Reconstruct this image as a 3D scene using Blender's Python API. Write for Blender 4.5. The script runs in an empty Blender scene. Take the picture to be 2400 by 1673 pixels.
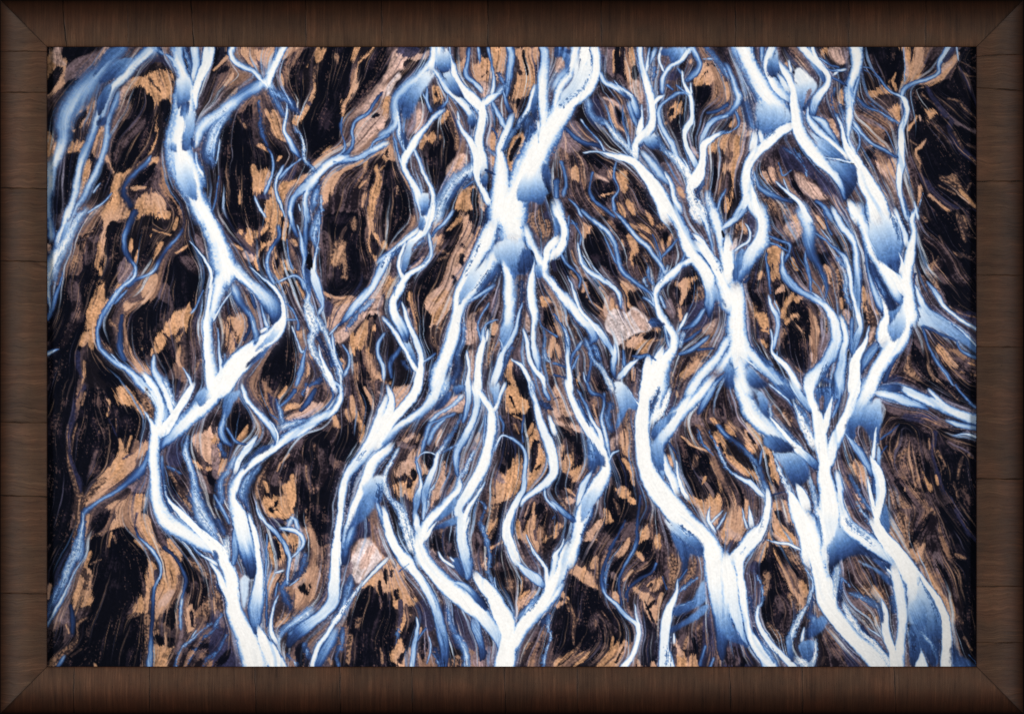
import bpy, math
import numpy as np
from mathutils import Vector

# A framed photographic print (an aerial view of braided glacial rivers), hung flat and photographed square on.
# Units: one pixel of the 2400 x 1673 photograph is K metres on the picture plane.
K = 0.0006
CX, CY = 1200.0, 836.5
PAINT = """
@100,100
Pk|185 40,480 40,430 90,300 150,220 215,190 150
Pk|45 40,85 40,90 130,45 155
Pt|45 150,180 150,220 240,200 400,60 490,45 480
p|140 60 30,130 150 40,200 200 14
Pg|220 240,330 170,530 90,600 40,560 200,430 310,300 390,215 380
k|150 280 30,100 360 35,60 440 25
k|250 400 35,310 360 15
p|600 60 20,530 180 30,500 260 14
Pt|300 620,480 540,500 570,440 650,420 750,340 830,270 830,250 740
k|380 670 40,340 730 40,330 800 30
Pt|60 880,140 950,120 1050,60 1130,50 1000
Pt|240 960,330 900,370 920,330 1030,230 1040
Pk|230 1050,330 1030,330 1180,260 1300,270 1450,220 1580,100 1600,80 1400,150 1200
Pk|500 1010,510 1130,470 1210,420 1240,390 1200,430 1100
Pt|480 1000,560 780,600 800,600 900,540 1060
Pt|330 1330,400 1100,440 1260,360 1480,320 1480
t|600 1080 18,660 1180 14,690 1260 25
Pk|560 1140,620 1180,680 1290,660 1360,580 1400,480 1410,470 1380,510 1280
Pt|690 1230,870 1150,910 1130,800 1250,740 1380,770 1480,830 1500,900 1620,440 1620,480 1540,620 1480
Pt|760 420,830 330,950 290,1060 220,1130 230,1220 290,1230 400,1200 600,1180 560,1090 570,1050 680,1060 800,1080 900,1040 1010,1010 1060,1000 1000,1050 880,1030 640,960 470,910 420,800 480,740 560,690 640
p|800 380 25,740 480 25,690 600 20
Pk|880 420,960 480,1040 560,1050 800,1060 870,1020 960,950 1080,860 1150,690 1220,650 1150,640 1000,690 820,760 720,830 680,810 560,740 560,760 510
g|770 590 40,720 700 40,670 830 20
b|900 760 50,740 980 40,690 1090 30
Pn|900 290,1000 180,1060 90,1150 110,1220 180,1220 260,1060 210,960 290,850 300
k|1150 590 45,1175 680 40,1150 790 20
k|1020 350 30,1060 410 20,1100 470 12
Pb|1030 1060,1130 1040,1170 1240,1290 1430,1400 1620,860 1620,800 1480,820 1330,900 1260,980 1130
t|1060 1110 32,1000 1130 20
k|1030 1170 30,960 1260 50,920 1310 40
Pt|1010 1400,1080 1420,1150 1480,1130 1580,920 1620,880 1500
t|860 1370 20,940 1360 14
k|1160 1300 30,1230 1440 40,1330 1590 40
Pb|1450 560,1490 560,1480 680,1470 780,1420 960,1400 900,1430 760
W60,60|740 50 60 .35,560 260 70 .4,420 400 100 .45,280 580 85 .58,200 760 85 .5,190 900 60 .55,150 1030 45 .9,90 1160 42 .92,65 1300 40 .85,55 1450 40 .5,55 1620 30 .5
W20,50|1010 50 70 .8,880 180 50 .95,740 330 40 .95,640 450 40 .78,590 570 42 .55,560 690 28 .55
W30,30|520 640 30 .8,490 760 35 .65,450 900 40 .5,400 1020 40 .55,345 1150 30 .8,315 1290 32 .8,300 1430 35 .8,260 1560 35 .9,235 1640 25
W30,30|700 500 30 .42,640 660 30 .42,610 800 28 .55,600 920 32 .58,550 1080 30 .6,490 1230 32 .7,440 1330 35 .65,380 1450 35 .5,310 1550 25 .6,270 1640 25
F8,600 400 .45,520 650 .18|600 400,640 430,600 560,530 680,510 640,500 540
F8,760 200 .4,560 380 .2|540 340,720 160,850 150,760 280,560 390
F12,700 80 .38,500 300 .28|480 310,540 200,600 80,720 60,740 90,620 200,520 280
F10,520 700 .2,600 760 .15|510 740,590 690,600 770,520 780
W25,25|1010 1070 12 .5,980 1120 22 .35,870 1220 25 .3,790 1320 25 .22,760 1420 30 .15,820 1520 30 .1
W8,8|480 1400 6 .7,540 1330 8 .8
W8,8|640 1420 5 .5,560 1500 8 .7,430 1590 10 .7
W20,15|1270 30 60 1,1270 160 55,1310 290 60,1340 420 85,1330 560 105,1320 700 110,1290 850 125,1275 1000 130,1320 1150 150,1370 1290 140,1400 1400 105,1460 1520 90,1520 1640 90
W15,10|1560 30 60 .85,1530 200 60 .9,1470 360 40 1,1430 470 40 1,1430 600 20 1
W10,20|1420 30 40 .75,1430 200 40 .6,1420 330 30 .8
S10,10|1330 80 20 .45,1365 200 25 .4,1380 270 20 .4
n|1345 40 10,1360 120 14,1385 230 8
W15,15|1060 55 25 .4,1130 100 20 .5,1210 160 25 .6,1240 220 25 .6
F6,1320 300 .95,1310 600 .2|1260 330,1370 320,1390 430,1380 540,1310 580,1260 610,1260 450
F5,1340 570 .2,1330 740 .5|1300 580,1370 560,1370 650,1340 740,1310 690,1285 680
F6,1390 650 .75,1350 1010 .22|1340 660,1430 640,1430 760,1410 900,1370 1010,1320 1010,1310 920,1330 780
F6,1390 900 .12,1430 1000 .2|1390 890,1430 950,1425 1000,1390 960
F14,1240 920 .6,1200 1010 .3|1190 960,1240 920,1250 1030,1190 1010
F6,1300 1080 .97,1430 1480 .3|1220 1040,1390 1030,1400 1180,1440 1380,1450 1460,1420 1480,1340 1420,1260 1290,1240 1200
W10,12|1220 1050 12 .45,1245 1230 12 .35
W10,10|1440 1040 14 .9,1450 1160 20 .9,1490 1240 20 .95
@500,100
Pk|130 750,320 600,370 610,350 800,370 1000,340 1170,370 1380,400 1620,50 1620,60 1300,80 1000,90 850
m|235 700 10,290 790 14
t|240 1380 10,240 1490 18
Pk|0 150,60 70,160 50,140 130,90 210,0 290
Pk|20 320,160 260,190 220,120 220,60 260
t|10 260 10,60 210 10,140 140 8
Pt|80 380,180 260,210 290,200 400,120 440
Pt|0 640,120 490,220 430,210 510,120 580,20 670
Pk|0 560,60 500,80 540,20 610
Pt|230 50,580 50,560 180,500 240,440 210,370 210,310 130,250 140
Pp|380 180,450 190,430 240,380 210
n|400 120 12,460 230 30
g|330 370 30,270 420 30
Pb|600 180,820 60,720 240,660 400,600 350,580 260
Pt|650 150,720 50,810 50,700 130
t|640 330 22,650 400 18
Pk|820 80,900 60,880 170,840 260,850 400,880 500,800 600,760 580,700 470,670 390,690 300,740 200
t|905 360 12,930 450 22,920 550 30,860 640 35,800 720 45,770 800 20
n|890 570 12,895 575 12
t|960 60 20,930 130 14,890 220 10
t|1040 60 25,1000 140 25
m|960 250 14,940 350 8
Pk|1060 40,1340 40,1310 200,1310 350,1280 500,1210 600,1200 700,1190 830,1200 900,1100 1000,1000 1080,950 1100,880 980,830 830,840 740,930 630,970 450,1010 250,1030 180
m|1150 130 25,1150 190 14
t|1380 40 40,1350 120 45,1335 250 28,1340 370 35,1320 450 35,1300 520 20,1230 570 20,1220 680 22
t|1490 60 35,1420 150 20,1360 200 14
Pk|1500 60,1620 40,1620 250,1440 500,1330 560,1290 640,1230 720,1220 690,1290 530,1370 420,1370 230,1450 120
p60|1620 430 60,1520 520 45,1400 610 25,1280 710 12
Pp|1360 760,1450 680,1620 590,1620 780,1480 900,1360 1010,1310 1000,1330 880
k|1500 690 16,1530 680 14
b|1560 820 14,1450 920 12
Pt|530 650,600 640,640 740,660 870,690 930,600 900,530 830,560 720
t|480 640 18,540 740 18
b|520 850 16,560 920 16,680 950 10
t|440 970 18,520 1020 14
Pk|400 1000,480 1030,530 1100,500 1240,430 1200,390 1120
t|370 1190 30,400 1300 28,390 1400 20,410 1500 14
Pt|460 1190,540 1200,520 1330,440 1420,410 1350
Pt|480 1500,560 1380,620 1500,640 1620,460 1620
n|430 1440 20,490 1440 25
Pk|570 980,650 1000,620 1150,580 1180
t|630 1080 14,600 1110 8
Pt|640 1310,760 1270,890 1230,880 1280,800 1330,700 1440,690 1560,620 1440
Pb|770 1110,860 1130,910 1190,820 1230,750 1220
k|880 1160 45,860 1190 40
Pn|610 1280,700 1180,780 1140,760 1290,680 1300
t|960 1140 16,1050 1040 25,1170 970 16
Pt|1030 1250,1200 1200,1240 1250,1150 1400,1020 1520,1020 1400
Pb|1060 1560,1200 1250,1400 1150,1620 1100,1620 1620,1030 1620
t|1600 1010 14,1450 1080 16,1240 1180 16
t|1530 1180 25,1540 1300 30,1500 1400 35,1490 1500 30,1480 1620 25
t|1620 1140 14,1550 1200 12
t|1430 1110 20,1410 1200 16
t|1430 1300 20,1380 1340 14
t|1420 1420 22,1400 1520 22
Pk|1450 1260,1500 1230,1490 1340,1450 1380
Pk|780 1480,840 1440,850 1560,840 1660,760 1660,750 1540
W30,30|480 360 45 .8,380 440 55 .5,260 510 60 .42,150 600 58 .8,50 680 50 .8,-60 750 60 .8,-130 830 50 .75,-160 950 25 .9
S50,40|120 690 50 .45,20 800 60 .55,-20 950 60 .6,-40 1050 60 .35,0 1140 30 .3
W20,20|80 780 18 .7,20 900 20 .9,0 1050 14 .6
W10,10|60 920 8 .8,40 1060 10 .8,20 1140 8 .7
W12,12|50 1250 8 .35,20 1450 10 .35,-10 1600 8 .4
g|-100 900 25,-110 980 20
W12,25|200 30 30 .9,175 110 25 .95,220 175 30 .8,300 230 28 .7,380 270 25 .75,440 340 25 .9,500 400 30 .9
W40,12|665 30 35 .95,620 110 38 1,570 220 40 1,520 320 45 1,500 400 35 .9
W15,15|590 60 18 .45,570 160 18 .35
S20,30|520 400 30 .8,560 470 45 .42,630 500 50 .35,680 530 40 .3,740 590 50 .25,800 660 30 .18
S25,25|530 450 25 .5,590 560 35 .36,650 660 30 .3,680 690 20
W10,12|640 420 8 .7,690 500 14 .7,730 570 20 .5
W10,15|690 580 10 .9,690 660 16 .95,670 760 18 .95,665 830 20 .9,700 900 28 .7,740 980 30 .5,790 1050 25 .28,820 1080 14 .2
S15,15|770 800 22 .42,830 890 18 .65,850 980 22 .85,850 1050 20 .9,870 1120 18 .7,920 1170 20 .5,960 1230 18 .55
W8,8|820 1090 10 .6,740 1160 12 .5,660 1230 18 .42,620 1280 14
W8,10|650 1170 14 .45,610 1250 18 .7,590 1340 16 .75,600 1430 16 .7,630 1510 14 .7,665 1620 10 .7
W25,20|1620 950 25 .8,1480 1010 28 .8,1340 1070 35 .85,1180 1100 45 .85,1080 1140 40 .95,1000 1210 35 1,940 1290 45 .9,890 1340 50 .7
W15,15|860 1350 45 .55,770 1420 30 .5,725 1500 28 .55,720 1620 25 .6
W10,25|890 1370 30 .7,860 1460 25 .75,870 1560 30 .6,890 1660 30 .6
S20,20|980 1350 30 .3,950 1450 40 .42,930 1560 25 .4
S8,8|1010 1450 12 .5,1020 1600 14 .5
W10,10|1205 710 8 .5,1190 790 14 .32,1210 880 12 .35,1230 960 12 .45,1210 1030 14 .55,1120 1090 12 .7
W10,15|1580 480 15 .2,1500 580 20 .3,1440 670 22 .35,1340 740 16 .5,1300 830 16 .5,1310 920 14 .45,1270 1010 18 .35,1220 1050 15 .35
W10,10|1640 870 25 .35,1510 930 14 .5,1470 1000 14 .5
W10,20|1460 1030 20 .4,1320 1090 25 .4,1200 1130 25 .3,1130 1120 15 .3
W10,10|510 1000 12 .22,550 1080 16 .5,560 1180 14 .55,530 1310 18 .6,490 1400 18 .55
W10,10|390 1450 12 .75,430 1550 18 .9,470 1620 14 .8
S10,10|420 560 8 .3,440 700 14 .28,460 850 30 .22,500 960 20 .2
W8,8|800 1520 8 .9,815 1570 10 .8
@900,100
Pp|0 380,150 270,260 250,400 160,440 60,340 100,100 60,60 200,20 300,0 320
Pn|130 60,340 50,350 110,250 140,180 130
Pk|190 190,300 160,390 170,320 240,260 290,190 240
Pl|20 420,130 290,160 330,90 400,20 560
Pt|0 560,60 520,80 620,40 700,0 740
Pk|0 740,60 720,40 780,0 830
Pt|0 960,80 950,150 1100,0 1130
Pk|10 1010,50 990,60 1060,20 1100
Pk|0 1140,130 1110,160 1200,250 1380,280 1620,0 1620
t|160 1220 14,220 1320 20,260 1400 12
t|120 1360 18,110 1440 12
Pg|200 640,340 560,400 620,380 780,300 860,200 850
p|330 680 35,310 820 30
Pt|430 420,520 400,560 470,540 560,460 560
k|500 490 22,520 530 14
Pt|350 900,460 830,540 880,500 950,420 960,350 980
Pt|500 800,560 740,600 680,650 610,560 650,520 730
Pk|560 780,640 700,690 860,700 1000,620 1160,590 1300,580 1480,500 1540,480 1400,400 1250,390 1080,470 960,540 900
m|640 740 30,680 880 18,690 1000 14
Pp|600 1180,720 1040,770 1060,780 1120,680 1220,600 1320
t|730 1080 14,660 1190 14
Pt|700 180,780 80,790 160,770 280,720 260
Pt|820 200,900 130,1000 140,1020 250,1000 380,900 380,840 300
k|960 280 22,930 320 14
Pt|1010 60,1120 60,1140 160,1130 300,1050 350,1040 200
Pt|1220 60,1420 50,1410 300,1400 450,1320 470,1200 560,1180 500,1240 330,1250 200
k|1300 60 10,1320 150 14,1340 280 12
b|1250 150 14,1270 280 14
k|1250 550 14,1230 600 14
Pp|880 380,960 370,1000 450,1030 480,920 520
Pb|950 580,1020 580,1060 700,1100 800,1060 850,980 800
k|980 640 25,1000 740 25
t|1200 580 20,1230 680 14
t|1300 480 20,1340 460 14
Pt|940 860,1010 840,1060 920,1040 1020,960 960
Pt|970 1060,1040 1070,1040 1160,980 1130
Pt|1060 820,1110 850,1060 900
Pt|1180 1060,1230 920,1310 870,1310 960,1280 1130,1200 1220,1170 1180
k|1270 930 14,1210 1070 18
Pt|720 1390,820 1370,880 1420,960 1540,980 1620,700 1620
k|850 1430 30,870 1560 30
W15,25|500 30 60 .95,480 130 50 1,450 220 50 1
F20,440 260 .9,250 600 .3|460 250,480 300,390 440,330 530,260 680,180 720,140 600,90 480,180 420,300 340,400 270
W40,40|440 200 40 1,330 310 40 .8,200 420 45 .6,110 530 40 .55,100 660 35 .6,110 760 30 .7,50 830 30 .55,-20 870 25 .5
F12,500 60 .95,590 275 .2|490 100,600 60,640 200,610 260,550 280,510 240
W10,12|620 40 10 .6,625 140 14 .8,650 240 30 .95,690 340 35 1,750 430 40 1,820 520 50 1,890 600 50 .95,930 680 45 1
W15,25|480 270 20 .95,540 350 30 .9,590 440 35 .8,680 510 35 .9,760 590 35 .95,820 680 35 .65,840 760 25 .35
F8,600 300 .75,730 500 .15|560 280,620 270,690 370,750 490,720 510,640 480,580 390
W8,8|600 470 10 .6,590 550 12 .5,520 620 25 .15
W20,15|120 660 20 .9,140 760 20 .9,140 860 25 .85,170 940 25 .7,220 1030 20 .6
W10,10|100 900 12 .45,150 1060 14 .5,170 1130 16 .7
W15,15|540 640 25 .6,480 690 25 .8,420 760 25 .85,350 840 35 1,290 930 45 1,250 1010 45 1,200 1100 40 1,190 1170 30 1,240 1270 30 .95,300 1380 40 .95,330 1480 45 .8,360 1580 40 .8,380 1660 40
F6,330 1440 .85,400 1590 .2|320 1440,410 1420,420 1540,400 1610,350 1610
W8,15|300 1020 20 .7,340 1110 20 .75,370 1200 18 .9,410 1310 22 .95,450 1410 25 1,460 1500 28 1,440 1620 40 1
W8,8|390 370 10 .45,410 450 14 .45,410 550 20 .4,440 640 20 .28
W8,8|370 480 8 .6,430 600 8 .5
S30,30|170 860 25 .28,200 930 35 .22,220 980 22 .22
S30,30|830 1170 65 .75,740 1230 60 .72,640 1320 60 .65,580 1430 62 .65,520 1540 65 .7,480 1640 55 .85
S25,25|780 1270 25 .25,680 1370 25 .3,600 1500 25 .25
W8,8|740 1370 8 .35,830 1300 10 .4
W15,15|930 560 30 1,920 680 45 1,905 800 45 1,890 900 45 1,900 1000 40 .95,920 1100 50 .95,930 1170 55 .75
W15,15|1080 480 20 .8,1000 520 40 .97,950 570 35 1
W10,10|700 740 20 .8,740 830 25 .9,810 920 35 .95,850 1010 40 .95,880 1100 50 .95,870 1200 40 .95,890 1300 30 .9,940 1400 30 .9,980 1500 30 .95
W8,8|690 650 10 .8,705 710 18 .95
F6,810 680 .55,830 800 .12|800 680,840 680,860 770,820 810,790 740
S10,10|830 600 20 .35,870 660 14 .4
W10,10|800 70 22 .28,780 200 20 .4,780 300 25 .38,850 380 25 .5,900 440 25 .7
W10,10|880 60 20 .5,890 180 12 .4
W10,10|980 60 20 .45,1000 180 14 .35,1025 290 12 .6,1030 400 18 .8,1010 470 20 .9
S15,15|1090 310 25 .3,1130 380 20 .3
W15,15|1180 30 30 .7,1200 130 35 .6,1190 230 35 .5,1180 330 35 .42,1160 430 25 .42,1150 500 15 .4
S25,20|1170 380 25 .35,1110 430 35 .42,1060 480 25 .65
W10,10|1120 470 12 .6,1150 560 20 .35,1190 640 25 .2
W10,15|1020 560 20 .45,1060 640 25 .5,1100 720 30 .55,1140 800 25 .6
W8,8|1010 800 6 .3,1050 850 10 .3,1055 900 6 .3
W15,15|1200 700 30 .6,1170 800 35 .8,1120 900 40 .95,1080 1000 40 .95,1090 1080 50 1,1100 1180 70 .95,1100 1300 80 .95,1080 1450 90 1,1080 1620 110 1
S15,15|1270 780 25 .45,1180 890 22 .5,1130 1000 25 .35
S20,20|960 1000 16 .4,1040 1060 16 .5
W10,15|1410 420 20 .9,1380 520 25 .95,1330 640 25 .9,1280 740 25 .6
S30,30|1340 720 55 .28,1370 800 60 .28,1350 890 30 .4
W15,25|1470 30 35 .8,1500 150 42 .95,1490 350 45 1,1490 500 50 .95,1500 650 50 .9,1490 780 42 .85,1455 880 25 .55,1450 930 10 .4
F6,1420 480 .45,1410 720 .15|1440 400,1430 600,1430 730,1380 680,1370 600,1400 480
W15,15|1700 600 110 1,1580 770 120 1,1480 920 135 1,1410 1070 145 1,1340 1210 150 1,1260 1380 140 1,1200 1500 135 1,1180 1640 160 1
W6,8|1440 760 22 .9,1450 860 16 .5,1450 930 8 .35
F12,1390 1200 .95,1440 1500 .22|1370 1180,1500 1130,1560 1230,1560 1380,1520 1440,1470 1520,1400 1490,1260 1480,1250 1410,1290 1280
F12,1480 1150 .3,1530 1400 .12|1490 1140,1560 1200,1560 1400,1510 1360,1480 1250
F6,930 1230 .5,950 1360 .12|900 1290,970 1220,970 1330,950 1360
W8,8|960 1190 12 .15,1050 1240 12 .15
@1300,100
Pg|440 60,570 60,560 250,560 350,480 280,430 150
t|560 100 20,560 250 15
n|450 150 12,480 260 14
Pk|580 50,720 50,670 110,690 330,640 350,580 320,570 200
b|620 340 25,660 440 20
Pt|740 60,690 80,660 180,670 300,700 380,740 300,700 250,760 160
k|750 290 35,760 270 30
Pp|690 430,750 370,790 360,830 460,820 580,760 500
Pg|1060 130,1020 200,1060 250,1100 200
Pb|1180 160,1260 110,1310 170,1290 250,1220 260,1160 240
t|1275 190 14,1280 170 10
Pn|1050 300,1150 250,1180 320,1060 370
Pt|1310 360,1380 180,1460 170,1540 220,1550 320,1450 400,1380 420
k|1440 200 18,1510 210 14
k|1420 280 18,1380 330 10
Pk|1310 450,1420 400,1480 480,1460 560,1420 560,1390 700,1310 800,1300 600
m|1520 420 30,1500 520 25
Pn|300 560,420 480,450 620,500 800,430 800,330 700
Pb|380 400,520 480,640 580,720 680,760 800,740 1000,560 900,480 700,420 520
t|520 580 20,540 660 25,580 760 18
k|590 640 30,600 730 22
t|690 720 22,680 790 14
t|600 780 18,650 830 12
p|470 520 18,560 560 14,640 640 14
Pg|0 900,130 740,240 800,250 1000,120 1050,50 1000,0 1100
Pb|50 1050,290 1050,560 1100,690 1200,900 1380,1030 1620,100 1620,40 1300
Pt|150 1200,200 1160,250 1250,220 1290,140 1260
Pk|290 1030,400 1020,470 1060,450 1150,410 1210,370 1150,290 1100
Pk|350 1290,560 1290,550 1420,460 1540,350 1440
Pt|490 1200,540 1180,555 1250,510 1290
Pt|600 1220,680 1200,690 1320,620 1400,590 1300
p|390 1250 18,490 1300 14
t|450 1440 25,530 1420 20
t|700 1530 30,730 1580 20
t|620 1550 25,650 1600 20
t|830 1500 14,870 1620 14
Pk|720 1300,900 1400,1000 1560,900 1620,760 1480
Pt|1030 700,1100 580,1200 540,1200 640,1120 720,1060 780
k|1100 640 20,1050 720 14
Pk|1080 760,1190 700,1200 880,1230 1040,1180 1080,1130 980
Pt|1400 920,1480 920,1620 870,1620 960,1500 1010,1440 1040
Pg|1000 1150,1120 1100,1200 1250,1230 1450,1200 1500,1130 1400,1080 1280
t|1170 1380 25,1200 1430 14
p|1300 1000 25,1340 1060 14
Pb|1440 1150,1620 1050,1620 1400,1500 1440,1420 1350
k|1500 1230 45,1480 1330 30
k|1540 780 30,1590 740 25
W15,15|380 30 45 1,385 180 45 1,370 320 50 1,310 440 55 1,200 540 55 1,100 620 55 1,20 690 60 1,-60 780 60 1
W20,30|200 30 45 1,180 180 40 1,130 300 40 1,60 400 45 1,20 520 40 1,0 640 40 1
F12,250 100 .97,100 580 .72|220 40,350 40,345 300,280 430,100 590,40 610,60 480,160 360
S8,8|335 140 6 .45,330 300 8 .42,270 420 12 .4,160 520 12 .4,80 585 12 .35
W6,6|280 200 12 .5,300 160 6 .6
F10,0 40 .3,120 120 .15|0 40,130 50,150 100,0 140
F8,110 100 .35,120 290 .22|60 90,150 110,150 240,110 300,100 180
^Pp|20 170,60 140,100 200,90 260,0 330
W40,30|100 270 40 .45,30 330 40 .55,0 400 40 .6
W8,20|425 300 20 .7,470 370 25 .7,560 400 30 .7,650 460 30 .7,720 520 25 .65,750 600 35 .55,780 690 25 .28
W6,8|570 360 8 .8,640 440 10 .9,720 500 14 .9
F8,640 440 .4,710 550 .15|600 430,660 470,715 530,710 555,640 500
W10,15|795 30 32 .85,800 160 30 .9,830 280 35 .95,870 400 40 1,900 520 40 1,920 640 40 1,910 740 45 1,870 830 55 1,800 900 45 .95,760 980 40 .95,760 1070 35 1
W8,10|890 60 12 .5,870 150 14 .8,860 250 20 .95
W8,8|1000 60 15 1,980 140 18 1,1000 210 15 1,1020 260 12 .95
W12,12|940 80 25 .5,900 170 20 .5
S20,15|940 230 25 .35,920 350 20 .3
F10,1260 60 .75,1090 190 .2|1020 60,1300 50,1240 120,1180 180,1100 190,1080 130,1000 110
W12,12|1270 60 25 .75,1180 170 25 .9,1090 220 25 .9,1030 290 25 .8,1000 400 25 .55,1000 470 25 .35
W8,8|1010 500 14 .95,960 530 25 1,940 580 20 1
W20,10|1290 60 30 .55,1340 140 25 .5,1360 220 25 .45,1310 300 30 .42,1240 350 25 .35
W10,10|1160 250 10 .5,1190 290 10 .4
W6,6|1200 280 12 .9,1210 370 14 .95,1240 440 20 .9,1280 510 20 1,1290 600 22 .85,1280 700 22 .85,1230 790 30 .85,1220 880 25 .9,1240 980 25 .85,1290 1070 28 .75,1340 1150 28 .42,1350 1195 16 .25
W6,6|1280 390 8 .95,1285 480 12 1
W10,10|1050 400 18 .35,1100 440 14 .35
W10,10|1150 410 12 .4,1230 470 14 .55
W10,10|1270 490 14 .5,1170 470 18 .45,1080 520 20 .4,1010 580 20 .45,980 660 22 .55,1000 760 25 .55,1040 860 25 .6,1100 960 28 .6,1140 1060 25 .55,1200 1130 25 .45,1260 1200 25 .35
S20,20|1440 60 25 .35,1500 130 30 .4,1570 220 30 .42,1620 300 30 .4
W8,8|1400 150 8 .7,1470 150 10 .7
S30,30|320 560 30 .5,350 680 30 .35,440 740 30 .35,490 760 20 .4
W8,8|470 600 8 .45,520 720 10 .55,560 820 12 .5,580 880 10
W15,20|700 590 25 .6,720 670 25 .45,760 760 18 .45
W8,8|820 600 10 .8,820 680 14 .9,805 760 32 1,790 850 30 1
W8,8|640 600 6 .4,640 740 8 .4,680 860 8 .5
W8,8|250 720 8 .8,290 780 8 .5,350 850 10 .5,430 960 10 .75,460 1010 10 .9
S20,30|480 740 18 .6,520 800 30 .8,600 900 40 .82,680 980 30 .8,730 1050 30 .9
W10,10|690 880 14 .6,700 980 18 .6
W15,15|100 800 20 .25,180 880 25 .3,280 930 25 .25,390 970 20 .2,440 1000 10 .15
W8,12|280 1025 5 .9,370 1020 8 .9,440 1030 12 .9,540 1070 25 1,650 1090 35 1,740 1120 40 1,800 1180 45 1,880 1280 60 1,950 1380 70 1,1010 1480 75 1,1060 1620 80 1
W20,20|60 1120 20 .35,110 1300 15 .38,80 1420 20 .4
W15,15|20 1300 30 .3,10 1450 25 .35
W30,20|20 1540 50 .95,60 1650 50 .9
W10,10|350 1220 10 .35,320 1380 14 .3,370 1490 16 .35,450 1550 16 .3,560 1620 15 .35
W8,8|580 1130 8 .5,560 1260 14 .35,600 1380 10 .45,550 1470 12 .55,560 1560 22 .3
W8,8|130 1470 8 .4,200 1540 12 .5,250 1620 16 .5
F10,900 850 .85,930 1000 .15|790 960,920 820,990 950,1000 1000,900 990,850 930
F8,820 900 .2,800 990 .2|780 985,850 920,840 960
W30,30|840 1040 28 .75,920 1140 40 .7,1000 1240 40 .6,1060 1310 25 .45
S10,10|980 900 14 .45,1020 1000 25 .5,1100 1060 30 .7,1190 1150 42 .8,1260 1230 45 .9,1270 1320 45 1,1270 1430 45 1,1310 1520 60 1,1370 1620 70 1
W8,8|1580 840 15 .7,1480 890 30 .95,1400 960 35 1,1390 1080 35 1,1370 1180 40 1,1340 1260 60 1,1290 1330 55 1
W8,8|1620 840 14 .35,1560 850 14 .4
W8,8|1620 680 20 .35,1500 720 25 .4,1430 790 25 .6,1395 880 25 .6
W15,10|1620 580 20 .25,1520 640 14 .3,1430 660 14 .25
W8,15|1050 1230 18 .85,1090 1330 22 .9,1120 1450 28 .9,1170 1560 40 .92
W8,8|1210 1090 8 .8,1270 1180 14 1
S15,15|1390 1310 12 .4,1350 1400 25 .25,1330 1480 14 .3
S20,20|1430 1420 30 .72,1460 1530 50 .75,1500 1640 60 .8
W10,10|1600 1380 12 .4,1550 1480 14 .5,1530 1580 14 .5
@1700,100
Pb|0 60,80 60,130 180,60 260,0 200
t|10 400 25,20 500 25
Pn|170 280,240 380,300 520,290 640,220 520,130 420,100 360
Pb|480 50,640 50,720 130,820 270,870 380,770 300,680 200,600 150,510 170
m|560 200 25,660 180 30,740 240 25
Pp|960 60,1100 60,1130 180,1080 210,1000 150
Pt|900 60,950 60,930 130,890 120
Pg|1100 80,1150 50,1150 140,1120 150
Pb|950 470,1040 400,1060 560,1020 640,940 600
t|1090 480 22,1080 560 14
Pg|860 680,960 720,1050 800,1070 900,1000 840
q|1000 790 35,1020 830 25
Pp|140 760,200 760,300 830,240 880,120 870
Pt|0 850,130 880,180 960,160 1100,100 1200,90 1350,70 1450,30 1560,60 1380,60 1230,0 1180,60 1050,0 1010
k|20 730 30,60 800 16
t|50 770 14,90 720 10
Pb|350 1100,620 900,680 1000,850 1150,1000 1280,1100 1480,1150 1620,340 1620,270 1350,270 1200
Pn|520 980,700 1030,840 1180,860 1300,700 1230,560 1150
Pp|640 1220,760 1280,860 1340,960 1460,860 1480,740 1420,700 1340
Pk|600 1290,680 1320,720 1420,640 1380
q|430 1200 25,450 1280 18
q|360 1240 28,390 1310 20
Pm|330 1450,500 1480,620 1560,600 1620,340 1620
k|860 1530 40,900 1580 30
Pn|820 1180,960 1240,1080 1350,1130 1500,960 1450,850 1320
Pg|1010 1440,1100 1520,1150 1620,1050 1620
Pb|1250 480,1400 560,1620 720,1620 940,1420 900,1290 800,1210 680
g|1250 690 30,1400 750 35,1530 800 20
Pt|1350 480,1440 420,1540 460,1420 490
Pk|1300 1000,1400 960,1420 1100,1400 1250,1340 1200,1260 1080
t|1390 960 10,1310 990 10,1260 1070 8
Pt|1400 1070,1480 1120,1580 1100,1620 1300,1500 1250,1420 1180
t|1450 920 14,1480 960 14
p|1430 1150 18,1520 1270 18,1590 1380 14
t|1480 1400 25,1540 1470 20
W20,15|140 20 105 .95,190 150 85 1,260 290 80 1,340 430 90 1,420 540 110 .95,500 620 95 .7
W6,6|250 40 10 .55,255 130 5 .8
W8,10|345 40 20 .45,335 160 12 .6
W10,25|450 30 40 .8,390 160 40 .88,390 260 40 .92,430 360 40 1,500 440 50 .88,590 520 45 .55
F10,430 110 .65,450 330 .12|400 150,470 50,500 150,490 290,430 345,380 280
W10,20|520 200 28 .9,560 280 40 .95,610 370 40 1,640 450 40 1,640 540 45 1,660 650 60 1,680 760 65 1,720 880 70 1,790 980 70 1,870 1070 70 1,940 1150 50 .95,1000 1220 38 .9,1060 1290 35 .75,1100 1370 25 .55,1120 1440 15 .35
F10,720 330 .92,740 620 .25|640 300,700 230,800 330,860 410,820 480,750 560,720 640,670 500
^g40|780 470 25,740 560 20
W15,15|500 320 25 .8,580 430 35 .75
t|580 200 14,600 230 10
W8,8|600 170 8 .9,610 260 16 .95
F15,430 560 .8,380 860 .28|300 560,420 560,590 640,610 730,520 790,450 840,380 860,310 830,290 700
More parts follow.
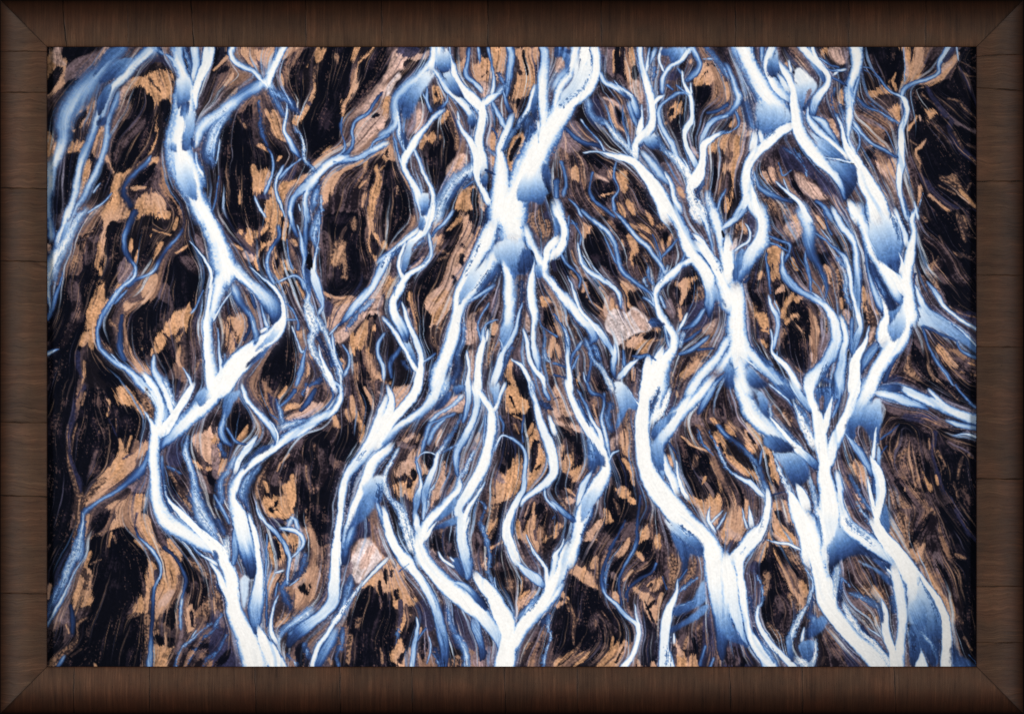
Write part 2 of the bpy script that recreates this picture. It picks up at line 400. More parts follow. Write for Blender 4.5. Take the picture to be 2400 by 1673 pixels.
W15,10|700 30 35 .95,780 120 45 .9,860 200 45 .9,930 270 40 .95,960 340 30 1,950 410 35 1,890 480 42 .85,840 560 45 .55,820 660 38 .3,840 705 16 .15
W8,8|810 30 20 .9,840 140 25 .95,880 220 30 .95
W6,6|780 50 14 .5,820 130 6 .4
F8,820 220 .5,920 370 .25|780 190,880 260,940 330,920 385,850 290
F6,800 520 .25,760 640 .1|800 500,770 600,740 640,720 600,770 540
W8,8|870 150 10 .7,960 190 14 .35,1060 230 10 .3
W8,8|920 220 14 .4,1000 260 12 .35,1110 260 14 .85
W6,6|1020 300 14 .9,1050 280 10
W10,10|1000 330 12 .35,1080 370 14 .28,1160 425 8 .2
W20,20|1215 30 50 1,1235 150 55 1,1220 260 50 1,1180 350 45 1,1160 450 45 1,1170 560 45 1,1160 660 40 1,1150 760 35 1,1150 860 18 .9,1170 940 20 .95,1210 1040 25 1
W20,20|1250 330 12 .5,1210 470 18 .6,1190 600 10 .6
W10,10|1040 690 14 .7,1080 790 18 .9,1110 890 25 .95,1150 1000 35 1,1210 1090 45 1,1280 1200 55 1,1330 1320 78 1,1390 1440 92 1,1440 1620 112 1
S8,8|1030 430 6 .35,1000 560 12 .3,1030 680 14 .35
S8,8|1060 560 8 .4,1085 620 10 .4,1100 700 12 .55,1090 760 8
W10,10|1190 800 12 .55,1250 860 14 .5,1265 940 12 .5,1220 1040 10 .5
W15,20|770 600 10 .8,780 700 28 .85,860 820 40 .75,950 900 30 .95,1050 980 30 1,1130 1060 35 1
W20,15|820 700 20 .55,900 740 35 .65,970 840 30 .5,1060 950 15 .42
F15,850 880 .7,1080 1080 .3|800 840,1000 960,1110 1060,1100 1090,950 1060,850 950
W10,8|940 1070 10 .8,1080 1095 14 .9,1210 1130 14 .9
^k8|1080 1118 5,1190 1135 8
F8,960 1100 .65,1220 1330 .12|950 1090,1100 1120,1220 1150,1240 1250,1240 1340,1180 1420,1130 1490,1100 1300,1000 1180
W15,20|1040 1240 25 .85,1090 1360 30 .5,1130 1460 20 .3
W15,10|610 780 45 .95,520 830 50 .95,420 920 55 1,320 1010 50 1,240 1110 50 1,200 1220 50 1,200 1340 55 1,230 1450 65 1,290 1600 50 1
S8,8|380 880 25 .4,440 850 18 .4
W8,8|270 880 35 .8,260 990 40 .95
W8,15|330 850 28 .9,340 930 30 .95
W15,10|210 1450 45 .9,150 1560 40 .65,90 1640 25 .55
W20,20|20 220 25 .42,70 330 25 .65,100 440 30 .75,130 530 35 .65,60 640 30 .38,-20 690 20 .38
S40,40|200 580 45 .25,230 700 50 .25,270 790 40 .3
W10,10|100 660 14 .45,120 760 12 .45,60 830 8 .55,0 850 6
S8,8|560 1000 8 .35,640 1050 10 .42,720 1150 10 .38,760 1260 12 .35
S8,8|650 1000 8 .4,700 1080 8 .4,750 1200 8 .4
W6,6|500 1130 6 .35,530 1240 8 .4,600 1200 6 .5
W6,8|480 1310 10 .75,560 1370 16 .8,640 1450 22 .9,720 1540 25 1,790 1660 35 1
W6,6|550 1280 6 .7,600 1390 10 .8
S15,15|250 1200 8 .4,260 1320 12 .35
W20,15|280 1230 10 .55,300 1340 20 .45,380 1410 25 .42,480 1450 25 .32,620 1490 18 .22
W15,15|860 1490 15 .3,920 1530 20 .42,990 1640 30 .42
W6,15|1180 1510 28 1,1230 1640 50 1
W20,12|1240 520 12 .35,1320 600 16 .3,1440 640 10 .42,1530 690 12 .42,1620 750 12 .4
W15,10|1200 770 25 .6,1290 870 20 .55,1400 960 18 .45,1500 1010 18 .42,1620 1075 10 .25
W8,8|1150 1560 10 .5,1200 1640 14
@1900,100
Pk|480 60,840 60,850 250,830 420,700 400,640 340,560 230
b|560 160 30,600 250 30
Pk|900 430,1000 380,1300 330,1400 60,1570 40,1570 1640,1100 1640,1000 1200,900 900,910 650
Pk|940 60,1000 60,970 220,940 300
Pb|1050 200,1200 160,1180 290,1060 330
t|870 30 22,900 150 42,910 260 45,870 380 25,830 450 14
p|870 60 14,890 180 18,900 280 20
t|1035 40 18,1000 200 28,960 320 20
t|1030 230 30,1000 300 30
t|1380 120 16,1300 220 30,1200 320 30,1080 380 25,1000 390 14
p|1300 200 14,1180 310 14
Pt|750 620,850 560,850 680,820 760,770 690
Pt|580 490,650 410,760 460
t|760 370 18,810 440 14
t|790 300 10,770 350 14
Pt|1050 610,1130 640,1170 650,1110 750,1080 700
q|1020 690 10,1025 720 8
t|930 800 10,990 700 8
m|1050 480 6,1150 570 8,1260 660 12
g|1260 660 10,1350 740 16,1450 800 12,1560 850 8
n|1100 420 10,1180 560 20,1260 680 14
m|1300 530 4,1400 560 8,1440 610 12,1540 700 8,1560 740 6
m|1380 230 8,1460 310 10,1560 325 5
n|1400 240 8,1500 420 10,1560 580 8
m|1390 170 6,1560 250 6
b|1200 800 40,1300 900 40
n|1320 750 16,1310 860 12,1400 990 20,1560 1130 18
m|1500 1080 10,1570 1150 10
m|1490 960 10,1570 995 8
m|1350 860 6,1420 980 8
t|1100 880 5,1050 960 7,980 1020 12,1020 1120 14
m|940 920 4,990 960 6
m|1020 1180 14,1010 1080 10
Pm|1220 1280,1350 1230,1400 1330,1480 1420,1570 1570,1480 1500,1400 1400,1280 1310
t|1410 1400 10,1480 1460 10,1560 1560 8
Pb|890 1000,1000 1150,1050 1300,1000 1350,900 1300
Pb|1050 1250,1200 1420,1400 1540,1560 1570,1560 1620,1300 1600,1100 1450
n|1040 1250 14,1120 1370 22,1240 1480 22,1400 1560 18,1560 1590 14
t|1120 1440 10,1220 1520 14,1330 1610 12
t|1010 1360 16,1020 1450 22,1000 1560 12
m|1200 1350 6,1350 1420 8
m|1500 1330 8,1460 1400 8
W8,8|870 60 6 .75,880 200 8 .75,880 340 8 .7
W10,10|1325 30 45 .5,1260 120 32 .6,1210 200 22 .55,1190 290 18 .5,1080 350 20 .55,960 380 22 .45,880 430 25 .42,850 500 18 .6
W6,6|1380 40 8 .8,1375 150 10 .8
^n10|1330 80 20,1270 160 12
W8,8|500 235 8 .4,570 250 8 .38,650 350 12 .36,740 450 14 .45,820 490 14 .6,880 540 25 .9,900 620 25 .9,885 720 30 .75,850 810 30 .75,850 900 32 1,845 1020 35 1,845 1140 38 1,830 1260 32 .95,840 1400 25 .75,870 1510 25 .65,910 1640 30 .55
W10,10|860 570 10 .3,880 680 16 .32,860 800 14 .4
S8,8|560 560 6 .4,660 650 10 .4,740 710 14 .4,800 750 10 .5
W15,20|880 1460 10 .3,920 1620 25 .28
W6,6|500 260 6 .35,580 300 6 .35,650 360 6 .35
W6,6|980 1510 8 .9,1000 1640 14 .9
W6,6|1050 1420 4 .7,1020 1540 4 .6
@100,500
Pk|300 260,480 100,560 20,600 60,560 240,490 480,560 620,430 900,330 1200,310 1300,50 1400,50 980,180 620,350 560,350 400
Pb|330 250,480 100,560 20,580 200,480 420,420 480,380 400
Pk|50 980,400 950,340 1300,310 1620,50 1620
b|280 700 60,340 900 50,200 1200 40
t|430 50 10,330 90 8
t|450 160 12,330 200 6
p|400 60 16,330 170 10
m|300 430 40,280 540 25
q|60 300 22,70 360 12
t20|640 20 90,600 150 42,560 280 40,530 400 30,510 480 25,545 560 10
t|590 250 15,590 450 18,600 560 20,560 680 35,540 800 40,480 920 35,480 1050 28,455 1220 18
Pt|600 0,860 -20,800 60,680 90,600 200
t|720 680 20,620 800 35,540 950 40,480 1060 30
Pk|640 100,770 80,740 200,730 380,690 560,630 600,600 500,580 330,610 200
Pk|580 640,690 620,680 700,600 820,570 720
Pg|730 420,790 400,860 540,840 590,750 660,690 620,700 500
Pt|1020 210,1060 240,1130 300,1080 380,1030 420,1060 300
t|840 260 12,830 330 18
t|890 360 14,870 460 12
t|930 170 8,900 220 8
Pk|910 140,1030 30,1050 60,960 200,870 290
Pk|920 380,1010 260,1040 300,1020 420,900 560,880 490
Pt|1060 0,1200 -20,1180 40,1100 50
t|1060 160 14,1190 200 10
t|1240 130 25,1260 60 18
Pb|1280 200,1520 170,1620 300,1540 430,1400 200
g|1470 260 40,1500 340 25
Pk|1380 290,1480 380,1570 560,1540 680,1450 800,1350 850,1210 860,1180 700,1130 600,1230 430
b|1350 450 40,1450 520 40
t|1340 315 8,1260 370 10
Pk|760 960,870 880,1050 800,1200 880,1040 1080,1030 1280,960 1360,880 1330,800 1200
Pt|940 720,1000 600,1040 590,1030 680,970 780
t|1060 600 10,1070 700 14,1010 780 10,900 840 10,800 880 18
Pt|740 830,790 800,800 850,760 880
t|420 1150 22,390 1220 14
m|650 1030 20,700 1080 18,710 1140 14
Pt|1060 1160,1180 1000,1280 920,1350 880,1390 920,1360 1020,1320 1140,1280 1200,1280 1160,1340 1060,1200 1140,1120 1270,1050 1310,1050 1210
k|1140 1130 16,1170 1160 14
Pt|930 1150,970 1210,980 1260,930 1260
t|1035 1270 10,1030 1320 12
Pt|800 1250,850 1330,930 1400,1000 1490,1000 1530,930 1500,850 1410
t|780 1150 8,790 1220 10
Pb|1400 1000,1500 960,1520 1300,1540 1500,1420 1560,1360 1350
Pk|1100 1330,1240 1230,1300 1250,1240 1400,1140 1500
t|1290 1250 10,1270 1390 14,1330 1480 14
m|560 1230 20,620 1280 18,650 1340 10
k|560 1120 40,600 1180 40
m|1480 1380 25,1420 1480 20
t|390 1400 8,390 1480 12,370 1590 8
n|340 1330 12,340 1450 14,370 1540 8
k|600 1480 60,700 1560 60
W6,10|50 1320 16 .7,100 1290 14 .7,150 1272 6 .4
W20,30|60 0 25 .45,70 120 30 .5,80 220 30 .55
W15,20|235 -20 40 .9,190 120 30 .9,150 260 40 .8
F10,230 100 .55,160 350 .25|200 120,250 60,270 80,200 330,150 350,160 240
S25,35|390 -20 30 .55,300 80 50 .7,230 230 50 .85,170 340 70 .9,110 460 70 .9,70 580 50 .9,45 700 30 .8
W15,15|330 60 10 .9,230 250 16 .95,140 400 20 1,60 580 20 1
W10,10|180 560 10 .35,140 740 14 .42,70 920 20 .38,45 990 10 .35
W10,10|75 640 12 .8,65 800 16 .75,55 930 10 .5
g|480 130 6,330 180 8
g|460 220 6,320 260 8
W15,20|870 -20 25 .2,800 130 25 .28,760 240 20 .45,770 350 25 .28,820 430 20 .25,870 510 16 .55,850 600 18 .9,760 680 22 .72,680 770 28 .55,620 860 28 .42,560 960 28 .38,515 1060 22 .45,500 1150 20 .5,530 1260 22 .5,610 1350 22 .55,720 1430 28 .65,840 1510 35 .72,940 1620 45 .78
W8,8|690 720 6 .85,640 820 6 .8,590 900 6 .6
W15,15|780 740 10 .5,680 830 16 .4
W10,10|640 1330 8 .8,700 1390 12 .8,770 1460 14 .7
W25,20|1310 150 12 .2,1250 250 14 .38,1180 330 22 .28,1100 430 22 .2,1040 540 14 .65,960 590 14 .55,880 620 22 .28,800 680 25 .28
W20,20|740 950 14 .18,720 1150 25 .22,720 1280 28 .28,760 1370 20 .28
W15,30|1050 1350 18 .75,1040 1450 30 .65,1080 1530 40 .7,1130 1640 30 .8
W6,6|960 1530 20 .95,1020 1620 30 1
W6,6|1500 720 8 .38,1430 860 10 .42,1390 920 12 .55
W6,8|1380 270 5 .8,1470 370 10 .9,1560 500 16 1,1580 600 16 1,1560 690 16 .95
W6,10|1310 1450 8 .8,1370 1540 14 .85,1400 1630 10 .9
@500,500
Pb|20 20,440 30,480 250,400 480,350 480,120 200
Pk|20 20,440 30,480 60,430 150,330 170,230 180,120 170,60 90
Pt|230 180,260 170,290 230,340 130,400 150,520 80,480 180,360 280,340 330,270 230
Pt|450 0,600 -10,620 130,600 170,520 100
Pt|480 180,560 150,580 260,540 360,450 360,430 280
Pk|440 220,480 170,540 170,530 240,480 290,440 260
k|480 330 20,460 370 14
t|430 350 20,400 460 25,420 510 20
b|450 420 14,430 500 10
Pp|270 370,330 350,400 390,380 450,300 430
t|180 280 14,260 330 14
n|120 200 10,250 280 10,370 380 12
Pt|560 200,620 260,600 400,650 440,720 460,800 560,700 540,640 620,590 620,560 500,600 340
k|640 290 35,620 380 14
k|600 460 20,595 500 10
k|660 490 20,650 530 10
t|690 100 28,680 40 20,670 200 30
k|780 360 25,770 420 10
b|730 300 25,740 400 20
t|770 270 20,720 250 12
k|680 570 30,685 580 30
Pt|620 660,720 640,720 720,680 750,620 700
k|660 690 18,650 720 12
Pb|720 620,800 650,830 750,850 830,860 1000,800 1000,740 900,680 800
k|740 640 25,740 720 25
t|780 660 8,850 790 8
Pk|690 1010,740 1020,760 1150,800 1280,820 1400,800 1520,720 1620,490 1620,470 1450,520 1280,640 1120
t|560 1210 16,500 1310 14
Pt|790 1120,850 1100,840 1200,800 1180
Pt|870 1330,920 1290,950 1350,920 1450,870 1540
Pk|1020 100,1150 0,1440 20,1420 200,1450 300,1500 450,1540 520,1440 680,1360 790,1200 770,1100 800,1040 740,1010 600,980 450
b|1040 250 50,1070 420 50,1060 620 40
Pm|1120 330,1250 240,1240 330,1270 480,1260 600,1190 620,1200 480,1110 470
t|1200 330 20,1150 440 18
m|1320 60 20,1310 130 25
m|1240 150 10,1200 230 10
b|1400 380 30,1430 560 40
t|1480 20 32,1475 140 28,1460 260 22,1490 380 25,1530 470 18
t|1520 200 18,1580 300 16
k|1515 270 30,1540 350 14
t|1050 740 14,1150 790 14,1300 790 14
Pp|1620 560,1620 820,1450 900,1400 880,1500 740
Pq|1060 980,1140 860,1260 830,1380 790,1290 880,1180 1000,1120 1080,1080 1130
t|1160 850 14,1300 820 16
Pn|1040 820,1140 850,1110 950,1030 960
Pp|1110 1150,1240 1050,1400 920,1560 900,1560 960,1440 970,1350 1060,1260 1170,1200 1200,1150 1240
Pb|1240 1480,1290 1380,1380 1430,1420 1620,1250 1620
Pt|1290 1150,1440 1010,1470 1060,1460 1200,1500 1330,1530 1480,1620 1560,1620 1620,1540 1580,1420 1380,1400 1240,1330 1380,1290 1320
k|1500 960 25,1450 970 18
k|1520 1080 35,1530 1170 35
t|1500 1070 18,1500 1080 18
Pk|1380 1290,1420 1400,1500 1560,1480 1620,1380 1620,1370 1450
t|1350 1400 8,1350 1530 10,1380 1600 8
k|1310 1330 14,1310 1360 14
Pk|1160 1240,1190 1230,1210 1270,1200 1400,1170 1370
t|1220 1390 25,1210 1440 18
Pb|150 740,210 800,280 900,180 950,50 960
Pt|70 990,110 970,230 950,310 980,320 1080,280 1180,230 1290,150 1330,100 1200
m|120 1010 20,200 1130 25,220 1260 14
n|110 1000 10,180 1150 12,230 1280 8
Pn|220 640,330 720,450 800,500 960,500 1040,440 960,380 840,300 760
b|340 780 30,420 900 30
W20,15|-100 -20 80 1,-20 130 90 1,40 270 90 1,80 400 115 1,110 520 115 1,110 610 80 .95
W15,30|80 600 80 .95,30 750 60 .9,-10 900 45 .95,-45 1050 45 .95,-50 1250 55 .9,-20 1450 60 .9,20 1620 60 .9
W8,8|160 740 6 .9,80 850 10 .95,0 1000 14 .95
W10,15|-20 690 25 .95,-50 850 30 .95,-70 1050 30 1,-75 1200 30 1,-50 1380 40 1,-20 1620 50 1
W15,30|190 500 60 1,290 610 50 .95,400 700 55 .85,500 790 70 .65,570 890 75 .42,590 970 60 .25,570 1030 30 .15
W10,10|340 500 6 .9,450 590 10 1,560 690 18 1,630 790 20 1,660 890 22 1,660 980 30 1,610 1080 60 .95,530 1170 60 .9,420 1260 80 .95,310 1340 100 1,210 1430 100 1,130 1530 100 1,60 1640 100 1
F10,600 1050 .8,420 1290 .35|590 1060,640 1040,600 1140,520 1220,400 1290,470 1210
F10,560 1230 .4,320 1430 .15|310 1420,420 1310,550 1230,480 1320,380 1400,330 1430
W20,30|190 700 35 .6,230 800 35 .35,290 880 30 .28,350 960 25 .42,380 1060 25 .55,400 1150 25 .42,385 1225 20 .25
W20,10|350 760 14 .3,400 880 14 .25
W8,10|345 930 6 .8,375 1050 8 .8
W10,8|460 870 8 .45,480 970 14 .6,500 1050 20 .7
W8,8|510 1070 14 1,460 1110 20 1
W15,10|330 980 12 .15,340 1080 18 .15,290 1190 14 .2
W10,10|365 1205 12 .75,290 1280 28 .9,200 1330 30 .95
W8,8|40 1090 8 .55,50 1250 14 .65,70 1430 20 .8,60 1560 25 .9
S10,10|110 1330 10 .6,90 1430 10 .4
W15,15|610 120 14 .45,620 200 20 .35,570 290 20 .28,520 380 18 .55,510 480 18 .65,530 580 18 .5,560 650 14 .6
W8,8|690 240 6 .35,700 380 8 .45,740 520 10 .5
W8,8|590 640 10 .6,680 610 12 .7,760 590 14 .55,820 630 20 .42,850 690 25 .42
W10,10|720 -20 25 .7,740 100 22 .42,790 210 20 .22
W8,10|790 120 8 .85,820 200 14 .65,830 320 22 .55,845 430 18 .5,840 540 18 .55,860 640 18 .55,880 730 28 .42,890 810 20 .55
W15,15|880 -20 30 .5,870 130 25 .4,860 280 25 .35,855 400 18 .4
S25,15|1000 -20 25 .35,960 120 45 .45,940 230 40 .42,980 320 20 .6
W8,8|1000 60 8 .7,990 240 10 .7,965 350 12 .6
W10,10|970 350 15 .5,945 430 16 .9,930 550 35 .8,960 650 50 .65,1000 760 40 .5,1025 850 22 .5,990 930 18 .65
F8,870 480 .2,900 750 .28|850 480,890 500,910 640,900 750,870 720,850 600
^k|890 440 25,890 490 20
^b|910 290 14,900 330 10
S12,15|880 800 25 .9,900 900 50 .88,920 1000 55 .82,950 1100 50 .55,920 1180 35 .75,930 1270 35 .75,980 1360 35 .75,1030 1450 35 .88,1080 1540 35 .95,1140 1640 40 1
S20,10|970 1000 40 .5,1030 1100 30 .75,1080 1200 25 .8,1120 1300 35 .65,1160 1420 40 .65,1190 1540 30 .88,1200 1640 25 .9
S10,10|960 1140 22 .15,1020 1230 22 .18,1090 1330 18 .2,1110 1430 20 .25
W6,8|990 1240 8 1,1010 1340 14 1,1060 1460 22 1,1110 1560 26 1
W8,8|1110 1130 10 .65,1130 1250 16 .75,1160 1370 12 .75,1200 1480 12 .9
W10,10|1220 1230 10 .55,1270 1310 12 .65,1270 1410 14 .65,1230 1510 20 .5
W8,8|690 860 8 .4,740 910 10 .45,790 1010 12 .45,795 1090 16 .3
W6,6|690 1000 8 .5,780 1000 8 .5
W6,6|740 1070 8 .9,780 1170 8 .75,820 1290 14 .6,850 1290 10 .5
W12,12|870 1270 14 .42,840 1380 22 .42,820 1480 28 .35,780 1600 22 .42
S8,8|1000 1560 30 .2,900 1610 25 .25
W15,15|1640 410 40 .65,1560 560 45 .65,1490 690 40 .75,1400 790 40 .72,1330 880 40 .65,1260 960 35 .42,1165 1055 14 .15
S10,10|1480 820 25 .45,1340 960 20 .4,1250 1080 16 .4
W10,10|1090 1130 10 .75,1170 1040 10 .8
W8,8|1600 1130 14 .42,1545 1210 20 .42,1550 1320 18 .55,1590 1420 20 .65,1600 1540 16 .7
@900,500
Pk|-20 -20,230 -20,220 160,80 310,60 200,-20 250
b|30 100 25,60 260 20
t|0 280 16,40 340 12
Pt|240 30,310 0,310 100,290 150,220 180
Pb|0 500,120 480,100 740,60 900,0 900
Pt|0 570,70 580,100 640,60 760,0 750
Pb|270 440,350 300,420 290,430 370,360 420,290 440
Pp|230 520,300 440,380 400,340 480,250 540
k|280 440 14,330 430 10
Pt|480 100,540 40,560 80,470 170
Pt|470 200,540 190,540 280,480 300
Pk|560 20,800 -20,960 -20,950 120,900 250,860 180,830 100,700 60,620 250,560 200
Pq|720 20,780 20,850 200,880 270,820 360,760 480,720 570,700 640,640 640,620 760,660 860,560 1020,420 1080,440 960,370 870,420 750,540 660,580 560,620 420,660 320,740 170
Pt|580 170,720 40,740 60,650 120
t|470 980 30,560 900 30,600 760 25,480 800 20
k|725 290 22,735 295 22
k|730 400 14,725 440 14,735 480 12
k|660 610 14,680 700 16
p|840 320 18,780 420 18
t|900 160 25,890 220 20
Pk|300 640,440 440,560 330,660 260,700 250,620 400,570 560,520 680,430 700
m|520 330 25,600 380 18,520 440 20
Pk|290 960,300 740,460 700,420 760,370 840,440 960,410 1060,440 1160,380 1200,340 1220,310 1100
t|240 760 16,270 900 22,280 1000 18,290 1130 14
p|200 960 16,235 900 14
b|230 690 30,250 640 20
Pb|420 1080,560 1020,650 880,620 1000,560 1180,500 1300,420 1330,350 1260
m|560 1010 25,460 1160 30,500 1260 20
k|380 1270 25,440 1310 14
Pm|1330 60,1450 -20,1620 160,1590 230,1500 260,1400 200
b|1360 120 20,1450 230 14
n|1560 20 30,1620 60 20
Pb|780 760,980 700,1090 700,1080 960,1000 1030,930 930,870 960,800 1100,740 1000
Pg|1080 700,1070 850,1000 950,1000 800
Pp|800 970,860 940,890 1050,870 1180,770 1230,750 1100
Pt|970 1060,1060 1030,1080 1080,1030 1160,980 1160
k|960 1000 14,980 1150 10,1050 1150 8
t|920 890 12,900 920 8
n|870 980 14,890 1060 12
Pm|960 1200,1080 1190,1090 1260,1000 1430,930 1500,950 1330
Pp|790 1310,840 1310,860 1500,800 1580,780 1440
Pp|1310 1050,1360 900,1390 950,1360 1100
Pg|1260 1290,1310 1260,1360 1480,1300 1440
Pb|1440 660,1620 720,1620 1620,1520 1500,1500 1300,1470 1100,1480 900
Pt|1470 790,1540 760,1620 760,1620 840,1490 860
Pk|1490 930,1540 930,1620 1000,1620 1060,1510 1030
k|1500 700 20,1590 820 20
t|1580 1190 30,1560 1310 25
m|1560 1480 25,1540 1430 14
Pk|1200 1400,1260 1430,1320 1480,1340 1640,1210 1640,1170 1500
t|1180 1400 18,1160 1500 25,1200 1580 14
Pb|360 1400,480 1300,500 1380,400 1560,350 1560
W10,10|440 -20 40 1,390 120 45 1,320 220 40 1,240 290 38 .9
W15,15|290 170 30 .9,180 270 25 .85,60 360 25 .8,-40 450 25 .55
S15,15|140 340 25 .3,40 420 28 .35,0 490 25 .3
W8,8|190 300 20 .9,150 400 18 1,140 500 20 1,170 600 25 1
F10,320 220 .95,180 570 .28|230 290,340 200,300 280,250 380,220 500,180 580,160 500,180 400
F8,350 20 .6,350 165 .28|310 130,340 20,380 20,380 100,350 165
W10,10|420 200 18 .8,440 280 20 .65,450 360 22 .65,420 440 20 .75,330 510 25 .9,240 570 30 .95,180 640 30 1
S10,10|370 260 20 .35,280 340 16 .35
S10,10|360 470 18 .4,400 420 12 .4
W8,8|630 -10 20 .45,560 90 22 .42,480 160 20 .3,450 210 14 .3
W10,15|180 640 35 1,130 740 40 1,90 820 40 1,100 930 45 1,150 1030 50 .7,190 1110 50 .42,200 1180 40 .22
W8,8|170 840 10 1,200 940 18 .95,230 1050 22 .9,280 1150 28 .75,320 1250 30 .75,350 1350 25 .95,340 1480 40 1,310 1640 45 1
F10,210 1210 .65,320 1450 .22|180 1200,240 1210,320 1400,320 1460,270 1400
W10,15|0 980 20 .75,60 1050 20 .85,130 1150 25 1,190 1270 28 1,250 1380 28 1,310 1470 30 1
S20,15|180 1400 25 .25,260 1480 18 .3
W8,8|370 1390 10 .8,470 1310 8 .3
W8,8|100 690 10 .35,100 760 8 .35
W10,10|150 820 18 .22,130 890 14 .28
W8,8|150 1260 16 .28,60 1400 20 .3,70 1540 10 .3
W20,15|1150 -20 170 1,1180 100 150 1,1200 200 140 .95
W15,15|1020 100 60 .9,960 260 80 .95,880 380 70 .9,800 520 50 .95,740 640 40 1,700 760 45 1,690 880 50 1,680 1000 55 1,650 1120 70 1,610 1250 75 1,560 1380 75 1,520 1500 75 1,500 1640 75 1
W30,30|1040 380 70 .95,960 540 65 .85,880 660 50 .9,800 760 45 1,740 850 50 1,720 960 30 .9
F12,960 430 .97,730 840 .45|880 380,980 450,900 620,780 780,710 860,710 780,760 640,820 500
S8,8|900 300 10 .4,840 400 10 .4,770 560 8 .4
S25,30|1060 520 40 .3,980 620 45 .22,900 710 35 .28
F10,1170 190 .92,1240 540 .3|1060 270,1300 250,1330 330,1400 400,1400 470,1340 560,1250 580,1220 620,1180 560,1110 490,1060 420,1030 350
F25,1260 330 .35,1370 500 .1|1320 320,1410 380,1400 480,1340 560,1260 560,1270 420
W15,25|1130 470 30 .9,1170 580 50 1,1180 700 60 1,1180 850 60 .95,1160 1000 55 .75,1130 1120 50 .42,1120 1250 35 .42
F10,1150 1020 .6,1110 1250 .35|1100 1050,1200 1000,1200 1100,1140 1260,1110 1250,1080 1150
W15,30|1330 150 40 .95,1370 260 40 .95,1430 370 40 .95,1480 470 50 1,1520 600 30 1,1620 710 30 1
F8,1450 480 .6,1450 610 .25|1420 480,1480 470,1490 570,1440 610,1420 570
W8,15|1620 250 40 1,1540 330 40 1,1520 420 40 1,1500 520 30 1
W10,20|1590 330 30 .9,1570 430 25 .9
^n|1590 470 14,1600 530 14
W8,20|1410 420 6 1,1400 520 20 1,1390 620 40 1,1390 740 45 1,1400 860 45 1,1420 980 35 .95,1410 1080 30 .95,1400 1200 30 .88,1430 1320 40 .7,1450 1420 35 .45,1450 1495 18 .3
S20,20|1300 640 25 .2,1300 780 20 .18,1280 930 14 .2,1270 1050 14 .25
W10,10|1300 850 12 .65,1260 960 20 .65,1230 1080 25 .6,1180 1200 30 .6,1120 1310 30 .7,1080 1420 40 .75,1030 1580 40 .75
W8,8|1310 1100 14 .8,1340 1220 22 .85,1360 1350 25 .9,1420 1480 25 .95,1480 1540 30 .9,1510 1620 20 .9
W8,8|1210 1380 12 .9,1300 1440 18 .95,1350 1540 22 .95,1370 1640 22 1
S20,20|1200 1260 25 .35,1140 1400 18 .3,1090 1560 16 .28
W15,15|1010 690 20 .5,880 770 20 .65,800 830 16 .7
W8,8|980 850 8 .5,920 950 12 .5,880 1050 12 .42,900 1180 14 .5
W8,8|1060 1000 6 .55,960 1040 10 .5,920 1130 20 .55,920 1200 25 .95,900 1330 35 1,880 1450 35 1,880 1640 40 1
W6,6|970 1100 8 .9,950 1180 14 .95
W6,6|780 1300 8 .95,790 1400 16 .9,785 1600 18 .95
S30,30|740 1040 22 .35,740 1180 25 .38,690 1320 32 .3,680 1450 35 .22,640 1580 30 .28
W6,6|1460 920 6 .25,1490 1050 8 .35,1620 1150 10 .35
S6,6|1500 1100 8 .42,1510 1300 12 .5,1540 1390 14 .55,1620 1405 10 .5
W6,6|1080 1190 10 .8,1110 1250 8 .8
@1300,500
Pt|240 140,290 90,350 100,360 150,300 210,250 220
Pk|370 150,430 190,500 350,560 490,600 600,560 640,430 480,400 600,310 520,260 430,280 260
Pk|260 560,310 600,400 640,480 740,470 850,400 960,350 980,250 860,240 740,290 680
t|270 720 22,290 640 12,310 770 14
t|430 690 8,480 760 8,490 840 10
b|350 800 30,420 880 25
t|340 820 8,460 900 8
Pb|440 60,560 40,700 180,860 330,960 500,980 700,900 700,640 530,560 300,500 140
t|720 240 38,760 330 38,720 420 28
t|640 260 16,650 310 14
m|840 390 25,860 450 18
Pt|690 470,740 440,730 500
k|600 90 40,650 160 25
k|780 440 40,830 490 30
q|530 150 12,540 160 12
k|660 360 40,620 440 30
t|740 110 18,840 150 28,915 185 18
t|880 20 22,920 110 16
t|810 200 12,900 270 14,960 350 12
Pb|900 150,1050 60,1150 200,1200 300,1200 420,1100 480,1000 420
t|1010 260 22,1030 330 18
m|980 130 30,1040 110 25
k|1040 220 25,1050 260 14
t|1090 220 14,1060 310 8
t|660 700 38,720 780 38,690 860 28
Pk|700 740,820 760,950 920,940 980,860 960,780 880,720 830
b|830 860 40,900 930 30
Pg|470 900,520 760,620 760,690 900,600 980,500 960
t|620 860 14,560 920 18,540 830 14
q|490 800 16,480 940 16
Pl|470 1000,560 900,680 930,740 880,810 920,880 980,910 1080,760 1130,660 1190,590 1250,550 1230,540 1150,470 1090
p|760 960 40,820 1040 40
Pk|780 1140,880 1120,1010 1080,1020 1180,1050 1300,1040 1330,1000 1200,880 1180,800 1300,720 1330,750 1220
Pq|650 1210,820 1140,860 1160,780 1230,650 1260
t|830 1260 35,920 1200 18,980 1190 12
k|860 1150 16,930 1140 16
t|960 1090 20,970 1110 14
Pk|760 1400,860 1360,840 1480,820 1620,740 1600,700 1500
t|740 1480 25,760 1560 25
Pb|420 1230,500 1260,520 1400,500 1480,440 1390
Pb|1110 540,1270 450,1400 560,1430 760,1380 860,1240 900,1150 860,1090 700
Pk|1130 580,1270 460,1330 540,1390 660,1330 760,1240 860,1160 850,1130 700
Pt|1130 650,1300 600,1260 680,1230 760,1170 880,1200 970,1150 900,1190 750
k|1160 760 18,1150 820 12
Pm|1340 700,1400 680,1420 760,1360 830,1290 880
t|1170 910 18,1190 990 18
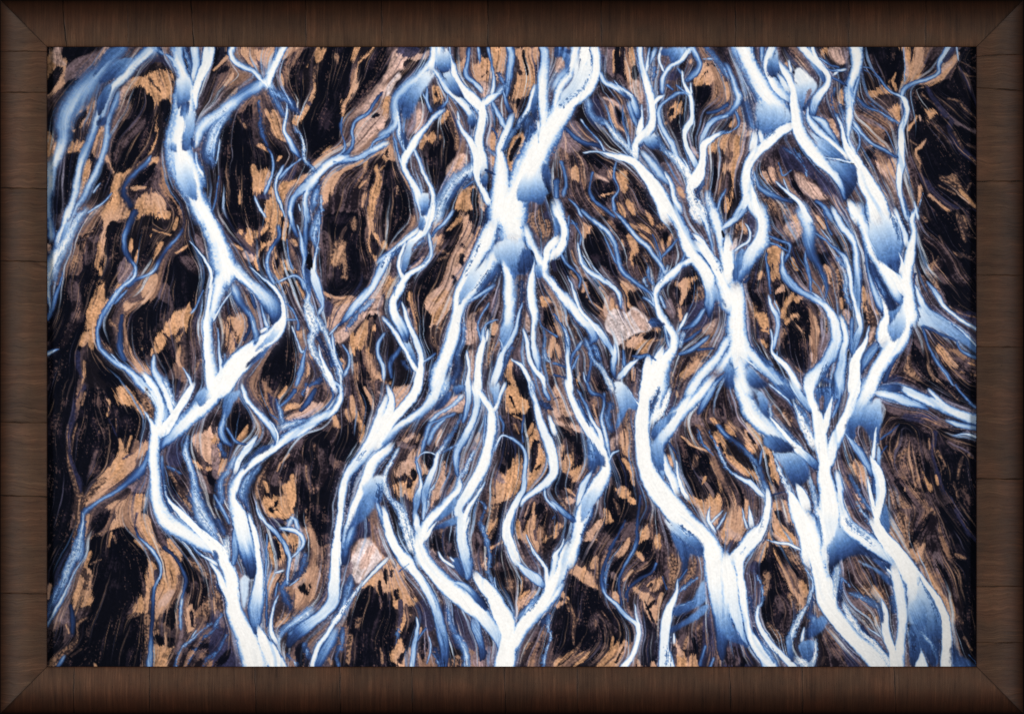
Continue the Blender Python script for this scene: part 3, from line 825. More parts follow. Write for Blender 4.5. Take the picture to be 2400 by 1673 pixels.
Pg|1060 780,1120 860,1140 1000,1040 900
Pb|1260 80,1350 60,1420 180,1430 270,1390 260,1330 190
Pn|1260 860,1420 800,1420 900,1500 930,1440 1060,1300 1070,1200 1180,1170 1150,1250 1000
Pb|1180 1250,1600 1100,1560 1280,1340 1520,1260 1620,1060 1620
Pp|1380 1090,1520 990,1530 1010,1460 1130
g|1530 1120 40,1490 1200 30
Pm|1080 1500,1300 1310,1460 1290,1390 1400,1240 1580,1060 1620
Pt|1200 1480,1330 1360,1380 1430,1300 1520,1210 1560
b|1150 1480 20,1260 1360 14
Pb|0 760,60 840,160 950,220 1100,230 1200,130 1330,80 1200,20 1000
Pt|0 960,60 1080,60 1160,20 1100
t|20 900 25,60 940 20
t|100 980 18,120 1040 14
Pm|140 1060,220 1100,210 1220,150 1200
t|20 1250 25,40 1330 20
k|220 1530 30,250 1600 25
t|230 1500 10,230 1600 18
k|380 1560 45,400 1600 40
Pb|150 80,240 220,230 300,160 330,120 250
t|160 360 10,210 460 10
k|60 470 40,120 560 40
m|160 560 20,200 620 20
Pg|130 600,220 620,230 720,170 700
W10,15|40 -20 40 .95,80 100 40 1,90 210 40 1,60 310 45 1,10 380 50 1
F10,20 60 .4,20 220 .25|0 50,40 60,50 180,0 220
W20,15|130 40 12 .42,110 250 12 .3
W10,15|60 380 14 .55,120 470 16 .42,200 550 16 .3,240 610 14 .4,230 680 12 .45
W15,20|-40 620 25 .95,30 720 35 .95,110 820 50 1,200 930 55 1,270 1020 50 .9,340 1080 50 .6,370 1160 40 .38,340 1215 22 .28
W6,10|150 650 10 .75,180 760 20 .85,220 860 18 1,260 930 20 1,330 1010 25 .95,410 1090 35 .92,480 1190 35 .5,520 1250 30 .45,545 1320 22 .7
S15,15|300 1190 22 .42,330 1280 22 .42,360 1370 20 .55,420 1440 22 .75,480 1520 30 .95,530 1640 35 1
S8,8|380 1260 25 .35,410 1360 25 .3
W8,8|120 600 6 .8,150 660 10 .8
W8,15|220 290 8 .9,240 400 14 .95,270 490 22 .85,340 550 25 .72,430 610 25 .72,520 670 25 .65,590 740 25 .75,620 820 18 .65,630 880 12 .4
W6,6|270 410 4 .75,360 500 6 .75,430 580 6 .85,520 650 10 .9,580 710 12 .9
W8,8|160 70 10 .45,240 200 10 .45,240 290 10 .45
W8,8|150 90 8 .35,200 100 10 .3
W15,15|260 -20 14 .5,350 60 18 .55,420 110 20 .78,510 180 25 .65,560 280 25 .5,590 390 25 .42,610 480 25 .42,650 560 25 .42,740 640 22 .42,830 700 22 .38,900 760 18 .5,930 850 20 .75
W8,8|470 230 6 .42,530 370 10 .45,590 470 10 .42
W12,15|560 -20 14 .5,640 60 18 .5,720 160 22 .65,800 250 22 .65,870 310 25 .65,930 390 25 .55,1000 480 25 .55,1030 560 20 .5
W10,10|1140 250 10 .35,1080 330 16 .45,1010 400 14 .35
W10,10|920 200 8 .3,980 330 10 .35,1000 420 12 .5
W15,15|1120 -20 60 .9,1180 120 60 1,1230 230 70 1,1280 340 80 1,1350 440 80 1,1430 560 75 1,1450 650 60 .88,1470 750 50 .6,1460 850 50 .35,1450 950 30 .18
W15,15|1330 300 60 1,1420 380 60 1,1500 500 60 1,1560 620 60 1,1600 720 60 1,1650 850 100 1
F20,1480 640 .75,1590 860 .3|1470 640,1530 700,1600 860,1580 850,1500 790
W10,20|1060 20 10 .5,1130 120 18 .55,1170 180 20 .9
W8,8|1310 200 18 .95,1370 250 28 .9,1450 370 20 .9
W15,20|1360 -20 30 .8,1430 120 28 .75,1460 240 18 .55,1480 340 14 .5
W20,20|1500 20 70 .9,1550 200 50 .9,1560 320 30 1,1580 450 40 1,1610 620 40 1
^k8|1570 170 6,1580 210 10
S10,10|1500 420 14 .35,1560 540 14 .25
W10,20|1290 430 25 .95,1180 500 35 .9,1090 580 40 .95,1000 660 35 1,950 740 30 1,960 840 30 1,990 940 35 1,1050 1030 40 1,1100 1100 40 1,1130 1180 45 1,1110 1270 40 1,1050 1360 60 1,1010 1450 80 1,980 1560 90 1,960 1680 100 1
W10,10|1080 640 10 .2,1010 700 10 .25
W15,15|1000 780 14 .7,1030 880 14 .65
W15,15|1220 380 12 .42,1190 470 16 .42
W10,10|1040 1070 14 .65,1060 1170 14 .55,1080 1260 20 .5
S20,20|870 500 12 .42,880 600 14 .4,930 660 12 .4
S15,15|1010 570 22 .55,990 640 20 .5
S8,8|1060 500 12 .7,1040 560 16 .75
S10,10|830 600 18 .75,850 660 16 .65,930 760 12 .6
W10,10|840 790 14 .5,900 830 14 .75,940 870 14 .9
W8,10|880 1370 30 .98,880 1500 60 1,880 1660 70 1
W10,10|1000 1290 28 .9,960 1400 60 .98,950 1500 60 1
F6,900 990 .25,1050 1060 .12|890 990,960 980,1050 1050,920 1060
W6,6|890 1010 8 .3,950 1020 8 .3,1040 1050 6 .2
W8,8|730 1340 12 .25,800 1350 18 .35,870 1330 14 .35,945 1375 14 .15
W8,8|640 1290 8 .35,650 1400 18 .35,660 1440 10 .3
W8,8|770 1375 12 .85,690 1440 28 .85,620 1530 28 .8
W10,12|560 1250 25 .9,560 1360 30 .65,560 1470 25 .38,570 1545 12 .22
S15,15|370 1240 25 .35,390 1340 22 .3
W12,8|1400 900 20 .45,1320 1010 25 .35,1210 1080 16 .25
W6,6|1240 940 12 .9,1200 1050 14 .9,1165 1110 10 .8
W8,10|1430 1160 18 .45,1300 1260 22 .38,1170 1325 14 .35
W8,8|1480 1260 10 .25,1350 1270 14 .28
W8,8|1370 1090 12 .25,1290 1150 16 .3,1200 1210 16 .2
S8,8|1210 1130 20 .6,1180 1230 25 .6
W20,30|1620 1190 40 .85,1540 1330 40 .88,1440 1450 50 .92,1340 1560 50 .9,1270 1680 50 .9
W15,15|1600 1500 20 .3,1500 1600 30 .35
S10,10|1060 1480 14 .25,1040 1590 16 .3
W8,8|0 950 12 .35,70 1040 10 .35,110 1130 18 .55,120 1250 25 .45,120 1380 22 .85,140 1500 28 1,150 1640 30 1
S8,8|110 1140 14 .35,115 1250 16 .35
W8,8|250 1220 18 .42,170 1330 18 .3,150 1420 12 .3
W8,8|0 1400 14 .25,100 1440 10 .3
W8,8|0 1510 14 .25,110 1540 10 .25
W8,8|220 1340 10 .45,170 1450 14 .4
W15,15|330 1280 18 .42,340 1400 18 .35,310 1560 22 .25
W6,6|270 1490 6 .85,290 1570 10 .65
@1700,500
Pm|70 90,150 70,210 150,230 200,200 270,140 300,100 230
k|170 240 30,130 270 20
Pb|0 180,80 100,90 200,40 290
t|150 110 14,190 160 12
Pn|210 10,270 20,290 120,250 200,220 140
Pb|380 20,560 60,580 90,540 200,460 220,400 120
g|480 60 14,540 170 18
Pp|570 100,700 60,730 180,640 250,560 220
Pt|580 20,700 20,680 90,600 60
Pg|540 210,640 250,630 330,560 250
Pb|600 300,720 300,740 520,760 660,620 560
k|640 360 20,660 430 14
t|660 500 16,640 430 12
Pb|830 200,960 300,1050 400,1000 500,960 700,880 500
k|950 420 40,930 380 20
t|970 530 25,980 630 12
Pm|1030 450,1130 600,1150 800,1080 900,1040 800,1010 620
b|1080 700 20,1090 770 20
t|1090 810 16,1095 880 10
p|1140 950 35,1150 1000 22
t|920 690 10,910 740 8
t|1110 270 16,1130 340 12
Pb|980 100,1060 100,1150 280,1160 360,1060 260
k|820 60 16,900 110 20
t|880 50 18,920 130 14
t|1270 400 10,1260 460 10
Pg|1080 -20,1200 -20,1220 140,1160 100
Pt|1290 700,1330 720,1380 860,1440 930,1420 970,1350 960,1290 860
b|1330 840 14,1360 920 14
Pm|1290 920,1440 960,1440 1100,1360 1230,1320 1240,1330 1080
k|1300 960 14,1330 1030 14
p|1380 1080 10,1350 1180 14
Pb|200 600,330 480,440 660,400 740,220 720
Pb|360 300,560 300,560 640,440 660,380 560
Pt|370 330,480 300,500 360,480 480,490 600,450 600,460 480,400 470
t|340 560 22,320 610 14
k|280 680 30,330 640 20
Pb|210 740,380 800,420 950,430 1120,420 1280,330 1280,230 1120,200 960
Pt|250 850,300 940,380 960,410 1040,370 1080,420 1120,340 1060,270 960
t|370 1240 20,330 1190 14
t|400 1110 14,350 1100 10
k|250 770 25,320 830 14
Pg|840 1250,960 1100,980 1200,940 1380,880 1400
Pk|440 740,540 670,640 740,780 850,800 960,790 1200,750 1400,740 1560,620 1400,500 1330,520 1180,560 1000,500 900
t|620 790 22,570 860 22,540 950 22
t|700 810 30,650 820 20
q|500 720 25,520 700 20
t|600 1000 30,650 960 25,680 1000 14
t|700 1090 25,650 1050 20,730 1120 12
m|560 1100 20,540 1160 14
Pt|800 980,840 950,890 1060,860 1180,790 1240,800 1100
Pm|880 880,960 1000,950 1120,890 1080
b|880 1000 25,900 1090 20
q|820 1350 30,850 1420 22
t|470 850 18,500 960 14
m|720 1500 14,660 1440 14
Pn|1360 480,1480 600,1560 760,1600 900,1540 900,1440 720
Pb|1180 1200,1270 1150,1260 1280,1200 1350
W10,15|20 250 40 1,30 420 60 1,50 600 55 1
W10,20|330 -20 60 .95,365 130 60 .95,330 260 65 .92,240 390 72 .7,150 520 72 .42,110 620 55 .25,120 665 25 .15
F10,100 420 .4,90 600 .2|110 380,170 340,160 480,90 640,65 580
W8,8|180 640 16 .2,220 600 14 .15
W15,15|100 720 90 1,110 900 90 1,110 1060 100 1,120 1200 110 1,140 1330 130 1
W20,25|220 1300 60 .9,330 1420 65 .75,450 1520 65 .62,560 1640 60 .6
W8,8|200 1380 14 .95,330 1490 14 .5
W20,40|130 1400 80 .95,150 1520 70 .95,200 1660 80 .95
W30,20|60 1300 60 .95,-40 1430 60 .9
F20,30 1420 .5,20 1600 .15|0 1450,60 1430,90 1620,0 1620
F20,220 1430 .6,320 1620 .12|190 1420,270 1480,400 1620,230 1620
W8,8|190 110 8 .9,235 180 10 1,220 260 12 1,140 310 14 1,90 350 14 .9
^l8|95 250 8,80 300 22,60 330 18
W12,12|180 -20 25 .45,80 70 30 .65,-20 130 25 .7
W10,10|400 200 14 .35,500 250 14 .35,590 280 12 .45,600 340 12 .42,560 440 16 .25
W8,8|390 270 12 .42,480 300 12 .42,580 350 10 .35
W8,8|580 390 20 .35,550 450 14 .28
W30,30|735 -20 60 .85,770 120 60 .72,780 230 65 .45,790 350 45 .3,860 450 28 .25,920 570 22 .25,950 700 18 .28,940 790 12 .3
W10,10|750 370 12 .45,780 520 18 .42,800 640 18 .38,800 750 12 .35
W8,8|880 500 8 .28,930 640 8 .4
W10,10|850 200 14 .42,960 270 14 .42,1060 360 14 .5,1120 430 25 .65,1150 530 25 .88,1170 640 22 .85,1200 760 20 .92,1230 860 25 1,1250 960 28 1,1270 1050 25 .75,1240 1140 40 .42,1210 1240 40 .35,1220 1340 22 .25
S15,15|1050 420 20 .45,1110 500 25 .45
S8,8|1120 600 20 .6,1140 740 18 .5,1180 880 16 .42
W10,10|930 -20 12 .3,960 120 14 .28,1000 200 12 .35
W6,6|900 160 6 .8,990 260 8 .75
W15,15|1020 -20 30 .75,1090 120 35 .75,1180 230 35 .85,1220 350 30 .8,1230 480 35 .7,1240 600 40 .5,1240 720 40 .45,1250 830 30 .42,1250 920 20 .6
W20,20|1190 1000 20 .4,1180 1140 22 .38,1170 1260 18 .3
W15,15|1310 300 22 .35,1330 500 22 .35,1370 650 28 .5,1420 780 35 .55,1460 880 32 .38,1470 945 16 .18
S10,10|1360 460 18 .3,1390 600 14 .3
S10,10|1440 740 22 .55,1490 820 28 .85,1520 910 35 1
W6,6|1340 1060 8 .65,1330 1150 12 .88,1290 1260 30 1,1230 1380 45 1,1220 1500 55 1,1210 1660 60 1
W20,15|1400 1250 35 .42,1320 1380 38 .38,1280 1500 14 .2
W8,8|370 370 8 .25,380 420 10 .35,410 580 12 .45,415 740 10 .28
W15,15|530 370 16 .8,530 470 18 .7,560 580 38 .5,640 680 40 .42,720 750 35 .42,820 800 30 .5,920 850 35 .82,990 930 45 .95,1030 1040 50 .9,1040 1180 60 .75,1000 1320 70 .62,920 1430 70 .55,820 1540 70 .82,790 1640 60 .85
W8,8|800 750 8 .7,880 800 14 .85
W15,15|1090 990 28 .88,1120 1100 35 .95,1120 1230 40 .75,1110 1380 50 .5,1080 1520 60 .55,1080 1640 50 .5
S30,30|960 1440 38 .28,930 1530 45 .28,1000 1580 35 .3
W8,8|400 770 10 .95,430 870 22 .8,480 960 25 .5,490 1070 25 .5,460 1170 25 .5,450 1260 20 .35
W6,6|460 820 6 .85,500 920 8 .8,505 1010 6 .6
W8,10|420 1100 10 .88,430 1200 14 .92,440 1290 18 1,490 1360 25 1,560 1430 30 1,620 1510 30 1,690 1620 35 1
W6,6|490 1300 6 .5,490 1360 10 .7
S8,8|330 1330 14 .3,440 1420 18 .35
@1900,500
Pk|1000 100,1100 60,1570 0,1570 960,1300 880,1180 730,1060 570,980 600,980 400
Pb|990 560,1080 620,1180 760,1240 920,1100 820,1000 680
g|1160 700 25,1210 760 25,1250 830 12
m|1030 30 25,1070 60 25
m|1370 20 12,1410 140 16,1440 260 12
m|1440 60 30,1460 110 22
b|1180 480 55,1120 550 40,1280 620 40
m|1180 430 20,1120 530 25,1180 690 14
m|1480 200 6,1560 245 6
m|1430 390 6,1560 490 6
m|1310 350 10,1400 400 8
b|1100 250 40,1250 350 50,1400 600 50
m|1200 220 6,1240 290 6
Pn|1100 850,1200 900,1400 1040,1570 1150,1570 1220,1440 1120,1240 980
Pn|1330 900,1570 960,1570 1060,1440 1000
m|1310 870 8,1430 940 8,1560 980 8
Pb|880 1200,960 1180,1100 1300,1570 1380,1570 1620,620 1620,760 1380
Pk|940 1230,1060 1330,1180 1480,1200 1620,1080 1560,980 1420
Pm|860 1500,880 1380,920 1290,960 1450,1060 1560,930 1560
Pm|1190 1280,1320 1250,1500 1350,1440 1400,1340 1330
Pt|1190 1280,1230 1250,1320 1340,1400 1440,1320 1430,1240 1340
Pt|1380 1440,1480 1390,1530 1380,1570 1480,1480 1430
m|1100 1430 18,1130 1500 22,1160 1570 18
m|1430 1490 14,1570 1530 14
k|1450 1480 14,1560 1560 20
n|780 1560 60,700 1600 40
W20,20|450 -20 50 1,520 200 45 1,560 330 50 1,640 450 50 1,720 580 70 1,780 700 65 .88,830 800 42 .42,845 850 16 .3
F15,620 40 .93,770 500 .22|500 20,760 -10,850 200,870 330,830 480,820 550,740 490,680 460,640 450,560 300
F12,690 300 .7,760 480 .18|700 400,780 380,840 400,825 550,740 490
W8,8|530 60 8 .5,560 250 8 .5,620 400 8 .5
S10,10|770 60 22 .35,850 250 14 .35,870 330 8 .35
W15,15|985 -20 25 1,950 80 30 .9,960 200 30 .95,940 330 45 1,920 450 50 1,900 560 60 1,900 680 70 1,920 780 60 1,920 900 90 1,940 1000 70 1
W10,10|800 -10 25 .9,860 150 25 .7,895 270 28 .8
S10,10|850 50 14 .15,895 160 14 .15
W8,8|835 380 10 .9,860 470 20 .9,850 540 28 .95
W8,8|690 470 8 1,740 540 28 1,820 620 50 1,870 720 50 1
W10,10|985 560 8 .2,970 700 12 .35,975 800 8 .4
W15,15|930 950 75 1,880 1080 75 1,800 1220 95 1,700 1350 85 1,620 1470 70 1,560 1660 60 1
W12,12|690 860 28 .95,720 960 40 1,680 1060 62 1,700 1180 85 1
F12,870 900 .9,760 1190 .35|860 880,900 940,880 1100,770 1200,730 1130,720 1050,780 950
F10,800 860 .5,740 1040 .22|740 890,850 860,800 960,740 1040
F15,560 440 .2,780 900 .12|560 440,660 590,770 800,830 870,740 900,690 820,600 660,550 530
S10,10|620 620 25 .3,700 780 18 .35
F20,1010 960 .75,1500 1260 .35|1000 880,1100 900,1250 980,1400 1100,1560 1240,1560 1330,1400 1200,1150 1080,1010 1060
W12,12|980 680 12 .9,1030 800 32 .82,1080 900 38 .55,1200 970 18 .5,1330 1030 16 .65,1450 1130 18 .75,1570 1260 18 .65
W8,10|1100 650 10 .5,1180 760 25 .55,1240 860 22 .85,1330 930 16 .95,1430 1010 16 .9,1570 1095 14 .65
W12,12|1060 1070 14 .3,1200 1120 14 .28,1360 1190 14 .3
W8,8|1050 1080 12 .3,1080 1180 12 .35,1120 1280 12 .4,1170 1380 12 .38,1250 1470 14 .42,1340 1600 14 .42
W10,10|1370 1190 12 .35,1400 1280 16 .35,1500 1340 18 .42,1570 1365 14 .3
W15,15|820 1330 16 .3,740 1440 20 .25,700 1560 25 .2
@100,900
Pk|40 -20,320 -20,300 300,230 500,280 900,330 1100,260 1300,260 1620,40 1620
Pk|400 60,680 60,740 200,820 210,1000 350,1010 500,960 560,760 500,720 640,560 800,400 960,340 850,270 650,290 450
n|380 30 14,310 150 16,280 330 20,240 500 14,250 660 14,300 800 14,340 900 20,350 1000 14
m|240 400 6,225 550 6,230 680 8,270 830 12,320 1000 18,350 1120 16
m|320 380 5,290 500 5,270 640 5
m|400 90 8,370 180 12
b|500 650 25,430 850 20
Pt|700 30,820 20,900 150,980 260,1030 330,1000 340,900 250,820 200,740 180
Pm|870 20,1000 150,1040 280,1000 300,920 180
Pk|1180 -20,1350 -20,1300 110,1270 160,1220 80
Pt|700 500,760 590,780 640,880 640,960 560,1000 560,960 640,860 700,840 780,680 930,600 1030,400 1150,400 1100,580 780,720 640
m|560 900 25,480 1000 30,400 1080 18
n|760 690 12,840 650 10
t|820 500 10,790 620 12
Pt|590 1160,660 1090,820 1040,980 1050,990 1090,930 1240,900 1290,1030 1230,1040 1380,1080 1500,1130 1580,1000 1560,850 1400,770 1330,620 1380,600 1360,660 1240,660 1190
Pg|780 950,980 860,990 1000,840 1020
Pk|470 1260,560 1190,660 1190,630 1280,520 1380,440 1380
k|990 1140 25,950 1220 20
n|880 1220 12,860 1350 12,930 1450 14
t|430 1240 14,400 1440 14
m|600 1370 10,440 1450 12
Pm|330 1000,400 1150,380 1300,300 1620,260 1620,290 1300
Pk|640 1370,770 1340,860 1430,960 1620,440 1620,430 1480
t|640 1430 10,610 1510 10
m|670 1440 14,680 1480 8
Pb|1040 1240,1150 1350,1180 1500,1130 1560,1080 1450
n|1100 1420 20,1120 1500 20
t|1210 1520 35,1250 1580 20
t|600 150 14,620 190 10,610 280 10
n|630 330 8,690 480 8
t|720 520 8,740 590 12
m|530 450 8,525 560 6
m|690 330 8,690 440 6
Pk|1190 870,1250 960,1250 1080,1200 1080,1160 1000
Pm|1180 830,1280 880,1400 1000,1500 1130,1480 1200,1400 1200,1280 1100,1260 960
b|1240 830 25,1300 930 20
Pn|1160 640,1300 620,1310 780,1180 760
Pn|1130 560,1300 470,1330 500,1250 640
Pq|1390 500,1520 430,1620 380,1620 760,1500 700,1430 620
b|1420 600 10,1500 700 12,1600 770 12
Pt|1400 700,1620 800,1620 850,1500 820
Pk|1500 820,1620 820,1570 950
Pb|1430 800,1560 980,1620 1100,1620 1300,1520 1150
g|1480 850 14,1560 1000 14
W10,15|960 270 12 .9,1020 360 22 .95,1050 440 40 1
W15,30|900 -20 60 .55,990 60 50 .7,1080 160 65 .6,1130 290 55 .6,1110 400 35 .6
^Pm|950 60,1010 150,1050 280,1010 310,960 200
S15,15|1150 -20 30 .6,1200 90 30 .75,1240 210 25 .8
W6,8|1400 20 28 .95,1340 130 40 .95,1260 240 40 1,1180 360 50 1,1110 450 50 1
^n|1090 380 10,1105 350 6
W20,15|1620 60 90 .95,1520 180 90 1,1400 290 80 .95,1280 390 80 .8,1190 490 60 .5,1110 590 30 .25,1095 635 12 .12
F10,1560 60 .6,1470 210 .35|1470 210,1440 110,1540 20,1600 80,1530 180
W15,20|1060 450 50 1,1050 560 55 1,1040 700 55 1,1050 850 55 1,1060 1000 60 1,1080 1130 65 1,1140 1250 80 1,1240 1330 90 1,1380 1420 85 .9,1500 1480 75 .85,1620 1550 60 .55
W10,30|1120 700 16 .4,1130 900 16 .25,1150 1080 18 .25,1200 1190 20 .25
S8,8|1140 930 10 .7,1150 1040 14 .75
W8,8|1160 1060 10 .9,1190 1120 20 1,1280 1210 28 1,1380 1300 40 1,1480 1390 45 1,1580 1490 50 1,1650 1580 60 1
S20,20|1360 500 18 .42,1345 640 38 .55,1390 780 40 .45,1420 920 48 .42,1440 1060 58 .5,1480 1200 70 .68,1560 1340 60 .55,1610 1440 40 .4
S8,8|1170 780 10 .35,1290 830 10 .35
W20,20|990 640 16 .35,960 740 30 .35,880 840 48 .28,780 930 40 .25,680 1020 26 .38,560 1080 20 .5,450 1150 22 .42,390 1220 22 .35,370 1330 20 .42,360 1450 40 .5,330 1600 50 .5
W6,6|380 1220 6 .7,375 1330 8 .75,350 1440 10 .8
W10,10|1400 1520 8 .3,1480 1590 12 .5
@500,900
Pk|160 300,260 130,320 200,350 300,340 400,270 450,200 500,170 430
t|280 460 20,240 520 20
t|310 400 10,250 480 10
Pb|340 250,450 320,560 480,540 580,440 540,340 420
Pk|480 -20,680 -20,640 40,580 100,530 60
t|680 50 18,640 110 22
Pb|340 -20,480 -20,560 100,600 260,520 260,420 160
Pm|360 20,460 100,520 200,480 220,400 130
Pn|480 60,620 150,620 280,540 260
Pt|670 220,720 180,850 170,800 230,680 250
Pq|680 340,750 280,830 260,960 160,1050 150,1020 240,900 300,800 330
b|690 260 8,780 240 10
Pb|920 80,1080 0,1120 100,1060 160,960 160
q|890 50 25,880 110 14
Pb|720 60,860 60,840 160,740 150
Pm|380 1000,450 840,530 700,500 820,480 920,420 1080
Pb|540 700,640 620,760 560,860 500,870 700,800 880,760 960,640 960,500 930
k|700 780 50,650 870 40
t|700 660 18,640 720 12
t|620 740 10,590 810 8
t|740 860 12,750 940 14
t|770 850 6,780 920 8
Pt|640 960,700 960,730 920,770 980,770 1110,720 1150,690 1050
Pt|510 1060,580 1040,660 1060,730 1180,740 1240,640 1270,560 1260,490 1160
t|490 930 14,510 1000 14
k|590 1110 20,560 1170 20,600 1180 14
n|560 1280 25,640 1290 25
Pt|640 1400,760 1400,800 1500,760 1620,700 1560
Pt|860 1340,930 1330,970 1420,1000 1600,900 1500
k|570 1480 35,620 1570 25
t|540 1540 25,580 1590 20
Pb|780 560,860 500,860 800,900 1100,820 1300,780 1200
Pk|860 560,920 460,1080 440,1110 560,1090 760,1240 800,1200 900,1170 1100,1160 1300,1130 1440,1080 1480,990 1460,960 1380,900 1300,840 1340,790 1260,780 1100,830 900
b|960 600 40,1040 800 40,930 1000 40,860 760 25
m|860 780 8,900 1000 8,910 1090 8
m|880 1190 16,870 1290 14
Pb|1240 -20,1620 -20,1560 260,1480 520,1280 760,1240 800,1100 560,1120 330,1230 150
Pk|1180 480,1280 360,1340 480,1370 560,1270 740,1130 700
k|1400 60 50,1450 260 40,1400 440 20
t|1140 320 18,1170 390 18
t|1290 150 18,1310 250 25,1390 380 22,1390 510 22
t|1260 270 20,1290 330 14
t|1430 50 10,1480 160 16,1500 240 10
p|1550 80 10,1590 110 8
Pn|1310 1420,1420 1230,1490 1380,1450 1440,1380 1480
Pp|1350 1470,1420 1440,1480 1450,1560 1560,1620 1640,1300 1640
Pg|1480 1300,1520 1310,1620 1400,1620 1580,1500 1460
t|1450 1260 10,1490 1340 14
t|20 560 25,40 680 20
Pg|0 560,50 700,70 850,0 860
t|100 720 16,60 830 14
Pb|0 100,80 100,60 300,20 420,0 420
W20,20|60 0 90 1,0 90 90 1
F10,220 60 .55,120 320 .25|100 120,230 60,240 100,180 200,130 320,90 320
W15,20|100 300 22 .5,80 430 28 .55,100 520 28 .42,160 570 18 .28
W8,8|130 420 12 .35,200 530 14 .35,310 570 14 .2
S15,15|60 570 22 .35,100 660 20 .3
W12,20|270 40 20 1,310 140 25 1,380 230 25 1,450 290 30 .9,520 370 35 .7,570 440 35 .6,590 520 25 .42,565 575 12 .2
W6,6|520 330 8 .9,580 410 10 1,605 490 12 1,590 570 14 1
S10,10|600 150 12 .4,630 260 22 .4,640 350 28 .4
W8,8|540 280 6 .35,600 330 8 .45
W12,12|950 50 22 .22,890 170 28 .25,820 240 22 .18
W15,15|760 60 22 .3,700 140 14 .35,640 200 12 .4
S12,12|870 0 16 .35,840 90 14 .35
W25,12|1140 0 40 .65,1190 30 25 1,1180 140 35 1,1110 250 40 1,980 330 45 1,840 420 50 1,700 500 50 1,560 600 40 1,430 690 40 1,320 780 35 1,240 870 45 1,200 960 50 1,180 1060 40 1,210 1160 60 1,250 1280 80 .95,290 1400 90 .8,310 1500 80 .45,330 1600 60 .3
W15,10|1110 40 20 .3,1120 120 16 .3,1060 210 14 .35
S20,15|650 400 35 .75,760 370 35 .55,880 330 25 .42
W8,8|640 480 10 .5,760 420 10 .45
W8,8|390 510 22 .75,310 610 38 .82,240 700 30 .95,210 800 30 1
F10,500 560 .25,320 710 .18|330 690,440 590,530 570,510 620,420 670,340 710
F8,330 720 .35,290 800 .2|280 780,340 720,300 800
S20,40|420 780 25 .42,330 900 40 .5,270 1020 45 .4,300 1100 30 .3,330 1190 16 .25
g30|190 690 22,120 830 25
S25,25|190 700 20 .6,130 820 25 .55,60 920 35 .42,80 1080 40 .3,40 1150 25 .25
W10,10|20 1060 14 .42,100 1190 22 .42,150 1300 16 .35
S25,25|40 1280 35 .25,100 1400 25 .3
W8,8|-10 1460 30 1,70 1550 40 1,110 1620 40 1
S12,12|130 1470 32 .82,120 1620 40 .9
W8,8|330 1230 12 .9,370 1330 25 1,400 1450 30 1,420 1620 30 1
W8,8|400 1110 8 .9,430 1220 14 .85,500 1310 18 .65,580 1370 20 .42,650 1470 16 .42,690 1580 14 .55
S15,15|760 1230 12 .8,720 1310 28 .75
p30|720 1310 25,800 1350 35,840 1430 30
W15,15|740 1240 10 .85,780 1270 20 .8,800 1340 20 .8
W10,20|1620 140 30 .9,1540 360 50 .95,1490 520 60 .95,1430 640 65 .9,1330 760 55 .7,1250 870 42 .88,1210 1000 40 1,1200 1150 35 1,1190 1280 30 1,1170 1400 35 1,1140 1620 40 1
S12,12|1420 620 18 .35,1360 720 18 .35
W10,20|1640 590 40 1,1500 740 55 1,1450 870 58 1,1400 1000 52 1,1340 1140 48 1,1290 1280 42 .88,1250 1400 38 .5,1225 1570 32 .65
S10,10|1390 780 14 .28,1320 890 18 .18,1295 1000 14 .08,1260 1120 12 .08,1240 1200 8 .2
F15,1480 880 .85,1540 1120 .25|1480 880,1620 860,1590 1050,1560 1120,1480 1110,1410 1030,1400 950
S10,10|1560 960 25 .3,1540 1080 20 .2
F20,1420 1060 .45,1230 1560 .12|1420 1040,1530 1130,1440 1240,1340 1340,1300 1500,1210 1560,1270 1320,1370 1140
W15,15|1540 1130 22 .65,1580 1260 22 .5,1620 1350 20 .4
W10,10|1180 1440 20 .95,1190 1600 22 .95
@900,900
Pq|100 60,240 20,200 120,120 220,90 200
Pb|260 170,350 60,440 20,380 110
Pb|100 480,300 390,400 350,420 420,330 640,270 600,120 600
Pq|180 520,260 460,300 450,290 500,200 560
g|150 560 25,240 600 25
Pb|380 620,480 380,700 270,730 330,720 450,600 600,480 650
q|520 440 25,510 500 25,500 560 18
Pk|900 220,950 260,950 400,920 480,870 490,870 330
Pk|360 680,400 640,470 650,460 730,410 780,360 740
t|350 800 25,400 840 18,350 740 10
Pk|370 860,420 880,390 960
Pq|90 800,200 690,290 650,290 760,240 820,130 870
Pt|80 940,200 880,310 860,320 960,280 1040,200 1060,120 1050
k|230 890 16,220 960 14
k|270 830 16,280 860 12
p|190 960 8,215 1060 10
Pq|480 900,560 740,600 760,590 960,500 1100,420 1180,440 1020
Pb|600 740,660 850,650 960,580 1000,560 800
Pq|640 600,700 640,640 800,620 820
Pg|870 500,900 520,870 640,840 620
t|880 520 14,890 480 10
Pt|1120 60,1230 20,1280 100,1340 180,1320 270,1200 280,1130 230
k|1190 130 12,1220 200 12
Pk|1250 -20,1350 -20,1340 130,1280 80
Pb|1110 290,1200 290,1290 350,1280 450,1180 440,1130 380
t|1230 380 14,1260 450 12
t|1220 300 12,1280 330 10
Pt|1000 940,1060 800,1140 850,1210 630,1290 700,1290 880,1230 1020,1120 1130,1080 1200,1020 1340,960 1340,1000 1180,960 1080
Pg|1010 760,1070 820,1130 920,1060 900
Pk|1100 500,1160 490,1250 580,1240 660,1200 720,1170 790,1130 680,1080 580
Pk|1070 740,1150 770,1130 840,1080 800
b|1030 850 14,1000 900 16
k|980 1020 18,1030 1060 12
Pt|1360 560,1420 380,1480 560,1530 700,1500 850,1400 950,1340 1000,1340 800
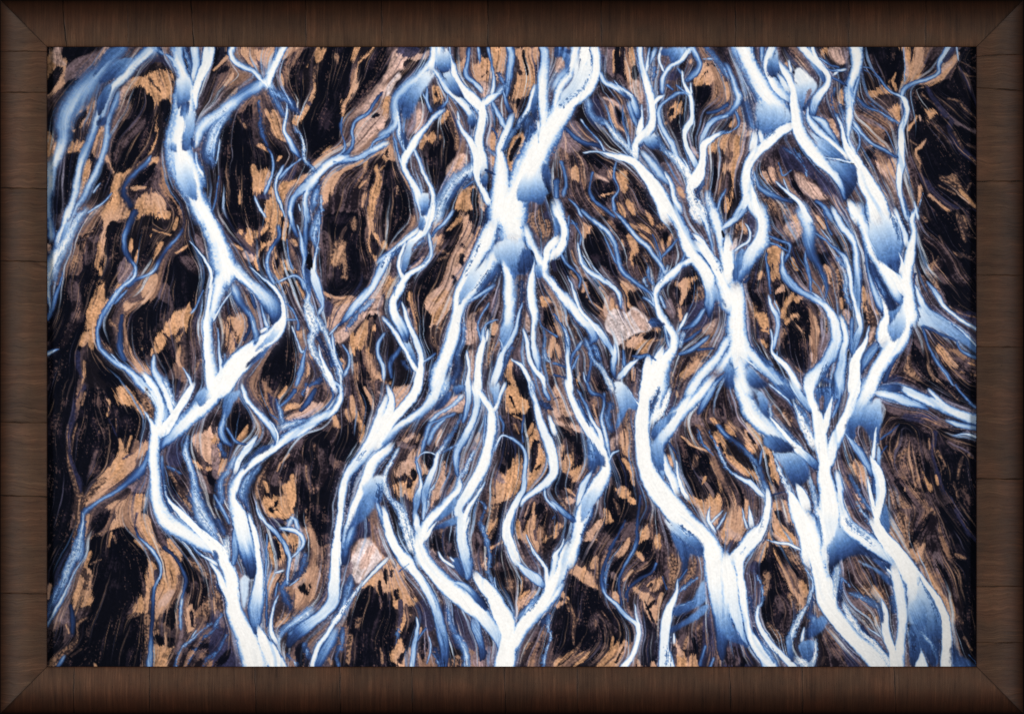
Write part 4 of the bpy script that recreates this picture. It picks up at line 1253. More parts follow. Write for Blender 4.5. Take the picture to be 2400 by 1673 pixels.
Pk|1400 560,1460 520,1450 650,1380 820,1360 720
Pk|1340 280,1400 230,1430 320,1400 380,1330 500,1300 420
t|1390 380 8,1340 470 10
k|1420 790 14,1440 760 10
p|1500 760 16,1430 900 16
Pb|800 1100,880 1080,930 1250,890 1400,840 1560,780 1400
g|900 1480 30,880 1420 25
Pm|940 1200,1000 1100,1100 1100,1220 1040,1220 1180,1130 1330,1120 1500,1000 1580,950 1480,1030 1350
Pk|1080 1120,1200 1080,1220 1180,1130 1300,1120 1460,1010 1560,980 1500,1060 1340
k|960 1270 25,940 1330 18
t|1050 1280 14,960 1420 14,1010 1320 10
t|1110 1400 8,980 1540 12
Pk|440 1420,560 1360,680 1310,690 1500,640 1620,560 1540,430 1520
b|600 1400 25,500 1450 25
p|480 1560 25,520 1600 20
Pb|1280 1180,1400 1020,1620 1180,1620 1300,1500 1450,1300 1580,1200 1400
k|1450 1180 50,1330 1250 30
t|1410 1120 10,1400 1260 14,1400 1350 16
Pt|1230 1350,1280 1300,1300 1400,1400 1230,1420 1450,1620 1330,1620 1450,1450 1530,1400 1620,1250 1580
b|1260 1450 18,1300 1530 20
k|1500 1280 40,1450 1350 25
k|1560 1540 40,1600 1480 30
W10,10|40 40 22 .85,70 160 38 .9,40 280 48 .95,-20 400 60 1
W10,10|330 -20 40 1,260 120 45 1,170 230 45 1,80 330 50 1,10 430 60 1,-80 560 60 .95
W15,30|550 -20 75 .9,470 130 65 .9,380 230 50 .82,270 310 42 .9,160 380 38 .9,70 460 42 .65,-10 550 40 .3
F15,560 100 .25,520 250 .1|480 210,620 60,620 140,540 220,480 250
^Pp|420 320,480 255,560 215,640 120,740 100,760 200,720 260,620 260,480 330
W20,20|720 120 20 .8,640 200 20 .75,520 270 18 .65,440 340 16 .7
F10,680 20 .4,680 90 .2|640 40,720 0,760 20,700 100,660 90
W10,10|790 -20 30 .9,790 120 30 .65,770 250 28 .42,740 345 18 .35
W10,15|850 40 40 1,870 150 40 .65,850 290 35 .7,800 420 38 .75,750 520 38 .5,690 620 42 .42,680 740 32 .4,690 850 22 .3
W10,15|880 60 30 1,930 150 35 1,1000 230 35 1,1020 330 45 1,1000 480 45 1,970 630 50 1,930 780 55 1,850 910 55 1,760 1050 55 .88,700 1160 48 .75,730 1280 48 .75,740 1420 48 .75,760 1620 50 .65
W10,10|960 300 12 .5,950 420 12 .5,930 560 10 .7
W6,12|1130 10 18 .95,1080 130 22 .9,1050 230 25 1
F10,1030 0 .7,1030 210 .3|1010 100,980 -10,1080 -10,1070 140,1030 210
W8,8|1060 560 8 .7,1030 620 8 .8
W8,8|940 930 10 .9,870 1040 14 .95,790 1160 25 1,750 1290 30 .95,750 1420 25 .9
S10,10|880 1080 8 .5,950 1150 8 .4,910 1260 16 .38
S10,10|890 1320 14 .42,940 1430 16 .42,985 1600 14 .45
W20,20|640 280 16 .42,500 340 14 .42,430 380 20 .5,390 490 22 .5,350 620 16 .42
S10,10|720 290 12 .42,660 430 18 .45,580 540 22 .5,500 660 20 .85
W8,8|500 660 20 .9,480 760 24 .88,420 880 32 .75,390 1000 38 .42,370 1120 28 .42,370 1250 16 .65
S8,8|690 560 12 .45,560 630 12 .42
W8,8|300 720 12 .55,350 650 8 .88,420 635 5 .9,475 655 6 .9
S8,8|840 640 18 .55,780 760 22 .5,700 880 22 .65
W8,8|300 700 12 .42,330 860 14 .75,345 960 18 .85,310 1060 35 .42,280 1180 22 .42,300 1280 20 .7
S8,8|130 610 14 .8,70 720 18 .8,20 840 22 .88,20 980 25 .85,60 1080 28 .5,140 1160 38 .5,190 1280 48 .65,230 1400 50 .68,260 1540 40 .8
W15,10|-10 1180 25 .92,30 1300 40 1,60 1430 45 1,130 1560 50 1,200 1680 50 1
S10,10|480 930 8 .8,420 1060 10 .8,390 1200 10 .8
W20,12|700 900 28 .75,690 980 32 .95,610 1080 38 1,510 1190 45 1,420 1280 50 1,350 1380 60 1,320 1500 50 1,330 1640 55 1
W10,10|300 1240 25 .85,320 1350 38 .95
W6,6|495 1290 6 1,430 1380 22 1,380 1450 20 1
F12,690 1060 .5,500 1270 .3|600 1130,680 1050,660 1170,520 1280,500 1260
F10,600 1270 .45,560 1360 .2|500 1320,690 1230,680 1300,540 1350,460 1370
W12,20|1090 300 12 .35,1120 370 10 .35,1110 430 8 .3
W6,6|1045 620 8 .8,1080 520 12 .9,1120 470 10 .75,1200 500 14 .5,1270 560 16 .42,1320 640 18 .42,1330 740 20 .5,1320 860 22 .55,1310 970 25 .6,1260 1060 30 .75,1200 1190 35 .95,1160 1310 40 1,1150 1420 45 1,1190 1520 45 .95,1240 1640 45 .95
W8,8|1310 300 8 .25,1290 420 10 .35,1300 540 10 .35
W8,15|1230 1180 12 .4,1210 1300 14 .4,1200 1420 14 .4
W12,12|1380 60 28 .65,1420 160 25 .88,1450 300 38 .88,1490 430 48 .8,1550 560 50 .85,1590 700 55 .92,1590 830 48 .92,1510 930 42 .85,1410 1000 32 .85,1330 1060 28 .88,1290 1130 16 .9
S20,20|1380 -20 18 .5,1400 60 25 .45
W10,10|1500 30 22 .55,1540 150 22 .35
^S10,10|1460 180 30 .15,1540 220 35 .15
W8,8|1560 320 22 .95,1600 450 25 .95
W8,8|1500 980 10 .75,1520 1070 14 .65,1610 1170 18 .6
W8,8|1340 1430 6 .8,1410 1580 12 .9
@1300,900
Pq|-20 40,50 20,110 100,150 230,190 290,120 310,-20 300
n|20 140 12,-20 160 12
k|90 60 8,120 110 10,170 250 8
Pq|0 320,120 360,260 410,285 460,150 430,0 370
Pk|-20 380,150 430,290 490,310 600,290 700,240 770,180 760,170 600,120 500,60 580,-20 540
Pt|30 600,100 570,80 650,170 650,170 760,120 820,60 780
k|100 640 14,80 700 10
m|180 560 14,170 700 18
Pk|-20 870,100 850,200 910,190 1000,100 980,-20 960
Pt|120 820,240 760,300 680,300 830,220 940,200 920
t|110 980 10,180 1040 10
q|130 1090 25,190 1090 14
m|40 1060 20,90 1150 18
Pt|-20 1310,80 1300,40 1380,-20 1400
Pk|60 1380,150 1300,170 1400,120 1480,90 1560,-20 1620,-20 1480
Pb|230 -20,300 -20,340 100,420 150,430 300,380 380,330 250,260 100
t|370 210 16,400 300 14
k|290 80 16,330 160 14
q|400 330 16,420 400 12
k|470 60 14,440 40 10
Pp|520 540,590 480,600 560,540 640
Pk|750 -20,820 -20,800 160,740 60
Pm|640 420,700 260,760 240,770 500,740 700,760 820,700 700,620 600
t|650 480 35,680 620 35
b|730 540 20,740 680 14
n|750 560 10,770 800 12,800 1000 16,820 1120 14
Pk|520 760,620 660,660 760,720 840,740 960,690 1000,640 940,540 900
t|660 720 18,720 800 20,740 920 12
Pt|520 960,590 960,640 960,700 1020,640 1080,590 1040
Pk|450 1020,550 940,580 1060,700 1100,660 1250,620 1300,520 1280,470 1100
t|720 1090 25,740 1120 18
m|560 1090 14,600 1200 12
t|490 1200 14,540 1310 16
Pt|470 1190,520 1260,560 1400,480 1520,370 1450,460 1380
k|430 1420 18,500 1340 20
Pq|290 1480,350 1330,420 1280,450 1320,380 1400,295 1490
b|380 1240 18,330 1330 14
g|440 1230 14,420 1140 10
Pt|560 1560,700 1450,690 1530,600 1620
Pt|720 1540,880 1330,900 1400,800 1520
k|660 1340 30,700 1250 14
k|830 1530 40,760 1600 25
t|940 1460 25,950 1540 14
Pb|900 1150,1000 1300,1100 1450,1100 1620,1000 1620,920 1400
g|1040 1500 25,1060 1590 25
Pb|1150 400,1340 400,1450 560,1620 720,1620 800,1460 640,1260 530
Pk|1170 500,1300 560,1440 640,1470 800,1420 900,1360 960,1300 880,1200 800,1160 700
m|1330 690 18,1290 790 18
t|1190 495 5,1300 570 8,1440 640 8
Pt|1210 960,1290 1040,1400 1060,1500 1000,1590 1020,1590 1130,1560 1260,1500 1330,1420 1290,1340 1180,1280 1120
t|1480 740 18,1530 860 26,1560 1000 25
Pk|1480 880,1520 850,1540 1000,1500 1060,1430 980
Pk|1190 880,1290 900,1380 1000,1370 1080,1280 1020
t|1180 850 18,1220 940 14
k|1220 860 14,1300 930 14
g|1310 830 6,1440 960 10,1480 1030 14
t|1420 880 8,1380 940 8
Pb|1400 200,1620 60,1620 400,1500 380,1400 320
k|1570 290 20,1550 220 20
t|1480 320 16,1530 370 14
Pt|1500 460,1580 480,1580 640,1520 600
k|1545 560 10,1560 620 12
t|1130 80 14,1150 110 12
Pg|1200 380,1290 270,1360 200,1380 290,1400 400,1300 380
Pq|1530 1400,1620 1300,1620 1480
t|1085 690 22,1095 760 14
W10,15|120 -20 25 1,150 100 35 1,190 200 42 .88,240 300 45 .95,310 400 50 .95,370 500 55 .88,430 600 48 .88,470 700 45 1,480 800 50 1,440 900 70 .92,380 1000 80 .88,310 1100 70 .88,280 1200 80 .92,240 1300 60 1,210 1420 60 1,180 1520 60 1,140 1660 60 1
W8,8|165 150 10 1,260 330 14 1,400 510 16 1,480 640 18 1
W10,15|225 150 18 .3,270 260 22 .3,310 340 20 .22,332 392 10 .12
W8,8|220 60 10 .45,300 200 14 .42,360 350 16 .8,420 440 22 .9,450 560 22 1
F12,340 500 .5,400 820 .15|310 500,380 580,460 680,470 770,410 760,370 840,320 800,310 640
S10,10|340 560 25 .38,350 700 30 .3
W10,10|340 830 18 .65,260 960 35 .65,220 1100 25 .85
F12,380 960 .8,270 1290 .4|260 1060,420 950,430 1010,380 1120,290 1250,250 1300,250 1180
S12,15|370 1160 18 .25,300 1300 18 .22,250 1430 14 .2
S10,10|120 1500 22 .18,60 1620 25 .15
W12,12|460 100 12 .42,460 230 12 .5,450 340 18 .8,480 470 22 .75,500 580 22 .7,520 680 12 .6
W12,12|300 -20 14 .42,350 80 20 .35,430 110 20 .2,470 170 12 .3
F10,610 40 .8,760 260 .3|540 -10,640 -10,720 90,800 200,800 270,700 230,660 300,610 390,570 430,600 250,560 100
W8,8|690 40 6 .9,760 160 10 1,810 220 14 1
S25,25|520 200 28 .35,500 330 25 .4,530 440 22 .35
W6,6|600 630 8 .8,540 660 12 .75,510 720 10 .65
W8,12|870 -20 60 1,850 150 60 1,830 300 65 1,820 450 70 1,830 600 75 1,850 740 75 1,890 860 90 1,960 980 110 1,1050 1090 110 1,1140 1200 110 1,1230 1300 110 1,1350 1390 100 1,1450 1480 90 1,1500 1620 100 1
W20,15|1000 60 30 .8,960 220 40 .85,920 340 40 .95
S12,12|980 60 22 .3,930 220 22 .28,900 330 12 .4
S8,8|1070 60 20 .75,1030 200 38 .8,960 330 28 .95
W20,15|1440 -20 60 .95,1310 120 70 .95,1200 240 75 .95,1100 360 75 .9,1020 480 70 .65,980 600 60 .5,990 700 50 .42,1000 810 25 .2
F10,940 380 .4,920 520 .15|900 480,940 390,1060 300,1150 260,1060 380,960 490,920 520
F10,970 500 .6,1000 850 .2|910 560,980 500,1020 620,1030 800,990 850,950 770,900 650
W15,10|1480 30 35 .42,1400 160 35 .35,1360 270 20 .25
W8,20|1040 680 18 .9,1060 800 40 .9,1120 900 50 .95,1150 1000 40 1
W6,6|1130 720 10 .95,1160 840 14 1,1190 950 20 1,1240 1060 22 1
F6,1000 820 .5,1020 915 .3|985 820,1030 815,1020 915
F15,1150 1230 .85,1340 1580 .2|1050 1250,1180 1330,1390 1490,1390 1620,1290 1530,1130 1420,1060 1330
S10,10|1180 1340 25 .35,1280 1420 20 .3
W8,8|1350 450 6 .45,1400 580 8 .42,1480 660 10 .42
S8,8|1450 440 8 .35,1520 600 14 .42,1620 780 20 .5
S10,10|1340 440 6 .4,1360 540 6 .4,1450 620 6 .45
W15,15|1540 400 20 .42,1620 490 20 .4
W6,6|1460 1150 6 .9,1440 1270 18 .85,1500 1370 14 .85
W6,6|1570 1190 6 .75,1470 1290 12 .85
W8,8|1600 1220 8 .8,1530 1340 14 .75
W10,10|-20 1110 20 .5,80 1200 28 .35,190 1280 25 .22
W6,8|80 1430 6 .85,60 1530 14 .85,10 1620 25 .9
W10,10|660 1280 12 .18,590 1420 14 .22,510 1540 18 .18
W10,10|800 1040 10 .25,790 1160 12 .2,770 1330 18 .22,770 1470 12 .28,720 1600 14 .42
n|880 1180 25,800 1330 14
W8,8|1080 560 8 .25,1130 640 10 .22,1160 720 8 .25
@1700,900
Pb|0 60,100 60,240 300,360 480,320 620,200 560,100 400,0 300
Pt|0 340,60 380,90 470,30 450
Pt|190 400,290 410,310 560,250 640,190 540
k|220 470 14,270 540 12
Pt|20 680,120 740,250 830,320 900,240 860,100 800
Pk|90 900,150 960,190 1060,170 1220,130 1080
Pt|0 860,60 950,100 1060,150 1200,200 1320,100 1450,-20 1440,-20 1300,50 1200,60 1060
Pk|-20 980,40 1060,30 1150,-20 1150
t|190 1100 20,210 1250 20
q|60 1400 35,120 1440 20
b|320 1150 20,310 1250 14
Pt|340 650,430 620,480 760,520 900,440 1020,400 880,430 780
k|400 860 18,470 960 22
k|380 700 16,370 790 10
Pt|430 1100,560 1080,620 1180,680 1350,710 1480,640 1530,420 1480,420 1250
Pk|450 1200,540 1170,620 1300,680 1440,560 1330
k|460 1060 18,540 1070 14
b|430 1330 10,460 1450 12
p|440 1400 14,560 1480 18
Pb|380 120,540 180,650 300,720 480,640 480,560 360,420 200
m|550 260 20,600 340 20
q|550 300 14,600 380 10
Pk|1100 600,1140 580,1340 830,1320 860,1220 720,1160 780
Pb|1000 700,1100 540,1100 680,1060 780
Pt|1160 760,1220 720,1300 820,1330 900,1310 950,1220 850
m|1140 620 8,1180 700 10
Pb|1220 450,1290 420,1330 520,1370 700,1300 660,1220 540
m|1310 620 18,1330 680 14
Pg|1000 740,1080 700,1160 860,1100 880
Pb|1040 820,1180 900,1260 1060,1330 1220,1400 1380,1430 1440,1300 1350,1200 1250,1100 1080
Pg|1190 960,1310 1140,1240 1080
q|1240 1050 12,1300 1140 10
Pn|1060 880,1180 960,1240 1140,1160 1160,1100 1060
W15,30|120 -20 60 .95,180 130 72 .9,240 250 80 .95,330 350 85 .95,450 440 80 .75,550 520 68 .5,620 590 35 .25
W8,8|420 310 12 1,520 420 24 1,620 540 28 1,690 630 40 .88,780 700 45 .42,850 770 38 .22,875 805 14 .15
F15,300 40 .65,410 330 .15|250 20,390 130,400 240,410 320,330 240,280 100
F15,420 500 .4,580 640 .1|370 480,520 500,640 590,580 630,490 640,400 600,360 560
S10,10|420 200 18 .5,430 300 14 .6
^g20|500 690 25,520 760 14
F15,600 650 .62,720 950 .1|450 650,640 640,720 700,790 800,780 890,700 950,650 970,600 900,540 780
S10,10|450 650 8 .9,490 760 18 .75,540 880 22 .85,580 1000 30 .95
W10,10|590 1020 25 .95,630 1090 50 1,680 1200 70 1,730 1320 80 1,770 1450 80 1,800 1620 90 1
W8,8|680 960 28 .95,720 1050 50 .9,760 1150 50 .95
S10,10|800 880 12 .85,820 1000 25 .65,850 1120 28 .75,870 1240 20 .6
^g10|840 850 14,850 930 10
W12,12|640 10 40 .65,720 130 42 .5,780 220 38 .38,805 275 16 .18
F10,560 30 .35,650 150 .2|470 30,580 20,660 110,660 150,560 120
W8,8|420 10 12 .75,540 110 12 .75,620 200 14 .3
W12,12|780 -20 50 .8,800 130 45 .95,850 260 50 1,880 400 60 1,900 560 60 1,920 700 60 1,930 850 70 1,960 1000 90 1,980 1150 110 1,980 1300 105 .9,970 1450 80 .85,960 1620 80 .8
W10,15|1240 -20 40 1,1200 130 50 1,1150 260 50 1,1090 400 60 1,1030 530 60 .9,990 650 50 .95,960 760 40 1
W10,10|960 580 14 .75,960 690 14 .75
F20,950 20 .3,930 260 .3|850 40,1060 20,1060 120,980 200,950 250,890 260,860 150
S12,12|860 60 25 .35,980 60 40 .25,1060 140 25 .3
^g14|905 140 14,900 210 14
W8,8|1000 130 12 .9,960 280 32 .95,930 420 30 1
S15,15|640 170 12 .7,690 300 38 .8,760 440 48 .85,830 560 48 .9
S10,10|690 220 25 .3,780 350 22 .4
W15,15|1080 20 28 .5,1060 160 22 .35,1010 290 16 .5
W20,20|1350 -20 70 .95,1310 110 78 .9,1240 230 85 .5,1190 350 60 .35,1180 470 45 .3
F15,1330 140 .75,1290 440 .2|1140 330,1290 230,1450 130,1450 500,1430 560,1350 500,1290 390,1210 420,1200 510,1130 470
W6,10|1420 420 12 .8,1400 560 22 .8,1390 680 22 .9
W12,15|1120 460 12 .7,1190 560 30 .5,1270 660 35 .42,1340 770 30 .42,1370 860 22 .25
W10,10|1390 890 22 .22,1390 1010 22 .25
F8,1440 640 .6,1450 830 .35|1430 600,1450 600,1455 830,1420 780
W8,8|1365 680 12 .95,1410 780 45 .9,1440 900 50 .95,1450 1020 50 .95,1440 1140 40 .95,1420 1260 35 1,1450 1380 45 1,1520 1500 60 1,1590 1640 70 1
W6,6|1335 880 6 1,1360 1020 18 1,1390 1160 22 1,1420 1290 22 1
F12,1500 1130 .45,1500 1400 .3|1510 1120,1530 1300,1520 1400,1450 1320,1450 1250
W12,15|1050 850 28 .9,1080 1000 38 .88,1090 1150 38 .75,1150 1290 58 .88,1250 1400 70 .82,1400 1500 60 .75,1500 1620 55 .6
S10,10|1180 880 16 .42,1280 1060 18 .42,1360 1170 16 .42
S10,10|1240 1120 12 .6,1330 1250 14 .75,1410 1360 16 .85
S15,15|0 480 18 .3,120 560 22 .28,230 660 22 .38,310 780 22 .45,340 880 22 .42,380 980 28 .55
W8,8|390 1000 25 .8,400 1080 30 .95,390 1180 35 1,360 1300 40 .95,300 1420 60 .95,180 1530 60 .95,80 1640 60 .95
W6,6|340 630 8 .42,320 740 10 .42
W8,8|120 860 18 .72,250 940 28 .72,340 1030 22 .8
S8,8|0 780 16 .35,100 850 16 .42
W6,6|150 1180 6 .8,200 1330 12 .8
W6,6|220 1150 6 .85,240 1300 28 .85
S8,8|340 1250 10 .4,320 1380 12 .42
W6,6|420 1040 6 .2,550 1010 8 .15
W6,8|400 1460 6 .9,500 1490 14 .85,600 1500 18 .9,710 1550 10 .9
@1900,900
Pk|1000 -20,1300 150,1570 200,1570 -20
Pb|660 170,780 200,860 300,830 400,730 560,650 650
Pk|860 320,1100 450,1150 560,1050 520,900 480,800 560
Pb|840 240,1080 260,1300 320,1280 380,1570 440,1200 470,1000 400
n|900 300 25,1150 330 25
Pk|1150 450,1570 480,1570 1640,1400 1200,1240 1000,1150 700
Pb|680 720,800 530,950 480,1050 560,1130 700,1150 900,1200 1100,1300 1500,1340 1640,900 1640,740 1200,700 900
m|740 640 25,800 720 40,900 620 30
k|1000 700 40,1050 1000 40,800 880 30,930 1100 20
m|1000 900 40,980 1050 25,1150 1200 25
k|1080 840 30,1100 760 20
t|1050 820 10,1080 910 12,1110 970 20
t|875 960 6,878 1000 8
m|1250 760 16,1220 830 14
n|1160 480 14,1150 680 18,1210 850 22,1270 1020 18,1380 1150 18,1430 1300 20,1560 1470 22
m|1430 690 10,1400 780 14,1380 880 12
m|1500 660 18,1520 680 10
m|1340 940 14,1360 1010 10,1400 1180 16
t|1460 1050 10,1500 1160 14,1560 1260 14
m|1110 520 6,1120 600 6
t|1185 870 8,1200 930 8
b|1350 560 50,1450 600 40
m|1200 640 14,1270 760 12
m|1300 60 10,1380 150 8
W15,20|640 80 38 .8,760 110 48 .68,880 150 48 .6,1000 190 38 .5,1090 235 20 .3
W15,15|830 20 25 .65,930 70 45 .82,1080 140 50 .82,1220 210 50 .88,1380 280 48 .82,1570 345 55 .5
W10,10|850 100 16 .45,960 150 16 .4,1080 200 14 .35
W12,15|1290 350 18 .65,1400 390 28 .6,1570 415 25 .42
W6,6|1340 485 6 .55,1460 470 12 .8,1570 505 16 .65
F10,700 30 .35,800 70 .18|640 20,780 80,860 40,820 0,700 0
W8,10|1120 60 16 .8,1200 150 25 .75,1280 210 14 .65
W10,10|1370 10 14 .35,1450 130 14 .38,1540 220 16 .4
W6,6|650 520 8 .35,760 440 8 .28,830 380 6 .2
W6,6|650 660 8 .3,720 580 8 .25
Pm|720 1010,830 1050,950 1200,960 1400,780 1400
@100,1200
Pk|400 420,640 250,780 130,850 220,920 330,1000 420,970 600,960 700,860 850,800 960,960 1020,970 1200,940 1470,210 1470,330 1050,430 880,470 640
Pk|50 100,260 100,240 480,130 700,50 850
Pk|70 1120,180 1080,190 1250,160 1330,60 1400,50 1250
Pt|300 700,370 520,460 560,450 700,430 880,300 920,280 850
m|380 560 25,420 640 25,330 900 16
t|430 390 18,400 470 20
m|540 440 10,460 480 12
t|60 700 14,55 800 12
Pg|200 850,250 750,240 950,250 1060,200 1050,130 1050,100 1030
Pb|300 900,430 890,430 940,330 1010
m|400 990 10,330 1050 12,330 1150 14,280 1240 25,180 1320 25,90 1410 25
m|350 1290 10,280 1340 10
t|215 1070 10,240 1130 10
n|280 1000 25,280 1140 20
t|640 200 10,610 310 10
m|670 240 14,690 280 8
Pt|990 450,1040 500,1060 640,1030 720,1010 900,960 960,850 940,850 880,940 780,970 640
t|890 280 18,960 340 14
m|900 960 16,820 970 16
Pm|950 970,1060 950,1090 1100,1040 1300,1030 1470,945 1470,970 1200
Pt|880 40,1020 40,1040 200,1100 300,1180 370,1000 310,900 190
Pt|1100 370,1180 360,1260 480,1280 600,1280 680,1200 850,1110 960,1060 950,1060 820,1110 650,1120 500
q|1200 760 25,1130 860 25
Pb|1040 60,1150 150,1180 300,1130 350,1070 250
Pk|1160 220,1300 250,1480 350,1620 420,1620 540,1480 420,1320 420,1240 400
t|1200 290 25,1260 380 28,1280 430 14
Pm|1320 440,1420 450,1540 540,1620 600,1540 620,1400 520
Pk|1330 420,1400 520,1500 640,1560 620,1570 700,1520 860,1400 950,1340 880,1360 760,1300 560
m|1500 720 8,1460 850 10
b|1420 700 40,1380 850 20
Pk|1110 980,1240 800,1270 850,1260 950,1220 1100,1130 1050
Pm|1400 960,1500 860,1620 660,1620 940,1480 1000
Pt|1330 900,1390 880,1430 1000,1430 1120,1380 1190,1330 1100
k|1390 950 14,1410 1060 14
Pt|1040 1280,1160 1250,1230 1250,1230 1470,1030 1470
k|1100 1180 35,1200 1220 30
t|1150 1130 16,1150 1220 14
Pb|1240 1250,1480 1040,1620 980,1620 1470,1240 1470
k|1420 1280 30,1560 1250 30
t|490 1430 8,500 1450 10
S15,25|380 60 20 .42,360 200 38 .5,310 360 48 .5,260 500 52 .45,200 640 52 .42,130 780 48 .35,70 900 38 .28,30 1020 30 .25
W6,6|375 60 6 .75,370 160 8 .75,340 290 10 .8
W8,15|390 400 8 .7,300 560 12 .75,220 720 16 .75,150 860 20 .75,80 990 16 .6,40 1070 14 .5
W12,12|260 880 16 .15,280 1040 28 .18,280 1130 25 .15
W8,8|200 1350 14 .5,150 1430 16 .4
W8,10|870 150 10 .15,900 230 14 .28,980 310 18 .5,1060 400 20 .45,1100 500 16 .42,1100 600 14 .55,1050 700 16 .35,1040 820 18 .25,1030 950 20 .15,1020 1100 18 .2,1010 1250 20 .35,1000 1400 25 .45,995 1470 25 .4
W6,6|990 320 6 .75,1080 430 8 .6,1110 530 6 .7,1080 660 6 .6
n|1060 560 14,1060 650 10
W10,10|1140 330 22 .12,1240 420 16 .16,1310 560 16 .25,1340 650 22 .18,1300 790 14 .35
g25|1300 830 18,1290 930 25,1290 1050 35,1300 1180 35,1280 1300 25
W15,20|1300 820 14 .7,1290 930 16 .6,1290 1080 16 .5
W6,8|1350 270 8 .42,1480 380 10 .65,1560 440 14 .9,1620 480 16 .95
S8,10|1570 1050 10 .42,1440 1160 14 .45,1330 1260 14 .42,1270 1360 12 .42,1255 1470 10 .4
S8,8|1620 1080 10 .4,1500 1200 10 .3,1400 1350 10 .35,1340 1460 10 .35
S8,10|1620 1320 20 .35,1530 1390 16 .35,1500 1470 14 .35
W6,8|1430 1120 10 .9,1400 1170 8 .8
@500,1200
Pm|0 620,60 800,100 900,40 940,-20 940
Pn|-20 950,120 1020,150 1180,220 1380,260 1470,-20 1470
k|60 1400 50,130 1330 40
g|40 960 30,80 1050 20
Pt|510 260,560 230,640 330,640 440,590 500,530 440
k|570 290 30,600 400 25
Pt|540 580,640 560,600 660,530 770,500 850,520 680
k|650 560 8,600 660 8,530 830 8
Pb|440 60,500 60,560 200,480 300,450 200
Pn|480 100,640 120,660 180,560 200
Pt|700 180,800 170,830 300,740 370,700 280
k|720 320 25,760 310 20
Pt|880 170,950 160,1000 340,940 400,880 280
Pp|740 430,860 370,860 500,720 560
Pt|740 620,850 560,960 450,1040 560,1000 680,960 820,860 880,760 930,760 780,740 720
k|830 700 40,870 750 30
k|900 690 18,920 720 14
p|840 640 16,760 700 14
Pm|600 940,720 930,740 980,640 1060,580 1120
t|680 1000 28,620 1050 20
Pb|960 420,1100 300,1120 480,1080 800,1050 880,940 860,1030 650,980 520
Pk|880 -20,1170 -20,1160 180,1130 280,1000 340,950 240,900 120
Pk|780 -20,860 -20,850 130,820 100
Pl|1370 280,1440 250,1500 300,1590 410,1540 480,1420 620,1350 680,1300 580,1290 440,1340 360
p|1480 360 40,1420 480 40
Pg|1200 560,1290 480,1280 580,1200 680
Pt|1400 700,1540 540,1620 600,1620 720,1560 760,1480 690
k|1560 660 12,1580 760 14
Pk|1440 710,1500 700,1570 880,1620 930,1620 1470,1240 1470,1260 1250,1260 1000,1320 850
m|1370 1020 25,1350 1070 20
m|1280 1200 35,1260 1380 25
m|1580 1300 25,1590 1400 18
Pk|760 1280,850 1220,900 1400,860 1470,800 1420
b|730 1360 35,700 1420 25
Pm|920 1150,1010 1060,1050 1080,960 1200
m|1080 1370 20,1100 1420 20
W12,10|250 60 80 .95,290 220 88 .78,320 350 90 .42,340 470 70 .22,350 575 45 .12
W12,12|340 50 25 1,380 180 30 1,410 330 30 1,430 500 35 1,430 640 45 .92,410 780 58 .68,390 900 68 .42,390 1020 58 .32,390 1115 25 .22
W10,15|200 180 20 .42,210 330 38 .38,190 480 25 .35
W12,12|-20 300 40 1,60 400 50 1,120 500 60 1,170 620 70 1,180 780 70 1,200 920 80 1,240 1040 90 1,300 1160 100 1,350 1280 120 1,400 1470 130 1
W8,15|-20 480 20 1,50 570 25 1,100 680 35 1,140 800 30 1
S10,10|40 660 12 .2,80 760 12 .2,120 880 12 .3
F8,10 370 .35,40 440 .2|0 370,40 400,50 440,10 440
^g15|230 560 14,280 640 35,290 740 25
F15,280 560 .8,280 900 .65|250 620,330 600,330 750,290 900,260 760
W8,8|200 530 14 1,220 640 12 1,245 800 14 1
W12,10|430 1090 28 1,470 1200 60 1,540 1320 80 1,620 1470 80 1
W8,8|600 790 8 .75,560 880 14 .8,540 1000 18 .82,550 1120 24 .9,590 1200 25 .9
W8,8|500 220 8 .5,500 400 12 .42,490 550 14 .42,490 700 10 .42,490 900 12 .32,500 1060 12 .3
W8,8|430 -20 10 .8,500 110 18 .68,600 200 22 .42,680 320 22 .5,720 430 20 .6,700 560 18 .5,690 660 16 .5
W6,6|650 540 12 .9,590 560 10 .85
S25,25|690 640 38 .25,640 720 42 .25,680 820 50 .2,720 900 32 .15
W8,8|600 680 10 .45,570 800 10 .45
W12,12|650 150 18 .75,780 170 28 .75,840 280 20 .78,800 360 14 .82,740 420 10 .75
S10,10|860 400 22 .28,810 560 32 .18,740 640 18 .15
W8,8|720 680 8 .7,800 620 8 .7
W10,12|1190 40 35 1,1170 220 35 1,1150 400 45 1,1140 560 50 .95,1130 700 58 .8,1120 830 58 .62,1040 930 48 .68,940 1010 48 .58,840 1080 65 .35,760 1150 65 .2,720 1230 35 .12
W10,25|1300 180 35 .45,1240 330 38 .3,1220 460 38 .15
W6,10|1180 300 16 .95,1195 480 10 .95
S10,15|1390 670 16 .92,1290 800 22 .92,1210 920 35 .88,1140 1020 35 .75
W8,10|1150 1010 25 .8,1050 1150 28 .82,980 1270 25 .88,930 1430 25 1
F10,700 1180 .4,850 1090 .4|700 1100,760 1060,740 1090,710 1160
W15,20|1130 1140 45 .45,1060 1280 48 .4,980 1420 38 .3
S12,12|1220 1100 22 .35,1200 1250 22 .35,1150 1350 14 .35,1180 1460 20 .42
S20,20|900 930 40 .65,800 1000 40 .65,680 1080 32 .45,640 1140 22 .42
S25,20|1290 610 22 .42,1260 720 42 .35,1220 850 38 .35,1180 960 28 .3
S10,10|860 1240 22 .35,900 1350 28 .28
W6,6|1620 440 20 .75,1500 570 16 .82,1400 680 12 .92
S10,10|120 1140 16 .35,60 1280 14 .35,-10 1370 12 .35
